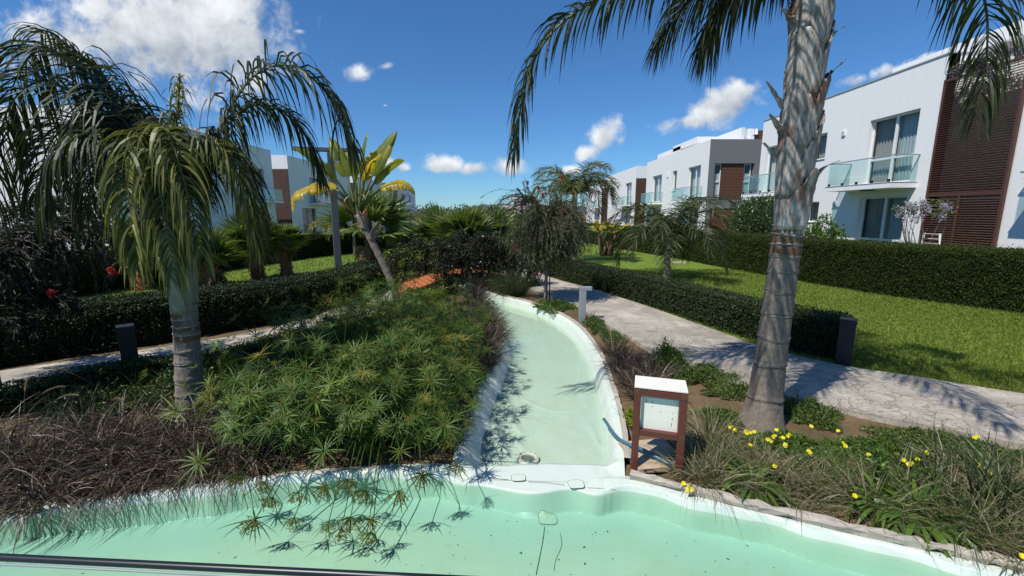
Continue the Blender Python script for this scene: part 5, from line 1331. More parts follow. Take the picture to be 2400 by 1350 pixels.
# ------------------------------------------------------------------ big palm on the right
def right_palm():
    bx, by = 2.77, 4.42
    root = thing('feather_palm', (bx, by, 0), 'tall feather palm with ringed grey trunk and silver leaf bases beside the path', 'palm', 'feather palms')
    base = np.array([bx - 0.02, by, -0.06]); top = np.array([bx + 0.05, by, 2.16])
    rings = [0.18, 0.35, 0.48, 0.60, 0.71, 0.80, 0.87]
    V, Q, ctr, r = trunk_mesh(base, top, 0.160, 0.132, rings, 48, 3, 0.110, 150)
    b = Bag(); b.add(V, Q); b.build('trunk', 'palm_bark', root, smooth=True)
    for k, q in enumerate(rings):
        i = int(q * 149); ring_band(root, ctr[i], r[i] - 0.001, k + 2, 0.014, 0.009)
    for k, z in enumerate((1.93, 2.03, 2.12)):
        ring_band(root, (bx + 0.045, by, z), 0.138 - 0.003 * k, 30 + k, 0.016, 0.050, 'brown_bark'); ring_band(root, (bx + 0.045, by, z + 0.052), 0.140 - 0.003 * k, 40 + k, 0.016, 0.012)
    b = Bag(); b.lathe((bx + 0.05, by, 2.1), [(0.14, 0), (0.15, 0.5), (0.15, 1.4), (0.145, 2.2), (0.11, 2.95)], 20); b.build('stem_core', 'boot_silver', root, smooth=True)
    rng = np.random.default_rng(6); z = 2.14
    for k in range(17):
        az = k * 2.25 + rng.normal(0, 0.25) - 1.5; h = rng.uniform(0.50, 0.75)
        sheath(root, (bx + 0.05, by, z), 0.150 + 0.006 * rng.random(), h, az, rng.uniform(2.3, 3.4), 'boot_silver', 60 + k, lean=0.012 + 0.015 * rng.random(), stub=rng.uniform(0.0, 0.05), torn=0.16); z += 0.155
    for k, (z, az, L, cu) in enumerate(((2.62, 0.0, 0.34, 0.2), (3.05, 3.3, 0.26, 0.9), (3.32, 3.0, 0.30, 1.3), (3.55, -0.3, 0.22, 0.9), (3.9, 0.1, 0.24, 0.4), (4.05, 3.2, 0.2, 0.8), (4.35, -0.2, 0.26, 0.5), (3.15, 0.3, 0.2, 1.2), (2.85, 2.7, 0.2, 1.0))):
        p0 = np.array([bx + 0.05 + 0.16 * math.cos(az), by + 0.16 * math.sin(az), z]); pts = arc(p0, az, 0.9, L, -cu + 1.1, 8)
        pb = Bag(); n8 = len(pts); s = np.array([-math.sin(az), math.cos(az), 0]); w = np.linspace(0.075, 0.018, n8)
        V = np.stack([pts - s * w[:, None], pts + s * w[:, None] * 0.9, pts + np.array([math.cos(az), math.sin(az), 0.3]) * 0.02], 1).reshape(-1, 3) + rng.normal(0, 0.004, (n8 * 3, 3))
        idx = np.arange(n8 * 3).reshape(n8, 3); pb.add(V, np.concatenate([np.stack([idx[:-1, a], idx[:-1, c], idx[1:, c], idx[1:, a]], -1) for a, c in ((0, 1), (1, 2), (2, 0))])); pb.build('broken_stalk', 'boot_silver', root)
    C = np.array([bx + 0.05, by, 4.62])
    spec = [[(2.3, 4.55, 4.78), (1.6, 4.7, 4.70), (1.0, 4.85, 4.53), (0.5, 4.95, 4.26), (0.2, 5.0, 3.86), (0.08, 5.0, 3.35), (0.03, 5.0, 2.95)],
            [(2.65, 4.7, 4.85), (2.3, 5.0, 4.82), (1.95, 5.2, 4.60), (1.7, 5.3, 4.25)],
            [(3.5, 4.6, 5.3), (4.4, 4.8, 5.1), (4.95, 4.95, 4.5), (5.18, 5.05, 3.95), (5.22, 5.1, 3.4)],
            [(2.65, 4.6, 4.70), (2.45, 4.8, 4.70), (2.25, 4.95, 4.50), (2.1, 5.05, 4.1)],
            [(2.85, 4.1, 5.4), (2.95, 3.4, 5.6), (3.0, 2.7, 5.2), (3.05, 2.3, 4.5)], [(2.4, 4.1, 5.4), (1.7, 3.5, 5.6), (1.1, 3.0, 5.2), (0.7, 2.6, 4.5)],
            [(3.3, 4.1, 5.4), (4.1, 3.5, 5.6), (4.7, 3.0, 5.2), (5.0, 2.7, 4.5)], [(3.1, 5.0, 5.6), (3.6, 5.9, 6.1), (4.1, 6.7, 6.1), (4.5, 7.3, 5.8)],
            [(2.9, 5.0, 5.7), (3.0, 6.0, 6.3), (3.1, 7.0, 6.4), (3.2, 7.8, 6.1)], [(2.1, 4.3, 5.6), (0.9, 4.05, 6.0), (-0.3, 3.85, 5.7), (-1.1, 3.75, 5.2), (-1.6, 3.7, 4.75)], [(2.85, 4.5, 5.9), (2.9, 4.6, 6.8), (3.1, 4.7, 7.4)]]
    for k, s in enumerate(spec):
        frond(root, [tuple(C)] + s, 'palm_leaf_dark', 125, 0.86 if k != 0 else 0.72, 0.034, 2.6, 700 + k, r0=0.032, bare=0.10, nseg=6, lift=0.15)
right_palm()

# ------------------------------------------------------------------ big palm on the left
def left_palm():
    bx, by = -3.62, 4.52
    root = thing('feather_palm', (bx, by, 0), 'feather palm with short ringed trunk and drooping fronds on the left bank', 'palm', 'feather palms')
    base = np.array([bx, by, -0.06]); top = np.array([bx + 0.10, by, 1.28]); rings = [0.14, 0.30, 0.44, 0.57, 0.67]
    V, Q, ctr, r = trunk_mesh(base, top, 0.138, 0.112, rings, 36, 5, 0.03, 100); b = Bag(); b.add(V, Q); b.build('trunk', 'palm_bark', root, smooth=True)
    for k, q in enumerate(rings): ring_band(root, ctr[int(q * 99)], r[int(q * 99)] + 0.001, k + 9, 0.010, 0.010)
    for k, z in enumerate((0.98, 1.07, 1.15, 1.22)):
        ring_band(root, (bx + 0.085, by, z), 0.117 - 0.002 * k, 50 + k, 0.008, 0.040, 'brown_bark'); ring_band(root, (bx + 0.085, by, z + 0.040), 0.120 - 0.002 * k, 60 + k, 0.008, 0.008)
    b = Bag(); b.lathe((bx + 0.10, by, 1.24), [(0.108, 0), (0.125, 0.25), (0.115, 0.6), (0.08, 1.1)], 20); b.build('stem_core', 'sheath_green', root, smooth=True)
    for k in range(7):
        sheath(root, (bx + 0.10, by, 1.25 + 0.09 * k), 0.124, 0.62, k * 2.4 + 4.0, 3.0, 'sheath_green', 80 + k, lean=0.015, stub=0.04, torn=0.05)
    C = np.array([bx + 0.12, by, 2.0])
    spec = [([(-3.42, 4.46, 2.85), (-3.28, 4.28, 3.08), (-3.12, 4.14, 2.85), (-2.98, 4.06, 2.35), (-2.92, 4.04, 1.90)], 'palm_leaf', 0.50),
            ([(-3.52, 4.40, 2.80), (-3.52, 4.20, 3.02), (-3.50, 4.04, 2.78), (-3.46, 3.96, 2.30), (-3.44, 3.94, 1.85)], 'palm_leaf', 0.52),
            ([(-3.46, 4.44, 2.8), (-3.40, 4.24, 3.0), (-3.28, 4.08, 2.7), (-3.20, 4.02, 2.2), (-3.18, 4.0, 1.75)], 'palm_leaf', 0.50),
            ([(-3.22, 4.70, 2.9), (-2.78, 4.90, 3.72), (-2.35, 5.0, 3.86), (-2.02, 5.06, 3.55), (-1.84, 5.10, 3.05)], 'palm_leaf_dark', 0.88),
            ([(-3.30, 4.80, 2.9), (-3.0, 5.1, 3.45), (-2.72, 5.3, 3.50), (-2.5, 5.45, 3.2), (-2.38, 5.5, 2.75)], 'palm_leaf_dark', 0.62),
            ([(-3.9, 4.8, 3.0), (-4.42, 4.98, 3.72), (-4.85, 5.08, 4.10), (-5.2, 5.15, 4.28)], 'palm_leaf_dark', 0.85),
            ([(-4.05, 4.62, 3.05), (-4.7, 4.70, 3.62), (-5.25, 4.78, 3.45), (-5.55, 4.8, 2.9), (-5.65, 4.8, 2.4)], 'palm_leaf_dark', 0.85),
            ([(-3.95, 4.85, 3.0), (-4.45, 5.1, 3.55), (-4.85, 5.3, 3.40), (-5.1, 5.4, 2.85), (-5.2, 5.45, 2.35)], 'palm_leaf_dark', 0.78),
            ([(-3.46, 4.58, 2.9), (-3.40, 4.62, 3.35), (-3.36, 4.64, 3.62)], 'palm_leaf', 0.40),
            ([(-3.5, 5.0, 2.9), (-3.45, 5.4, 3.1), (-3.40, 5.7, 2.75), (-3.38, 5.85, 2.15)], 'palm_leaf_dark', 0.60),
            ([(-3.75, 4.40, 2.8), (-3.95, 4.18, 3.0), (-4.12, 4.0, 2.75), (-4.22, 3.92, 2.3)], 'palm_leaf_dark', 0.55),
            ([(-3.3, 4.5, 2.75), (-3.02, 4.46, 3.0), (-2.80, 4.44, 2.80), (-2.68, 4.44, 2.35), (-2.64, 4.44, 1.95)], 'palm_leaf', 0.48),
            ([(-4.1, 4.75, 2.95), (-4.75, 4.9, 3.25), (-5.2, 5.0, 3.0), (-5.45, 5.05, 2.5)], 'palm_leaf_dark', 0.85),
            ([(-3.95, 4.7, 3.05), (-4.4, 4.75, 3.75), (-4.9, 4.8, 3.95), (-5.3, 4.85, 3.6), (-5.5, 4.9, 3.1)], 'palm_leaf_dark', 0.9),
            ([(-3.85, 4.75, 2.9), (-4.25, 4.9, 3.35), (-4.6, 5.0, 3.25), (-4.85, 5.05, 2.8), (-4.95, 5.08, 2.3)], 'palm_leaf_dark', 0.8)]
    for k, (s, m, LL) in enumerate(spec):
        frond(root, [tuple(C)] + s, m, 100, LL * 1.2, 0.036, 3.8, 800 + k, r0=0.022, bare=0.20, nseg=6, lift=0.2, amax=1.0 if m == 'palm_leaf' else 0.8)
left_palm()

# ------------------------------------------------------------------ other feather palms
queen_palm('feather_palm', (5.45, 15.0, 0), 1.15, 'feather palm with wide drooping crown standing alone on the right lawn', 2.5, 18, 31, r=0.13, LL=0.80, npairs=62, LW=0.036, el0=0.35, el1=1.2, bend=2.5, crown=0.4, material='palm_leaf_dark')
queen_palm('feather_palm', (2.9, 20.3, 0), 2.7, 'feather palm behind the red flowering weeping tree', 2.4, 18, 32, r=0.15, LL=0.9, npairs=62, LW=0.042, el0=0.5, el1=1.3, bend=2.6, crown=0.5)
queen_palm('feather_palm', (-7.2, 31.0, 0), 1.5, 'small slender feather palm on the left lawn below the mountains', 1.5, 10, 33, r=0.13, LL=0.5, npairs=24, LW=0.05, material='palm_leaf')
queen_palm('feather_palm', (-5.5, 27.5, 0), 1.35, 'small feather palm with pale trunk beside the clipped bush', 1.5, 10, 34, r=0.13, LL=0.5, npairs=24, LW=0.045, material='palm_leaf')
queen_palm('feather_palm', (-10.2, 24.0, 0), 1.15, 'yellowing feather palm left of the lamp post', 1.3, 11, 35, r=0.11, LL=0.42, npairs=26, LW=0.040, material='palm_leaf_yellow', bend=2.8)
queen_palm('feather_palm', (-9.0, 24.6, 0), 1.0, 'small yellowing feather palm just right of the lamp post', 1.0, 9, 36, r=0.10, LL=0.38, npairs=24, LW=0.040, material='palm_leaf_yellow', bend=2.8)
queen_palm('feather_palm', (-8.5, 26.0, 0), 1.2, 'yellowing feather palm behind the leaning plant trunk', 1.1, 9, 37, r=0.10, LL=0.4, npairs=24, LW=0.042, material='palm_leaf_yellow', bend=2.8)
queen_palm('feather_palm', (-0.6, 30.0, 0), 1.3, 'far yellow green feather palm behind the fan palm cluster', 1.7, 11, 38, r=0.13, LL=0.5, npairs=24, LW=0.05, material='palm_leaf_yellow')
queen_palm('feather_palm', (-3.4, 34.0, 0), 1.6, 'far feather palm between the fan palms and the hills', 1.7, 10, 39, r=0.13, LL=0.5, npairs=22, LW=0.055, material='palm_leaf')
queen_palm('feather_palm', (-1.8, 42.0, 0), 1.9, 'farthest feather palm in the middle of the garden', 1.9, 10, 40, r=0.13, LL=0.55, npairs=22, LW=0.07, material='palm_leaf')

# ------------------------------------------------------------------ fan palms
fan_palm('fan_palm', (-8.95, 15.0, 0), 1.25, 0.22, 0.95, 'fan palm with shaggy red brown trunk left of its pair on the lawn', 22, 41)
fan_palm('fan_palm', (-8.25, 15.6, 0), 1.2, 0.20, 0.75, 'smaller fan palm right of its pair on the left lawn', 20, 42)
fan_palm('fan_palm', (-11.2, 12.9, 0), 1.3, 0.24, 0.9, 'fan palm behind the left feather palm, nearest the dark hedge', 18, 43)
fan_palm('fan_palm', (-9.45, 13.3, 0), 0.75, 0.30, 0.95, 'stout fan palm right of the left feather palm trunk', 18, 44)
fan_palm('fan_palm', (-5.75, 17.6, 0), 1.35, 0.25, 1.35, 'large fan palm behind the leaning banana-like plant', 20, 45, pet=0.75)
fan_palm('fan_palm', (-1.85, 17.2, 0), 1.25, 0.24, 1.15, 'fan palm with bare red trunk behind the bridge, front of the cluster', 24, 46, dead=8)
fan_palm('fan_palm', (-2.9, 18.2, 0), 1.25, 0.24, 1.15, 'fan palm behind the bridge, left of the cluster', 22, 47, dead=7)
fan_palm('fan_palm', (-1.0, 18.6, 0), 1.25, 0.24, 1.1, 'fan palm behind the bridge, right of the cluster', 20, 48, dead=6)

# ------------------------------------------------------------------ banana-like plants
def leaning_plant():
    base = np.array([-2.42, 9.3, 0.0]); root = thing('giant_strelitzia', base, 'leaning banana-like plant with torn yellow leaves above the sedge bed', 'plant')
    tr = smooth_curve([base - np.array([0, 0, 0.1]), (-2.62, 9.3, 0.75), (-2.98, 9.25, 1.65), (-3.26, 9.2, 2.28)], 40); b = Bag()
    b.tube(tr, 0.082 - 0.012 * np.linspace(0, 1, 40) + 0.006 * np.sin(np.arange(40) * 2.1), 12, True); b.build('trunk', 'pale_bark', root, smooth=True)
    for k in range(5):
        i = 30 + 2 * k; sheath(root, tr[i] - np.array([0, 0, 0.02]), 0.085, 0.4, k * 2.1, 3.0, 'pale_bark' if k < 3 else 'petiole_orange', 90 + k, lean=0.05, stub=0.03)
    T = tr[-1]
    for k, (px, py) in enumerate(((960, 600), (930, 560), (900, 610))):   # dead drooping sheath leaves
        pass
    # azimuth measured so that 0 = right (+x), pi = left
    spec = [  # az, el, petiole, blade, width, petiole bend, blade bend, material
        (1.2, 1.45, 0.80, 1.05, 0.25, 0.10, 0.35, 'banana_green'), (0.3, 1.25, 0.85, 1.1, 0.23, 0.15, 0.25, 'banana_green'), (2.6, 1.35, 0.8, 1.0, 0.25, 0.15, 0.5, 'banana_green'),
        (-1.2, 1.40, 0.7, 0.9, 0.23, 0.2, 0.6, 'banana_green'), (3.0, 1.15, 0.70, 1.0, 0.26, 0.9, 2.2, 'banana_yellow'), (3.35, 0.85, 0.75, 1.0, 0.25, 0.6, 2.8, 'banana_yellow'),
        (0.15, 1.0, 0.70, 0.85, 0.25, 0.5, 2.1, 'banana_yellow'), (-0.4, 1.3, 0.8, 0.6, 0.14, 0.1, 0.6, 'banana_yellow'), (2.0, 1.2, 0.9, 0.9, 0.22, 0.2, 0.7, 'banana_green'), (3.7, 1.2, 0.8, 0.95, 0.24, 0.3, 0.9, 'banana_green'), (5.5, 1.15, 0.75, 0.9, 0.23, 0.3, 1.0, 'banana_yellow'), (0.9, 1.1, 0.8, 1.0, 0.25, 0.3, 0.8, 'banana_green')]
    for k, (az, el, pe, L, W, bp, bb, m) in enumerate(spec):
        paddle_leaf(root, T + 0.03 * np.array([math.cos(az), math.sin(az), 0]), az, el, pe, L, W, m, 900 + k, bp, bb, splits=8 if m == 'banana_yellow' else 3, petmat='petiole_orange' if k in (5,) else 'petiole', twist=[0.9, -0.8, 0.4, 1.2, 0.5, 0.5, -0.5, 1.0, 0.2, 0.6, -0.6, 0.8][k], gap=0.5 if m == 'banana_yellow' else 0.1)
    rng = np.random.default_rng(3)
    for k in range(6):
        az = k * 1.1; p = arc(T + np.array([0, 0, 0.1 + 0.05 * k]), az, 0.5, 0.45, 2.0, 8); b = Bag(); s = np.array([-math.sin(az), math.cos(az), 0]); w = np.linspace(0.03, 0.006, 8)
        V = np.stack([p - s * w[:, None], p + s * w[:, None]], 1).reshape(-1, 3); i = np.arange(7) * 2; b.add(V, np.stack([i, i + 1, i + 3, i + 2], 1)); b.build('dead_stalk', 'dead_leaf', root)
leaning_plant()
def lawn_banana():
    base = np.array([5.15, 23.5, 0.0]); root = thing('giant_strelitzia', base, 'yellow leaved banana-like clump on the right lawn by the hedge', 'plant'); rng = np.random.default_rng(77)
    for k in range(5):
        az = k * 1.3; o = base + np.array([0.25 * math.cos(az), 0.2 * math.sin(az), 0]); tp = o + np.array([0.25 * math.cos(az), 0.1 * math.sin(az), 1.0 + 0.2 * rng.random()])
        b = Bag(); b.tube(smooth_curve([o, (o + tp) / 2, tp], 10), np.linspace(0.12, 0.07, 10), 9); b.build('trunk', 'brown_bark', root, smooth=True)
        for j in range(4):
            a2 = az + j * 1.6; paddle_leaf(root, tp, a2, rng.uniform(0.7, 1.35), 0.35, 0.85, 0.16, 'banana_yellow' if rng.random() < 0.6 else 'banana_green', 950 + k * 5 + j, 0.3, rng.uniform(0.8, 2.0), splits=5, twist=rng.uniform(-0.6, 0.6))
lawn_banana()

# ------------------------------------------------------------------ weeping bottlebrush trees
def bottlebrushes():
    root, ends, rng = weeping_bottlebrush('bottlebrush_tree', (0.88, 11.1, 0), 3.2, 0.52, 0.85, 'weeping tree with red brush flowers beside the path and its stake', 'bottlebrush_leaf', 51, 1150, lpb=52, ll=0.085, trunk_r=0.05)
    k = 0
    for (px, py) in ((1317, 419), (1236, 432), (1262, 444), (1272, 460), (1222, 491), (1230, 481), (1292, 497), (1307, 495), (1320, 502), (1276, 554), (1258, 563), (1208, 583), (1305, 576), (1315, 604), (1252, 600), (1260, 612), (1290, 607), (1286, 630), (1280, 632), (1259, 643)):
        p = np.array(yp(px, py, 10.75 + 0.4 * rng.random())); brush_flower(root, p, (0.2 * rng.normal(), 0.2 * rng.normal(), -1), 0.042, 0.09 if py != 630 else 0.14, 60 + k); k += 1
    b = Bag(); b.tube([(0.98, 11.05, -0.05), (0.985, 11.05, 1.9)], 0.016, 8); tag(b.build('plant_stake', 'black_plastic'), 'thin dark stake beside the trunk of the red flowering tree', 'stake')
    root, ends, rng = weeping_bottlebrush('bottlebrush_tree', (-6.55, 5.15, 0), 2.75, 1.25, 1.15, 'dark weeping tree with few red flowers at the left edge', 'bottlebrush_leaf_shaded', 52, 1100, lpb=60, ll=0.085, trunk_r=0.06, top_spike=False)
    for j, (px, py) in enumerate(((122, 695), (268, 642))):
        brush_flower(root, np.array(yp(px, py, 4.9)), (0.2 * rng.normal(), 0.2, -1), 0.038, 0.09, 90 + j)
bottlebrushes()

# ------------------------------------------------------------------ shrubs
shrub('garden_shrub', (10.9, 19.6, 0), 1.3, 1.2, 3.0, 'dark green bush behind the hedge left of the big palm trunk', 'shrub_leaf', 0.12, 4200, 61, 'garden shrubs', lobes=8)
shrub('garden_shrub', (12.0, 21.6, 0), 1.1, 1.1, 3.2, 'dark green bush near the balcony corner, behind the palm trunk', 'shrub_leaf', 0.12, 3200, 62, 'garden shrubs', lobes=7)
shrub('lemon_shrub', (11.4, 15.9, 0), 0.75, 0.75, 2.25, 'bright leafy bush below the small house window, right of the palm', 'weed_leaf', 0.11, 2600, 63, 'garden shrubs', lobes=6)
shrub('lime_shrub', (-2.05, 9.6, 0), 0.55, 0.5, 0.62, 'lime green clipped bush in front of the bridge deck', 'lime_leaf', 0.040, 5200, 64, 'lime green bushes', lobes=7, fill=0.75)
shrub('lime_shrub', (-4.2, 15.6, 0), 0.75, 0.6, 0.95, 'lime green bush behind the overgrown bridge rail', 'lime_leaf', 0.055, 3000, 65, 'lime green bushes', lobes=6, fill=0.7)
shrub('garden_shrub', (0.05, 13.9, 0), 0.75, 0.65, 1.75, 'green leafy bush at the right end of the bridge', 'shrub_leaf', 0.060, 5200, 66, 'garden shrubs', lobes=8, fill=0.6)
shrub('garden_shrub', (-4.9, 26.0, 0), 1.1, 0.8, 1.35, 'clipped dark bush on the left lawn behind the bridge', 'hedge_low', 0.08, 2600, 67, 'garden shrubs', lobes=7, fill=0.8)
for k, (x, y, rx, h, m, lab) in enumerate(((-6.0, 60, 4, 3.6, 'shrub_leaf', 'far green treetop left of the fan palm cluster'), (-1.5, 66, 4, 3.2, 'shrub_leaf', 'far green treetop behind the fan palm cluster'), (4.5, 58, 3, 3.4, 'weed_leaf', 'far green treetop behind the red flowering tree'),
        (0.6, 36, 1.3, 2.6, 'lime_leaf', 'yellow green bush behind the cluster of fan palms'), (-12, 70, 5, 3.4, 'hedge_low', 'far dark treetop at the end of the left hedge'), (1.6, 27.5, 1.0, 2.2, 'weed_leaf', 'green bush by the far bend of the path'))):
    shrub('far_bush', (x, y, 0), rx, rx * 0.8, h, lab, m, 0.10 + y * 0.0035, 1500, 70 + k, 'far bushes', lobes=8, fill=0.6)

# ------------------------------------------------------------------ sedge bed
def sedges():
    rng = np.random.default_rng(91)
    clumps = [(-2.2, 3.92), (-1.7, 3.95), (-1.25, 3.92), (-0.85, 4.1), (-0.82, 5.1), (-0.85, 5.9), (-2.45, 4.30), (-1.85, 4.20), (-1.25, 4.10), (-0.95, 4.75), (-2.2, 5.0), (-1.55, 5.0), (-1.05, 5.6), (-2.5, 5.8), (-1.8, 5.9), (-1.25, 6.5), (-2.1, 6.7), (-1.6, 7.4), (-1.1, 7.5), (-2.3, 7.6), (-1.7, 8.4), (-2.9, 7.3), (-3.0, 8.1), (-2.75, 8.8), (-2.85, 6.6), (-2.2, 8.6), (-3.0, 5.9)]
    for k, (x, y) in enumerate(clumps):
        root = thing('umbrella_sedge', (x, y, 0), 'green umbrella sedge clump in the bed left of canal', 'sedge', 'umbrella sedge clumps')
        st, hd, fl = Bag(), Bag(), Bag(); n = 74 if y < 6 else 52
        for j in range(n):
            a = rng.random() * 6.28; rr = 0.22 * math.sqrt(rng.random()); p = np.array([x + rr * math.cos(a), y + rr * math.sin(a), 0.0])
            el = 1.52 - 0.85 * rng.random() ** 0.8; L = rng.uniform(0.45, 1.08) + 0.25 * (rng.random() < 0.18) * (1.0 if y > 4.5 else 0.88)
            pts = arc(p, a + rng.normal(0, 0.3), el, L, rng.uniform(0.1, 0.55), 6)
            if pts[-1][0] > -0.38 + 0.1 * rng.random(): continue
            st.tube(pts, np.linspace(0.0045, 0.0030, 6), 4, False, A=0.35); umbel(hd if rng.random() > 0.03 else fl, fl, pts[-1], nrm(pts[-1] - pts[-2]) + UP * 0.4 + rng.normal(0, 0.25, 3), rng.uniform(0.09, 0.21), 3000 + k * 50 + j, int(rng.integers(9, 22)), rng.random() < 0.5)
        # low inner leaves
        m = 260; a = rng.random(m) * 6.28; q = 0.32 * np.sqrt(rng.random(m)); P = np.c_[x + q * np.cos(a), y + q * np.sin(a), 0.05 + 0.5 * rng.random(m)]
        V, Q, A = ribbon(P, randdir(m, rng) + UP * 0.5, 0.16 * rng.uniform(0.6, 1.3, m), 0.009, 3, 0.6, seed=k); hd.add(V, Q, A=A * 0.7)
        o = st.build('stems', 'sedge', root); o['kind'] = 'stuff'; o = hd.build('bracts', 'sedge', root); o['kind'] = 'stuff'
        if fl.n: o = fl.build('flower_heads', 'sedge_flower', root); o['kind'] = 'stuff'
    # culms that hang out over the water
    root = thing('umbrella_sedge', (-1.4, 3.72, 0), 'umbrella sedge whose brown flower heads hang over the pond water', 'sedge', 'umbrella sedge clumps')
    heads = [(598, 1218, 0.10), (690, 1212, 0.12), (770, 1225, 0.06), (800, 1238, 0.06), (822, 1212, 0.10), (872, 1246, 0.05), (866, 1218, 0.12), (700, 1152, 0.18), (640, 1165, 0.16), (815, 1124, 0.24), (858, 1150, 0.2), (935, 1150, 0.22), (990, 1112, 0.30), (1070, 1092, 0.30), (1045, 1030, 0.45), (1062, 1010, 0.5), (1092, 985, 0.45), (620, 1130, 0.25), (560, 1110, 0.3), (760, 1140, 0.2)]
    for k, (px, py, z) in enumerate(heads):
        e = np.array(gp(px, py, z)); s = np.array([np.clip(e[0] * 0.62 - 0.55, -2.4, -0.85), 3.80 + 0.25 * rng.random() if px < 1000 else 4.5, 0.03])
        mid = s * 0.45 + e * 0.55 + np.array([0, 0, 0.30]); pts = smooth_curve([s, s * 0.75 + mid * 0.25 + UP * 0.16, mid, e], 14)
        b = Bag(); b.tube(pts, np.linspace(0.0055, 0.0035, 14), 5, False, A=0.3); st = b.build('stem', 'sedge', root)
        hb, fb_ = Bag(), Bag(); umbel(hb, fb_, e, nrm(pts[-1] - pts[-2]) + 0.2 * rng.normal(0, 1, 3), rng.uniform(0.16, 0.22), 4000 + k, int(rng.integers(10, 15)), True, 0.7, 44, 0.46)
        u = hb.build('umbel', 'sedge', st); fb_.build('flower_head', 'sedge_flower', st)
sedges()

# ------------------------------------------------------------------ purple fountain grass
def fountain_grass():
    rng = np.random.default_rng(101); k = 0
    for x in np.arange(-5.6, -2.35, 0.27):
        yb = float(np.interp(x, BANK[:, 0], BANK[:, 1]))
        for row in range(4):
            xx = x + rng.normal(0, 0.05); yy = yb + 0.18 + row * 0.30 + rng.normal(0, 0.04)
            if yy > 4.35 + 0.1 * rng.random() and xx > -3.9: continue
            grass_clump('fountain_grass', (xx, yy, 0), 0.13, 0.58 if row else 0.46, 200, 'dark purple fountain grass clump at the left pond edge', 'purple_grass', 2000 + k, 'purple grass on the left bank', W=0.0095, droop=2.4, lean=(0.05, -0.40 if row < 2 else -0.1), spread=0.9, plumes=(1 if (k % 3 == 0 and row > 0) else 0), plume_len=0.22, plume_h=1.25); k += 1
    for y in np.arange(6.1, 11.6, 0.33):
        xl = float(np.interp(y, CAN_L[:, 1], CAN_L[:, 0]))
        for j in range(2 if y < 10 else 1):
            grass_clump('fountain_grass', (xl - 0.09 - 0.24 * j + rng.normal(0, 0.03), y + rng.normal(0, 0.05), 0), 0.13, 0.48 + 0.1 * (y > 10), 170, 'dark purple fountain grass clump along the left edge of the canal', 'purple_grass', 2200 + k, 'purple grass along the canal', W=0.0095, droop=1.3, lean=(0.12, -0.1), spread=0.7, plumes=(2 if y > 10.4 else 0), plume_len=0.2); k += 1
    for y in np.arange(3.95, 6.3, 0.22):
        xl = float(np.interp(y, CAN_L[:, 1], CAN_L[:, 0]))
        grass_clump('fountain_grass', (xl - 0.07 + rng.normal(0, 0.02), y, 0), 0.09, 0.30, 90, 'short drooping grass tuft over the left canal edge below the sedge', 'purple_grass' if rng.random() < 0.5 else 'sedge', 2150 + k, 'drooping tufts on the canal edge', W=0.008, droop=2.2, lean=(0.35, -0.1), spread=0.8, nseg=4); k += 1
    for (px, py) in ((1440, 830), (1475, 852), (1450, 870), (1500, 880), (1525, 905), (1480, 905), (1540, 880), (1505, 935), (1545, 935)):
        g = gp(px, py); grass_clump('fountain_grass', (g[0], g[1], 0), 0.14, 0.40, 190, 'dark purple fountain grass clump behind the sign frame', 'purple_grass', 2300 + k, 'purple grass by the sign', W=0.0085, droop=1.6, spread=0.8); k += 1
    grass_clump('olive_grass', (0.0, 12.0, 0), 0.36, 0.85, 900, 'olive brown feathery grass bush by the bridge at the canal end', 'bottlebrush_leaf', 2400, None, W=0.009, droop=0.9, spread=0.55)
fountain_grass()

# ------------------------------------------------------------------ right bank: weeds, dry grass, flowers, mats
def mat_plant(name, c, rx, ry, h, n, ll, leaf, label, seed, group, cat='ground cover'):
    rng = np.random.default_rng(seed); root = thing(name, (c[0], c[1], 0), label, cat, group)
    a = rng.random(n) * 6.28; q = np.sqrt(rng.random(n)); lob = 0.72 + 0.2 * np.sin(3 * a + seed) + 0.16 * np.sin(5 * a + seed * 2.3) + 0.12 * np.sin(9 * a + seed * 0.7)
    x = c[0] + rx * 1.25 * q * lob * np.cos(a); y = c[1] + ry * 1.25 * q * lob * np.sin(a)
    z = h * (1 - q ** 2) * rng.uniform(0.25, 1.15, n) * np.clip(0.75 + 0.6 * wav(x, y, 7), 0.15, 1.5) + 0.012
    V, T, A = leaves(np.c_[x, y, z], nrm(randdir(n, rng) * np.array([1, 1, 0.4]) + UP * 0.45), ll * rng.uniform(0.7, 1.3, n), ll * 0.6, seed, A=rng.beta(1.6, 2.0, n))
    b = Bag(); b.add(V, T=T, A=A); m_ = n // 9; j = rng.integers(0, n, m_)
    V, Q, A = ribbon(np.c_[x[j], y[j], np.zeros(m_)], np.c_[rng.normal(0, 0.5, (m_, 2)), np.ones(m_)], (h + 0.06) * rng.uniform(0.6, 1.4, m_), 0.006, 3, 0.9, seed=seed); b.add(V, Q, A=A)
    o = b.build('foliage', leaf, root); o['kind'] = 'stuff'; return root
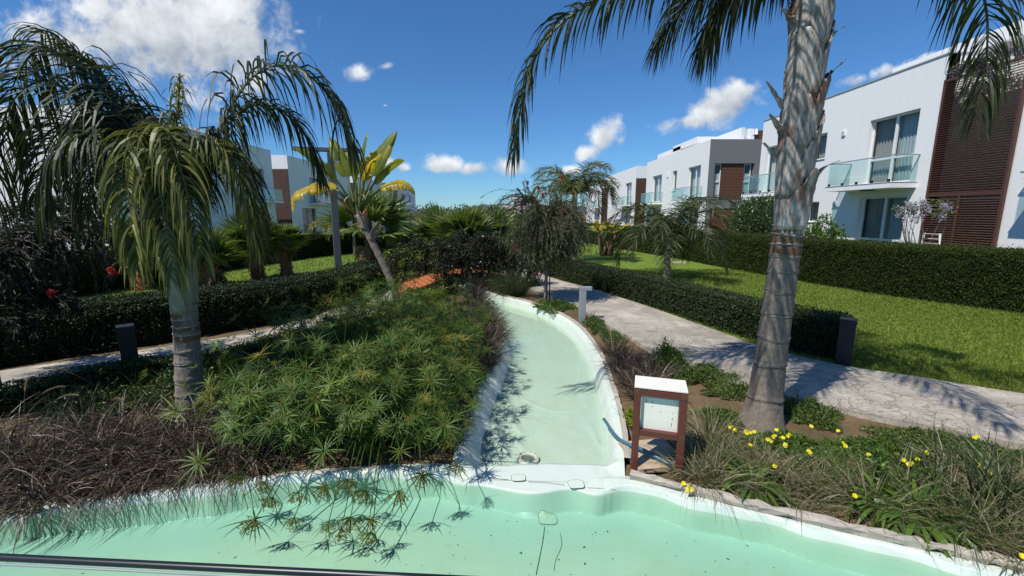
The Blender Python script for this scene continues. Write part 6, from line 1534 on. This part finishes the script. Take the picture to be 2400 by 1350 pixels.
def right_bank():
    rng = np.random.default_rng(111); G = 'ground cover mats'
    def m(px, py, rx, ry, h, n, label, seed, leaf='ground_leaf', ll=0.035): g = gp(px, py); mat_plant('ground_cover', g, rx, ry, h, n, ll, leaf, label, seed, G)
    m(1895, 975, 0.30, 0.34, 0.16, 2600, 'round dark green ground cover mound right of the palm trunk', 1)
    m(2150, 1035, 0.55, 0.22, 0.10, 2600, 'low green ground cover strip along the path edge at right', 2)
    m(2320, 1075, 0.5, 0.22, 0.10, 2000, 'low green ground cover patch at the right edge below the path', 3)
    m(1640, 885, 0.55, 0.38, 0.16, 3600, 'green ground cover between the sign and the path', 4)
    m(1565, 850, 0.25, 0.30, 0.30, 1800, 'taller green weeds behind the purple grass near the path', 5, 'weed_leaf', 0.05)
    m(1395, 765, 0.22, 0.75, 0.14, 3000, 'green ground cover between the grey bollard and the canal edge', 6)
    m(1300, 722, 0.55, 0.55, 0.14, 3200, 'grassy green ground cover round the weeping tree trunk', 7, 'weed_leaf', 0.05)
    m(1440, 800, 0.20, 0.5, 0.16, 1800, 'leafy green strip between purple grass and path near the bollard', 12)
    m(1730, 925, 0.45, 0.16, 0.12, 1600, 'low green weeds along the path edge left of the palm trunk', 13)
    m(1690, 985, 0.30, 0.25, 0.09, 1100, 'sparse green weeds on the mulch left of the palm base', 14, 'weed_leaf', 0.035)
    m(1480, 990, 0.10, 0.12, 0.14, 500, 'small yellow green weed left of the sign post', 8, 'lime_leaf', 0.03)
    m(1850, 1050, 0.55, 0.30, 0.07, 1800, 'thin green weeds in front of the big palm trunk', 9, 'weed_leaf', 0.04)
    m(2050, 1065, 0.60, 0.26, 0.08, 1800, 'thin green weeds under the yellow flowers right of the palm', 10, 'weed_leaf', 0.04)
    for j, (x, y, rx, ry, h) in enumerate(((-4.9, 4.75, 0.7, 0.45, 0.30), (-4.2, 5.2, 0.7, 0.5, 0.34), (-3.3, 5.4, 0.6, 0.6, 0.34), (-3.2, 6.3, 0.6, 0.6, 0.30), (-2.9, 4.7, 0.5, 0.5, 0.30), (-3.9, 6.0, 0.5, 0.5, 0.3), (-2.9, 7.2, 0.5, 0.6, 0.34), (-2.7, 8.3, 0.6, 0.7, 0.36))):
        mat_plant('ground_cover', (x, y), rx, ry, h, 2600, 0.042, 'dwarf_leaf', 'dark leafy ground cover in the bed behind the left palm', 150 + j, 'dark ground cover of the left bed')
    for j, (x, y, rx, ry, h) in enumerate(((-2.2, 4.6, 0.6, 0.5, 0.3), (-1.4, 4.7, 0.6, 0.6, 0.3), (-1.9, 5.6, 0.7, 0.6, 0.3), (-1.2, 5.7, 0.45, 0.6, 0.3), (-1.7, 6.8, 0.7, 0.7, 0.3), (-1.6, 8.0, 0.7, 0.7, 0.3))):
        mat_plant('ground_cover', (x, y), rx, ry, h, 2200, 0.06, 'hedge_low', 'green undergrowth between the umbrella sedge stems', 170 + j, 'undergrowth in the sedge bed')
    k = 0
    spots = [(1640, 1065), (1625, 1105), (1650, 1085), (1672, 1120), (1720, 1040), (1655, 1035), (1680, 1080), (1665, 1010), (1690, 1055), (1700, 1100), (1745, 1085), (1790, 1095), (1835, 1110), (1880, 1120), (1920, 1095), (1935, 1150), (1980, 1110), (1990, 1165), (2030, 1135), (2040, 1185), (2090, 1120), (2100, 1165), (2150, 1185), (2165, 1140), (2210, 1215), (2225, 1165), (2260, 1240), (2270, 1185), (2300, 1120), (2320, 1245), (2330, 1180), (2370, 1290), (2375, 1215), (2390, 1150), (2240, 1110), (2430, 1180), (2470, 1130), (2520, 1210), (2480, 1260), (2560, 1150), (2600, 1230), (2440, 1320), (2540, 1300), (2660, 1180), (2640, 1290), (2720, 1240), (2760, 1310), (1870, 1160), (1800, 1140)]
    for (px, py) in spots:
        g = gp(px, py + 18)
        if rng.random() < 0.25: lab, mt, gr = 'green grass tuft among the dry grass on the right bank', 'weed_leaf', 'green grass tufts'
        else: lab, mt, gr = 'dry grey green grass tuft on the right bank of the pond', 'dry_grass', 'dry grass tufts'
        grass_clump('grass_tuft', (g[0], g[1], 0), 0.15, 0.26 + 0.20 * rng.random() + 0.08 * (px > 2200), 150, lab, mt, 2600 + k, gr, W=0.0075, droop=1.4, spread=1.0, nseg=4); k += 1
    for (px, py) in ((2180, 1150), (2290, 1190), (2350, 1240), (2390, 1190)):
        g = gp(px, py); grass_clump('grass_tuft', (g[0], g[1], 0), 0.14, 0.55, 60, 'tall broad bladed dark grass tuft near the right edge', 'hedge_low', 2700 + k, 'tall broad grass', W=0.018, droop=1.2, spread=0.7); k += 1
    # lance leaved weeds that hang over the edging
    for j, (px, py, n, s, lab) in enumerate(((1765, 1150, 90, 1.0, 'bright green lance leaved weed hanging over the edging below the palm'), (2075, 1205, 70, 0.95, 'bright green leafy weed hanging over the edging, left of two at right'), (2150, 1235, 90, 1.05, 'bright green leafy weed hanging over the edging, right of two at right'))):
        g = np.array(gp(px, py)); root = thing('leafy_weed', g, lab, 'weed', 'leafy weeds'); rg = np.random.default_rng(130 + j)
        a = rg.random(n) * 6.28; D = np.stack([np.cos(a), np.sin(a) - 0.55, rg.uniform(0.25, 1.3, n)], 1); P = g[None] + np.stack([np.cos(a) * 0.05, np.sin(a) * 0.05, np.full(n, 0.04)], 1)
        V, Q, A = ribbon(P, D, 0.30 * s * rg.uniform(0.6, 1.25, n), 0.040 * s, 5, 1.6, None, (0.25, 0.6, 1.0, 0.75, 0.05), j, A=rg.random(n)); b = Bag(); b.add(V, Q, A=A); o = b.build('foliage', 'weed_leaf', root); o['kind'] = 'stuff'
    g = np.array(gp(2085, 1175)); root = thing('leafy_weed', g, 'upright leafy weed stem among the dry grass at right', 'weed', 'leafy weeds'); rg = np.random.default_rng(140); b = Bag(); sb = Bag()
    for q in range(5):
        p = arc(g + rg.normal(0, 0.04, 3) * np.array([1, 1, 0]), rg.random() * 6.28, 1.35, 0.42 + 0.1 * rg.random(), 0.2, 10); sb.tube(p, 0.004, 5); mm = 34; i = rg.integers(2, 10, mm); V, Q, A = ribbon(p[i], randdir(mm, rg) + UP * 0.3, 0.075, 0.018, 3, 0.5, seed=q); b.add(V, Q, A=A)
    sb.build('stem', 'weed_leaf', root); o = b.build('foliage', 'weed_leaf', root); o['kind'] = 'stuff'
    # yellow oxalis
    fl = [(1715, 1000), (1722, 1008), (1748, 1012), (1758, 1014), (1768, 1012), (1800, 1030), (1820, 1008), (1828, 1014), (1850, 1018), (1846, 1022), (1835, 1026), (1812, 1024), (1786, 1032), (1806, 1034), (1900, 1000), (1965, 1010), (1975, 1038), (1981, 1046), (1840, 1045), (1895, 1057), (2036, 1066), (2054, 1053), (2118, 1078), (2130, 1088), (2137, 1086), (2150, 1076), (2171, 1060), (2283, 1026), (2290, 1022), (2300, 1094), (2294, 1090), (2318, 1108), (2003, 1162), (1602, 1133), (1616, 1138), (1620, 1147), (1612, 1148), (2396, 1304), (1815, 1093), (1758, 1043)]
    for j, (px, py) in enumerate(fl):
        near = 1590 < px < 1630; z = 0.10 if near else 0.20 + 0.05 * rng.random(); e = np.array(gp(px, py, z)); s = e + np.array([rng.normal(0, 0.03), 0.03 + 0.03 * rng.random(), 0]); s[2] = 0.0
        lab, gr = ('bright yellow flower at the foot of the sign frame', 'yellow flowers by the sign') if near else ('bright yellow flower among the weeds on the right bank', 'yellow flowers on the bank')
        root = thing('yellow_flower', s, lab, 'flower', gr); b = Bag(); b.tube(smooth_curve([s, (s + e) / 2 + np.array([0.01, 0, 0.02]), e], 6), 0.0022, 4); b.build('stem', 'weed_leaf', root)
        b = Bag(); rg = np.random.default_rng(500 + j)
        for c in range(2 if rng.random() < 0.5 else 1):
            cc = e + rg.normal(0, 0.009, 3) * (c > 0); nn = nrm(np.array([rg.normal(0, 0.5), -0.6 + rg.normal(0, 0.3), 0.8])); sx = nrm(np.cross(nn, [0, 0, 1.0])); sy = np.cross(nn, sx); a = np.arange(5) * 1.2566 + rg.random()
            D = sx[None] * np.cos(a)[:, None] + sy[None] * np.sin(a)[:, None] + nn[None] * 0.35; V, Q, A = ribbon(np.repeat(cc[None], 5, 0), D, 0.019, 0.018, 3, 0.2, np.cross(D, nn[None]), (0.25, 0.8, 1.0, 0.95, 0.7), j); b.add(V, Q, A=A)
        b.build('petals', 'yellow_petal', root)
right_bank()
# ------------------------------------------------------------------ bridge
def bridge():
    A = np.array([-3.35, 12.3]); B = np.array([0.35, 14.15]); ax = B - A; Ln = float(np.linalg.norm(ax)); ax = ax / Ln; nn = np.array([-ax[1], ax[0]])
    root = thing('garden_bridge', (*((A + B) / 2), 0), 'small arched red brown timber bridge overgrown with dark creeper', 'bridge')
    zf = lambda s: 0.06 + 0.46 * math.sin(math.pi * s) ** 0.9 if 0 < s < 1 else 0.06
    rot = math.atan2(ax[1], ax[0]); n = int(Ln / 0.145); me = None
    for k in range(n):
        s = (k + 0.5) / n; c = A + ax * (s * Ln); sl = math.atan((zf(min(1, s + 0.01)) - zf(max(0, s - 0.01))) / (0.02 * Ln))
        if me is None:
            b = Bag(); b.box((0, 0, 0), (0.067, 0.74, 0.018)); o = b.build('plank', 'deck_wood', None, bevel=0.004); me = o.data; mods = True
        else:
            o = bpy.data.objects.new('plank', me); col.objects.link(o); bm_ = o.modifiers.new('bevel', 'BEVEL'); bm_.width = 0.004; bm_.segments = 1
        o.parent = root; o.location = Vector((c[0], c[1], zf(s))) - root.location; o.rotation_euler = (0, -sl, rot)
    for sg in (-1, 1):
        S = np.linspace(0, 1, 30); P = [A + ax * (s * Ln) + nn * (0.70 * sg) for s in S]; b = Bag()
        V = []
        for s, p in zip(S, P):
            for (o, dz) in ((-0.035, -0.24), (0.035, -0.24), (0.035, -0.022), (-0.035, -0.022)): V.append((p[0] + nn[0] * o, p[1] + nn[1] * o, zf(s) + dz))
        idx = np.arange(120).reshape(30, 4); b.add(V, np.stack([idx[:-1], np.roll(idx[:-1], -1, 1), np.roll(idx[1:], -1, 1), idx[1:]], -1).reshape(-1, 4)); b.build('beam', 'deck_dark', root)
        for k in range(5):
            s = (0.30 if sg < 0 else 0.04) + (0.66 if sg < 0 else 0.92) * k / 4; p = A + ax * (s * Ln) + nn * (0.76 * sg); b = Bag(); b.box((p[0], p[1], zf(s) + 0.36), (0.04, 0.04, 0.56), rot); b.build('post', 'deck_dark', root)
        for h in (0.45, 0.88):
            b = Bag(); b.tube([(*(A + ax * (s * Ln) + nn * (0.76 * sg)), zf(s) + h) for s in np.linspace(0.29 if sg < 0 else 0.02, 0.98, 20)], 0.035, 6); b.build('rail', 'deck_dark', root)
    # dark creeper on the rails
    for (s0, s1, sg, seed, cnt, lab) in ((0.22, 1.04, -1, 5, 20000, 'dark purple brown creeper covering the near bridge rail'), (-0.05, 0.75, 1, 6, 13000, 'dark purple brown creeper covering the far bridge rail')):
        rng = np.random.default_rng(seed); c = A + ax * ((s0 + s1) / 2 * Ln) + nn * 0.76 * sg; r = thing('creeper', (c[0], c[1], 0.4), lab, 'creeper', 'creepers on the bridge')
        s = s0 + (s1 - s0) * rng.random(cnt); base = np.array([zf(min(1, max(0, q))) for q in s]); h = (1.06 + 0.16 * np.sin(s * 15 + seed) + 0.08 * np.sin(s * 37)); v = rng.random(cnt) ** 0.7
        low = np.where(s < 0.46, -0.38, np.where(s > 0.80, -0.45, -0.10 + 0.10 * np.sin((s - 0.46) / 0.34 * math.pi)))
        z = base + low + (h - low) * v; off = rng.normal(0, 0.15, cnt) * (0.7 + 0.6 * np.sin(v * math.pi))
        keep = ~((np.sin(s * 24 + seed) > 0.72) & (v > 0.35) & (v < 0.7))
        P = np.c_[A[None] + ax[None] * (s * Ln)[:, None] + nn[None] * (0.76 * sg + off)[:, None], np.maximum(z, 0.03)][keep]
        D = nrm(randdir(len(P), rng) + np.array([-nn[0] * 0.0, -0.4, 0.3])); L = 0.060 * rng.uniform(0.6, 1.3, len(P)); V, T, Av = leaves(P, D, L, L * 0.62, seed, A=rng.beta(1.3, 2.2, len(P))); b = Bag(); q4 = len(P) * 3 // 4 * 1; m1 = T[:, 0] // 4 < q4; b.add(V, T=T[m1], A=Av); o = b.build('foliage', 'vine_leaf', r); o['kind'] = 'stuff'
        b = Bag(); b.add(V, T=T[~m1], A=Av); o = b.build('green_foliage', 'shrub_leaf', r); o['kind'] = 'stuff'
        tb = Bag()
        for k in range(34):
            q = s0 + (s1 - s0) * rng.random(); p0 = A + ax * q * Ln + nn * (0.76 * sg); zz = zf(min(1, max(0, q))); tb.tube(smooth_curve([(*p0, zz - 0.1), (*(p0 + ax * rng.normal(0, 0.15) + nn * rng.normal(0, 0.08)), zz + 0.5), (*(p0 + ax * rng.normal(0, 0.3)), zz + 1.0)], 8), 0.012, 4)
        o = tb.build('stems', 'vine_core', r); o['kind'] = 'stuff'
bridge()
g = gp(1155, 560); r = thing('plant_pot', (-1.05, 22.5, 0), 'terracotta coloured pot behind the bridge', 'pot'); b = Bag(); b.lathe((-1.05, 22.5, 0), [(0.30, 0), (0.42, 0.9), (0.46, 0.95), (0.46, 1.05), (0.38, 1.05), (0.36, 0.8), (0, 0.8)], 24); b.build('body', 'terracotta', r, smooth=True)

# ------------------------------------------------------------------ lamp post, bollards
def lamp_post():
    c = np.array([-5.02, 12.35, 0]); r = thing('lamp_post', c, 'tall square grey lamp post with flat double arm above the left hedge', 'lamp post')
    b = Bag(); b.box((c[0], c[1], 1.98), (0.09, 0.09, 1.98), R(28)); b.build('post', 'lamp_metal', r, bevel=0.006)
    b = Bag(); b.box((c[0] - 0.02, c[1], 4.03), (0.92, 0.11, 0.048), R(14)); b.build('arm', 'lamp_metal', r, bevel=0.006)
    for s in (-1, 1):
        b = Bag(); b.box((c[0] - 0.02 + s * 0.62, c[1] + s * 0.155, 3.975), (0.22, 0.08, 0.006), R(14)); b.build('lamp_lens', 'frame_grey', r)
    b = Bag(); b.box((c[0], c[1], 0.02), (0.17, 0.17, 0.02), R(28)); b.build('base_plate', 'lamp_metal', r)
lamp_post()
def bollard(x, y, h, rz, material, label, w=0.10, d=0.06, arm=0.24):
    r = thing('bollard_light', (x, y, 0), label, 'bollard light', 'bollard lights'); ca, sa = math.cos(rz), math.sin(rz)
    b = Bag(); b.box((x, y, h / 2 - 0.03), (d, w, h / 2 + 0.0), rz); b.build('post', material, r, bevel=0.004)
    b = Bag(); b.box((x + ca * (arm / 2 - d), y + sa * (arm / 2 - d), h - 0.002), (arm / 2, w + 0.004, 0.034), rz); hd = b.build('head', material, r, bevel=0.004)
    b = Bag(); b.box((x + ca * (arm - 0.13), y + sa * (arm - 0.13), h - 0.041), (0.06, w * 0.7, 0.006), rz); b.build('lens', 'frame_white', hd)
bollard(1.50, 8.95, 0.74, 0.05, 'grey_metal', 'light grey bollard light between canal edge and path', 0.06, 0.065, 0.25)
bollard(-5.22, 5.62, 0.77, R(133), 'dark_metal', 'dark blue grey bollard light beside the left palm trunk', 0.09, 0.05, 0.20)
bollard(5.06, 6.28, 0.70, R(51), 'dark_metal', 'dark bollard light at the near end of the right hedge', 0.10, 0.06, 0.22)

# ------------------------------------------------------------------ sign frame and things round it
def sign():
    y0 = 3.50; r = thing('sign_frame', (1.32, y0 + 0.1, 0), 'rusty red framed white sign box standing on the right bank', 'sign'); x0, x1 = 1.105, 1.525; t = 0.034
    for x in (x0, x1):
        b = Bag(); b.box((x, y0, 0.40), (t, t, 0.43)); b.build('post', 'sign_red', r, bevel=0.003)
    for z in (0.80, 0.402):
        b = Bag(); b.box(((x0 + x1) / 2, y0 - 0.002, z), ((x1 - x0) / 2 - t, 0.029, 0.028)); b.build('crossbar', 'sign_red', r, bevel=0.002)
    b = Bag(); b.box(((x0 + x1) / 2, y0 + 0.125, 0.845), ((x1 - x0) / 2 + 0.034, 0.150, 0.008)); b.build('top_board', 'sign_white', r, bevel=0.003)
    b = Bag(); b.box(((x0 + x1) / 2, y0 + 0.25, 0.62), ((x1 - x0) / 2 + 0.01, 0.008, 0.21)); b.build('back_board', 'sign_white', r)
    r.rotation_euler = (0, 0, -R(17)); r.scale = (0.90, 0.90, 0.95)
    pl = Bag(); pl.box(((x0 + x1) / 2, y0 + 0.030, 0.585), ((x1 - x0) / 2 - t - 0.004, 0.005, 0.155)); plate = pl.build('plate', 'sign_plate', r)
    for (u, z, h) in ((-0.125, 0.70, 0.016), (-0.070, 0.70, 0.014), (-0.07, 0.655, 0.005), (0.01, 0.61, 0.006), (0.12, 0.61, 0.004), (0.122, 0.555, 0.010), (0.118, 0.50, 0.016)):
        b = Bag(); b.box(((x0 + x1) / 2 + u, y0 + 0.0235, z), (0.0022, 0.001, h)); b.build('scratch', 'rust', plate)
    for x in (x0, x1):
        b = Bag(); b.box((x, y0 - 0.036, 0.80), (0.030, 0.002, 0.028)); b.build('corner_plate', 'rust', r)
        b = Bag(); b.box((x, y0 - 0.036, 0.402), (0.030, 0.002, 0.028)); b.build('corner_plate', 'rust', r)
    b = Bag(); b.box(((x0 + x1) / 2, y0 + 0.26, 0.36), ((x1 - x0) / 2 - 0.02, 0.006, 0.02)); b.build('lower_trim', 'balcony_glass', r)
    b = Bag(); b.box((1.34, 3.78, 0.02), (0.24, 0.24, 0.025), R(8)); tag(b.build('stone_slab', 'slab_stone', bevel=0.006), 'flat pale stone slab on the ground under the sign frame', 'slab')
    b = Bag(); b.box((1.82, 4.05, 0.025), (0.14, 0.20, 0.025), R(-14)); tag(b.build('stone_slab', 'slab_stone', bevel=0.006), 'flat pale stone slab right of the sign frame', 'slab')
    b = Bag(); b.tube(smooth_curve([(1.02, 4.45, 0.05), (1.08, 4.0, 0.06), (1.25, 3.72, 0.10), (1.42, 3.55, 0.07), (1.52, 3.44, 0.06)], 40), 0.017, 10); tag(b.build('water_pipe', 'blue_pipe', smooth=True), 'blue plastic water pipe running under the sign frame', 'pipe')
    b = Bag(); b.tube(smooth_curve([(1.18, 3.52, 0.03), (1.24, 3.46, 0.07), (1.30, 3.50, 0.02), (1.36, 3.44, 0.06), (1.44, 3.46, 0.02), (1.56, 3.42, 0.05)], 50), 0.006, 6); tag(b.build('black_cable', 'black_plastic', smooth=True), 'loop of thin black cable at the foot of the sign', 'cable')
    for (x, y, z, h, m, lab) in ((1.80, 4.62, 0.15, (0.05, 0.035, 0.085), 'grey_plastic', 'upper dark grey garden spotlight behind the sign frame'), (1.84, 4.40, 0.085, (0.065, 0.05, 0.065), 'grey_plastic', 'small grey junction box behind the sign frame')):
        rr = thing('garden_spotlight' if h[2] > 0.07 else 'junction_box', (x, y, 0), lab, 'spotlight' if h[2] > 0.07 else 'junction box'); b = Bag(); b.box((x, y, z), h, R(20)); b.build('body', m, rr, bevel=0.008)
        b = Bag(); b.tube([(x, y, 0.0), (x, y, z)], 0.014, 8); b.build('spike', 'black_plastic', rr)
        b = Bag(); b.box((x - 0.005, y - h[1] - 0.004, z), (h[0] * 0.8, 0.003, h[2] * 0.8), R(20)); b.build('lid', 'grey_metal', rr)
    rr = thing('garden_spotlight', (1.66, 4.75, 0), 'dark wedge shaped spotlight hood above the sign top', 'spotlight'); b = Bag()
    b.add([(1.60, 4.72, 0.30), (1.72, 4.70, 0.28), (1.70, 4.80, 0.26), (1.62, 4.82, 0.28), (1.64, 4.74, 0.42)], [(0, 3, 2, 1)], [(0, 1, 4), (1, 2, 4), (2, 3, 4), (3, 0, 4)]); b.build('hood', 'dark_metal', rr); b = Bag(); b.tube([(1.66, 4.76, 0), (1.66, 4.76, 0.3)], 0.014, 6); b.build('spike', 'black_plastic', rr)
sign()

# handrail of the footbridge the picture is taken from
a = np.array(gp(-250, 1294, 1.12)); c = np.array(gp(1150, 1362, 1.12)); r = thing('handrail', (a + c) / 2 * np.array([1, 1, 0]), 'thin black handrail bar crossing the lower left corner above the pond', 'handrail')
b = Bag(); b.tube(np.array([a + (c - a) * t for t in np.linspace(0, 1, 8)]), 0.0125, 12); b.build('bar', 'rail_metal', r, smooth=True)
b = Bag(); b.tube(np.array([a + (c - a) * t + np.array([0.0, -0.016, -0.012]) for t in np.linspace(0, 1, 8)]), 0.004, 8); b.build('lower_lip', 'grey_metal', r, smooth=True)
for p in (a, c):
    b = Bag(); b.box((p[0], p[1] - 0.02, 0.40), (0.02, 0.02, 0.70)); b.build('post', 'rail_metal', r)

# ------------------------------------------------------------------ wisteria, drying rack, lawn stone
def wisteria(base, c, rx, rz, n, label, mt, seed, ry=None, trunk=True):
    rng = np.random.default_rng(seed); base = np.array(base, float); c = np.array(c, float); ry = rx if ry is None else ry; root = thing('wisteria', base, label, 'wisteria', 'wisteria vines'); tb = Bag(); fb = Bag(); lb = Bag()
    for k in range(16):
        e = c + randdir(1, rng)[0] * np.array([rx, ry, rz]) * 0.8; m = (base + e) / 2 + np.array([0, 0, 0.3]) + rng.normal(0, 0.12, 3); tb.tube(smooth_curve([base, m, e], 12), np.linspace(0.022, 0.005, 12), 5)
    for k in range(n):
        p = c + randdir(1, rng)[0] * np.array([rx, ry, rz]) * rng.random() ** 0.4; m = 46; t = rng.random(m); L = rng.uniform(0.12, 0.24); rr = 0.045 * (1 - 0.75 * t)
        P = p[None] + np.c_[rng.normal(0, 1, (m, 2)) * rr[:, None] * 0.7, -t * L]; V, T, A = leaves(P, randdir(m, rng), 0.045, 0.034, seed + k, A=rng.random(m)); fb.add(V, T=T, A=A)
    o = tb.build('stems', 'pale_bark', root); o['kind'] = 'stuff'; o = fb.build('flower_clusters', mt, root); o['kind'] = 'stuff'
    P = c + randdir(180, rng) * np.array([rx, ry, rz]) * (rng.random(180) ** 0.4)[:, None]; V, T, A = leaves(P, randdir(180, rng), 0.10, 0.05, seed); lb.add(V, T=T, A=A); o = lb.build('leaves', 'weed_leaf', root); o['kind'] = 'stuff'
wisteria((12.75, 13.4, 0), (12.35, 13.15, 2.45), 0.62, 0.30, 46, 'pale purple wisteria blooming in front of the louvred screen', 'wisteria_flower', 7, ry=0.9)
wisteria((14.3, 14.2, 6.6), (13.98, 13.7, 6.78), 0.10, 0.16, 60, 'faded dark wisteria hanging along the roof edge above the screen', 'wisteria_dark', 8, ry=1.15)
r = thing('drying_rack', (12.4, 12.75, 0), 'white folding clothes rack behind the tall hedge near the wisteria', 'drying rack')
for s in (-1, 1):
    b = Bag(); b.tube([(12.4 + 0.05 * s, 12.75 - 0.42, 0.02), (12.4 - 0.02 * s, 12.75 - 0.22, 1.72)], 0.014, 6); b.build('leg', 'white_paint', r); b = Bag(); b.tube([(12.4 + 0.05 * s, 12.75 + 0.42, 0.02), (12.4 - 0.02 * s, 12.75 + 0.26, 1.72)], 0.014, 6); b.build('leg', 'white_paint', r)
for k in range(6):
    b = Bag(); z = 1.0 + 0.14 * k; b.tube([(12.4, 12.75 - 0.30 + 0.012 * k, z), (12.4, 12.75 + 0.33 - 0.012 * k, z)], 0.008, 6); b.build('bar', 'white_paint', r)
g = gp(1583, 617); b = Bag(); b.box((g[0], g[1], 0.03), (0.45, 0.25, 0.025), 0.2); tag(b.build('stone_slab', 'concrete_edge', bevel=0.005), 'small pale slab lying on the right lawn behind the lone palm', 'slab')

# ------------------------------------------------------------------ like things get their place in the row into the label
def number_labels():
    by = {}
    for o in col.objects:
        if o.parent is None and 'label' in o and o.get('kind') != 'structure': by.setdefault(o['label'], []).append(o)
    for lab, os_ in by.items():
        if len(os_) < 2: continue
        os_.sort(key=lambda o: o.matrix_basis.translation.x / max(0.5, o.matrix_basis.translation.y))
        for k, o in enumerate(os_):
            n = k + 1; suf = 'th' if 10 <= n % 100 <= 20 else {1: 'st', 2: 'nd', 3: 'rd'}.get(n % 10, 'th')
            o['label'] = lab + f', {n}{suf} from the left'
number_labels()
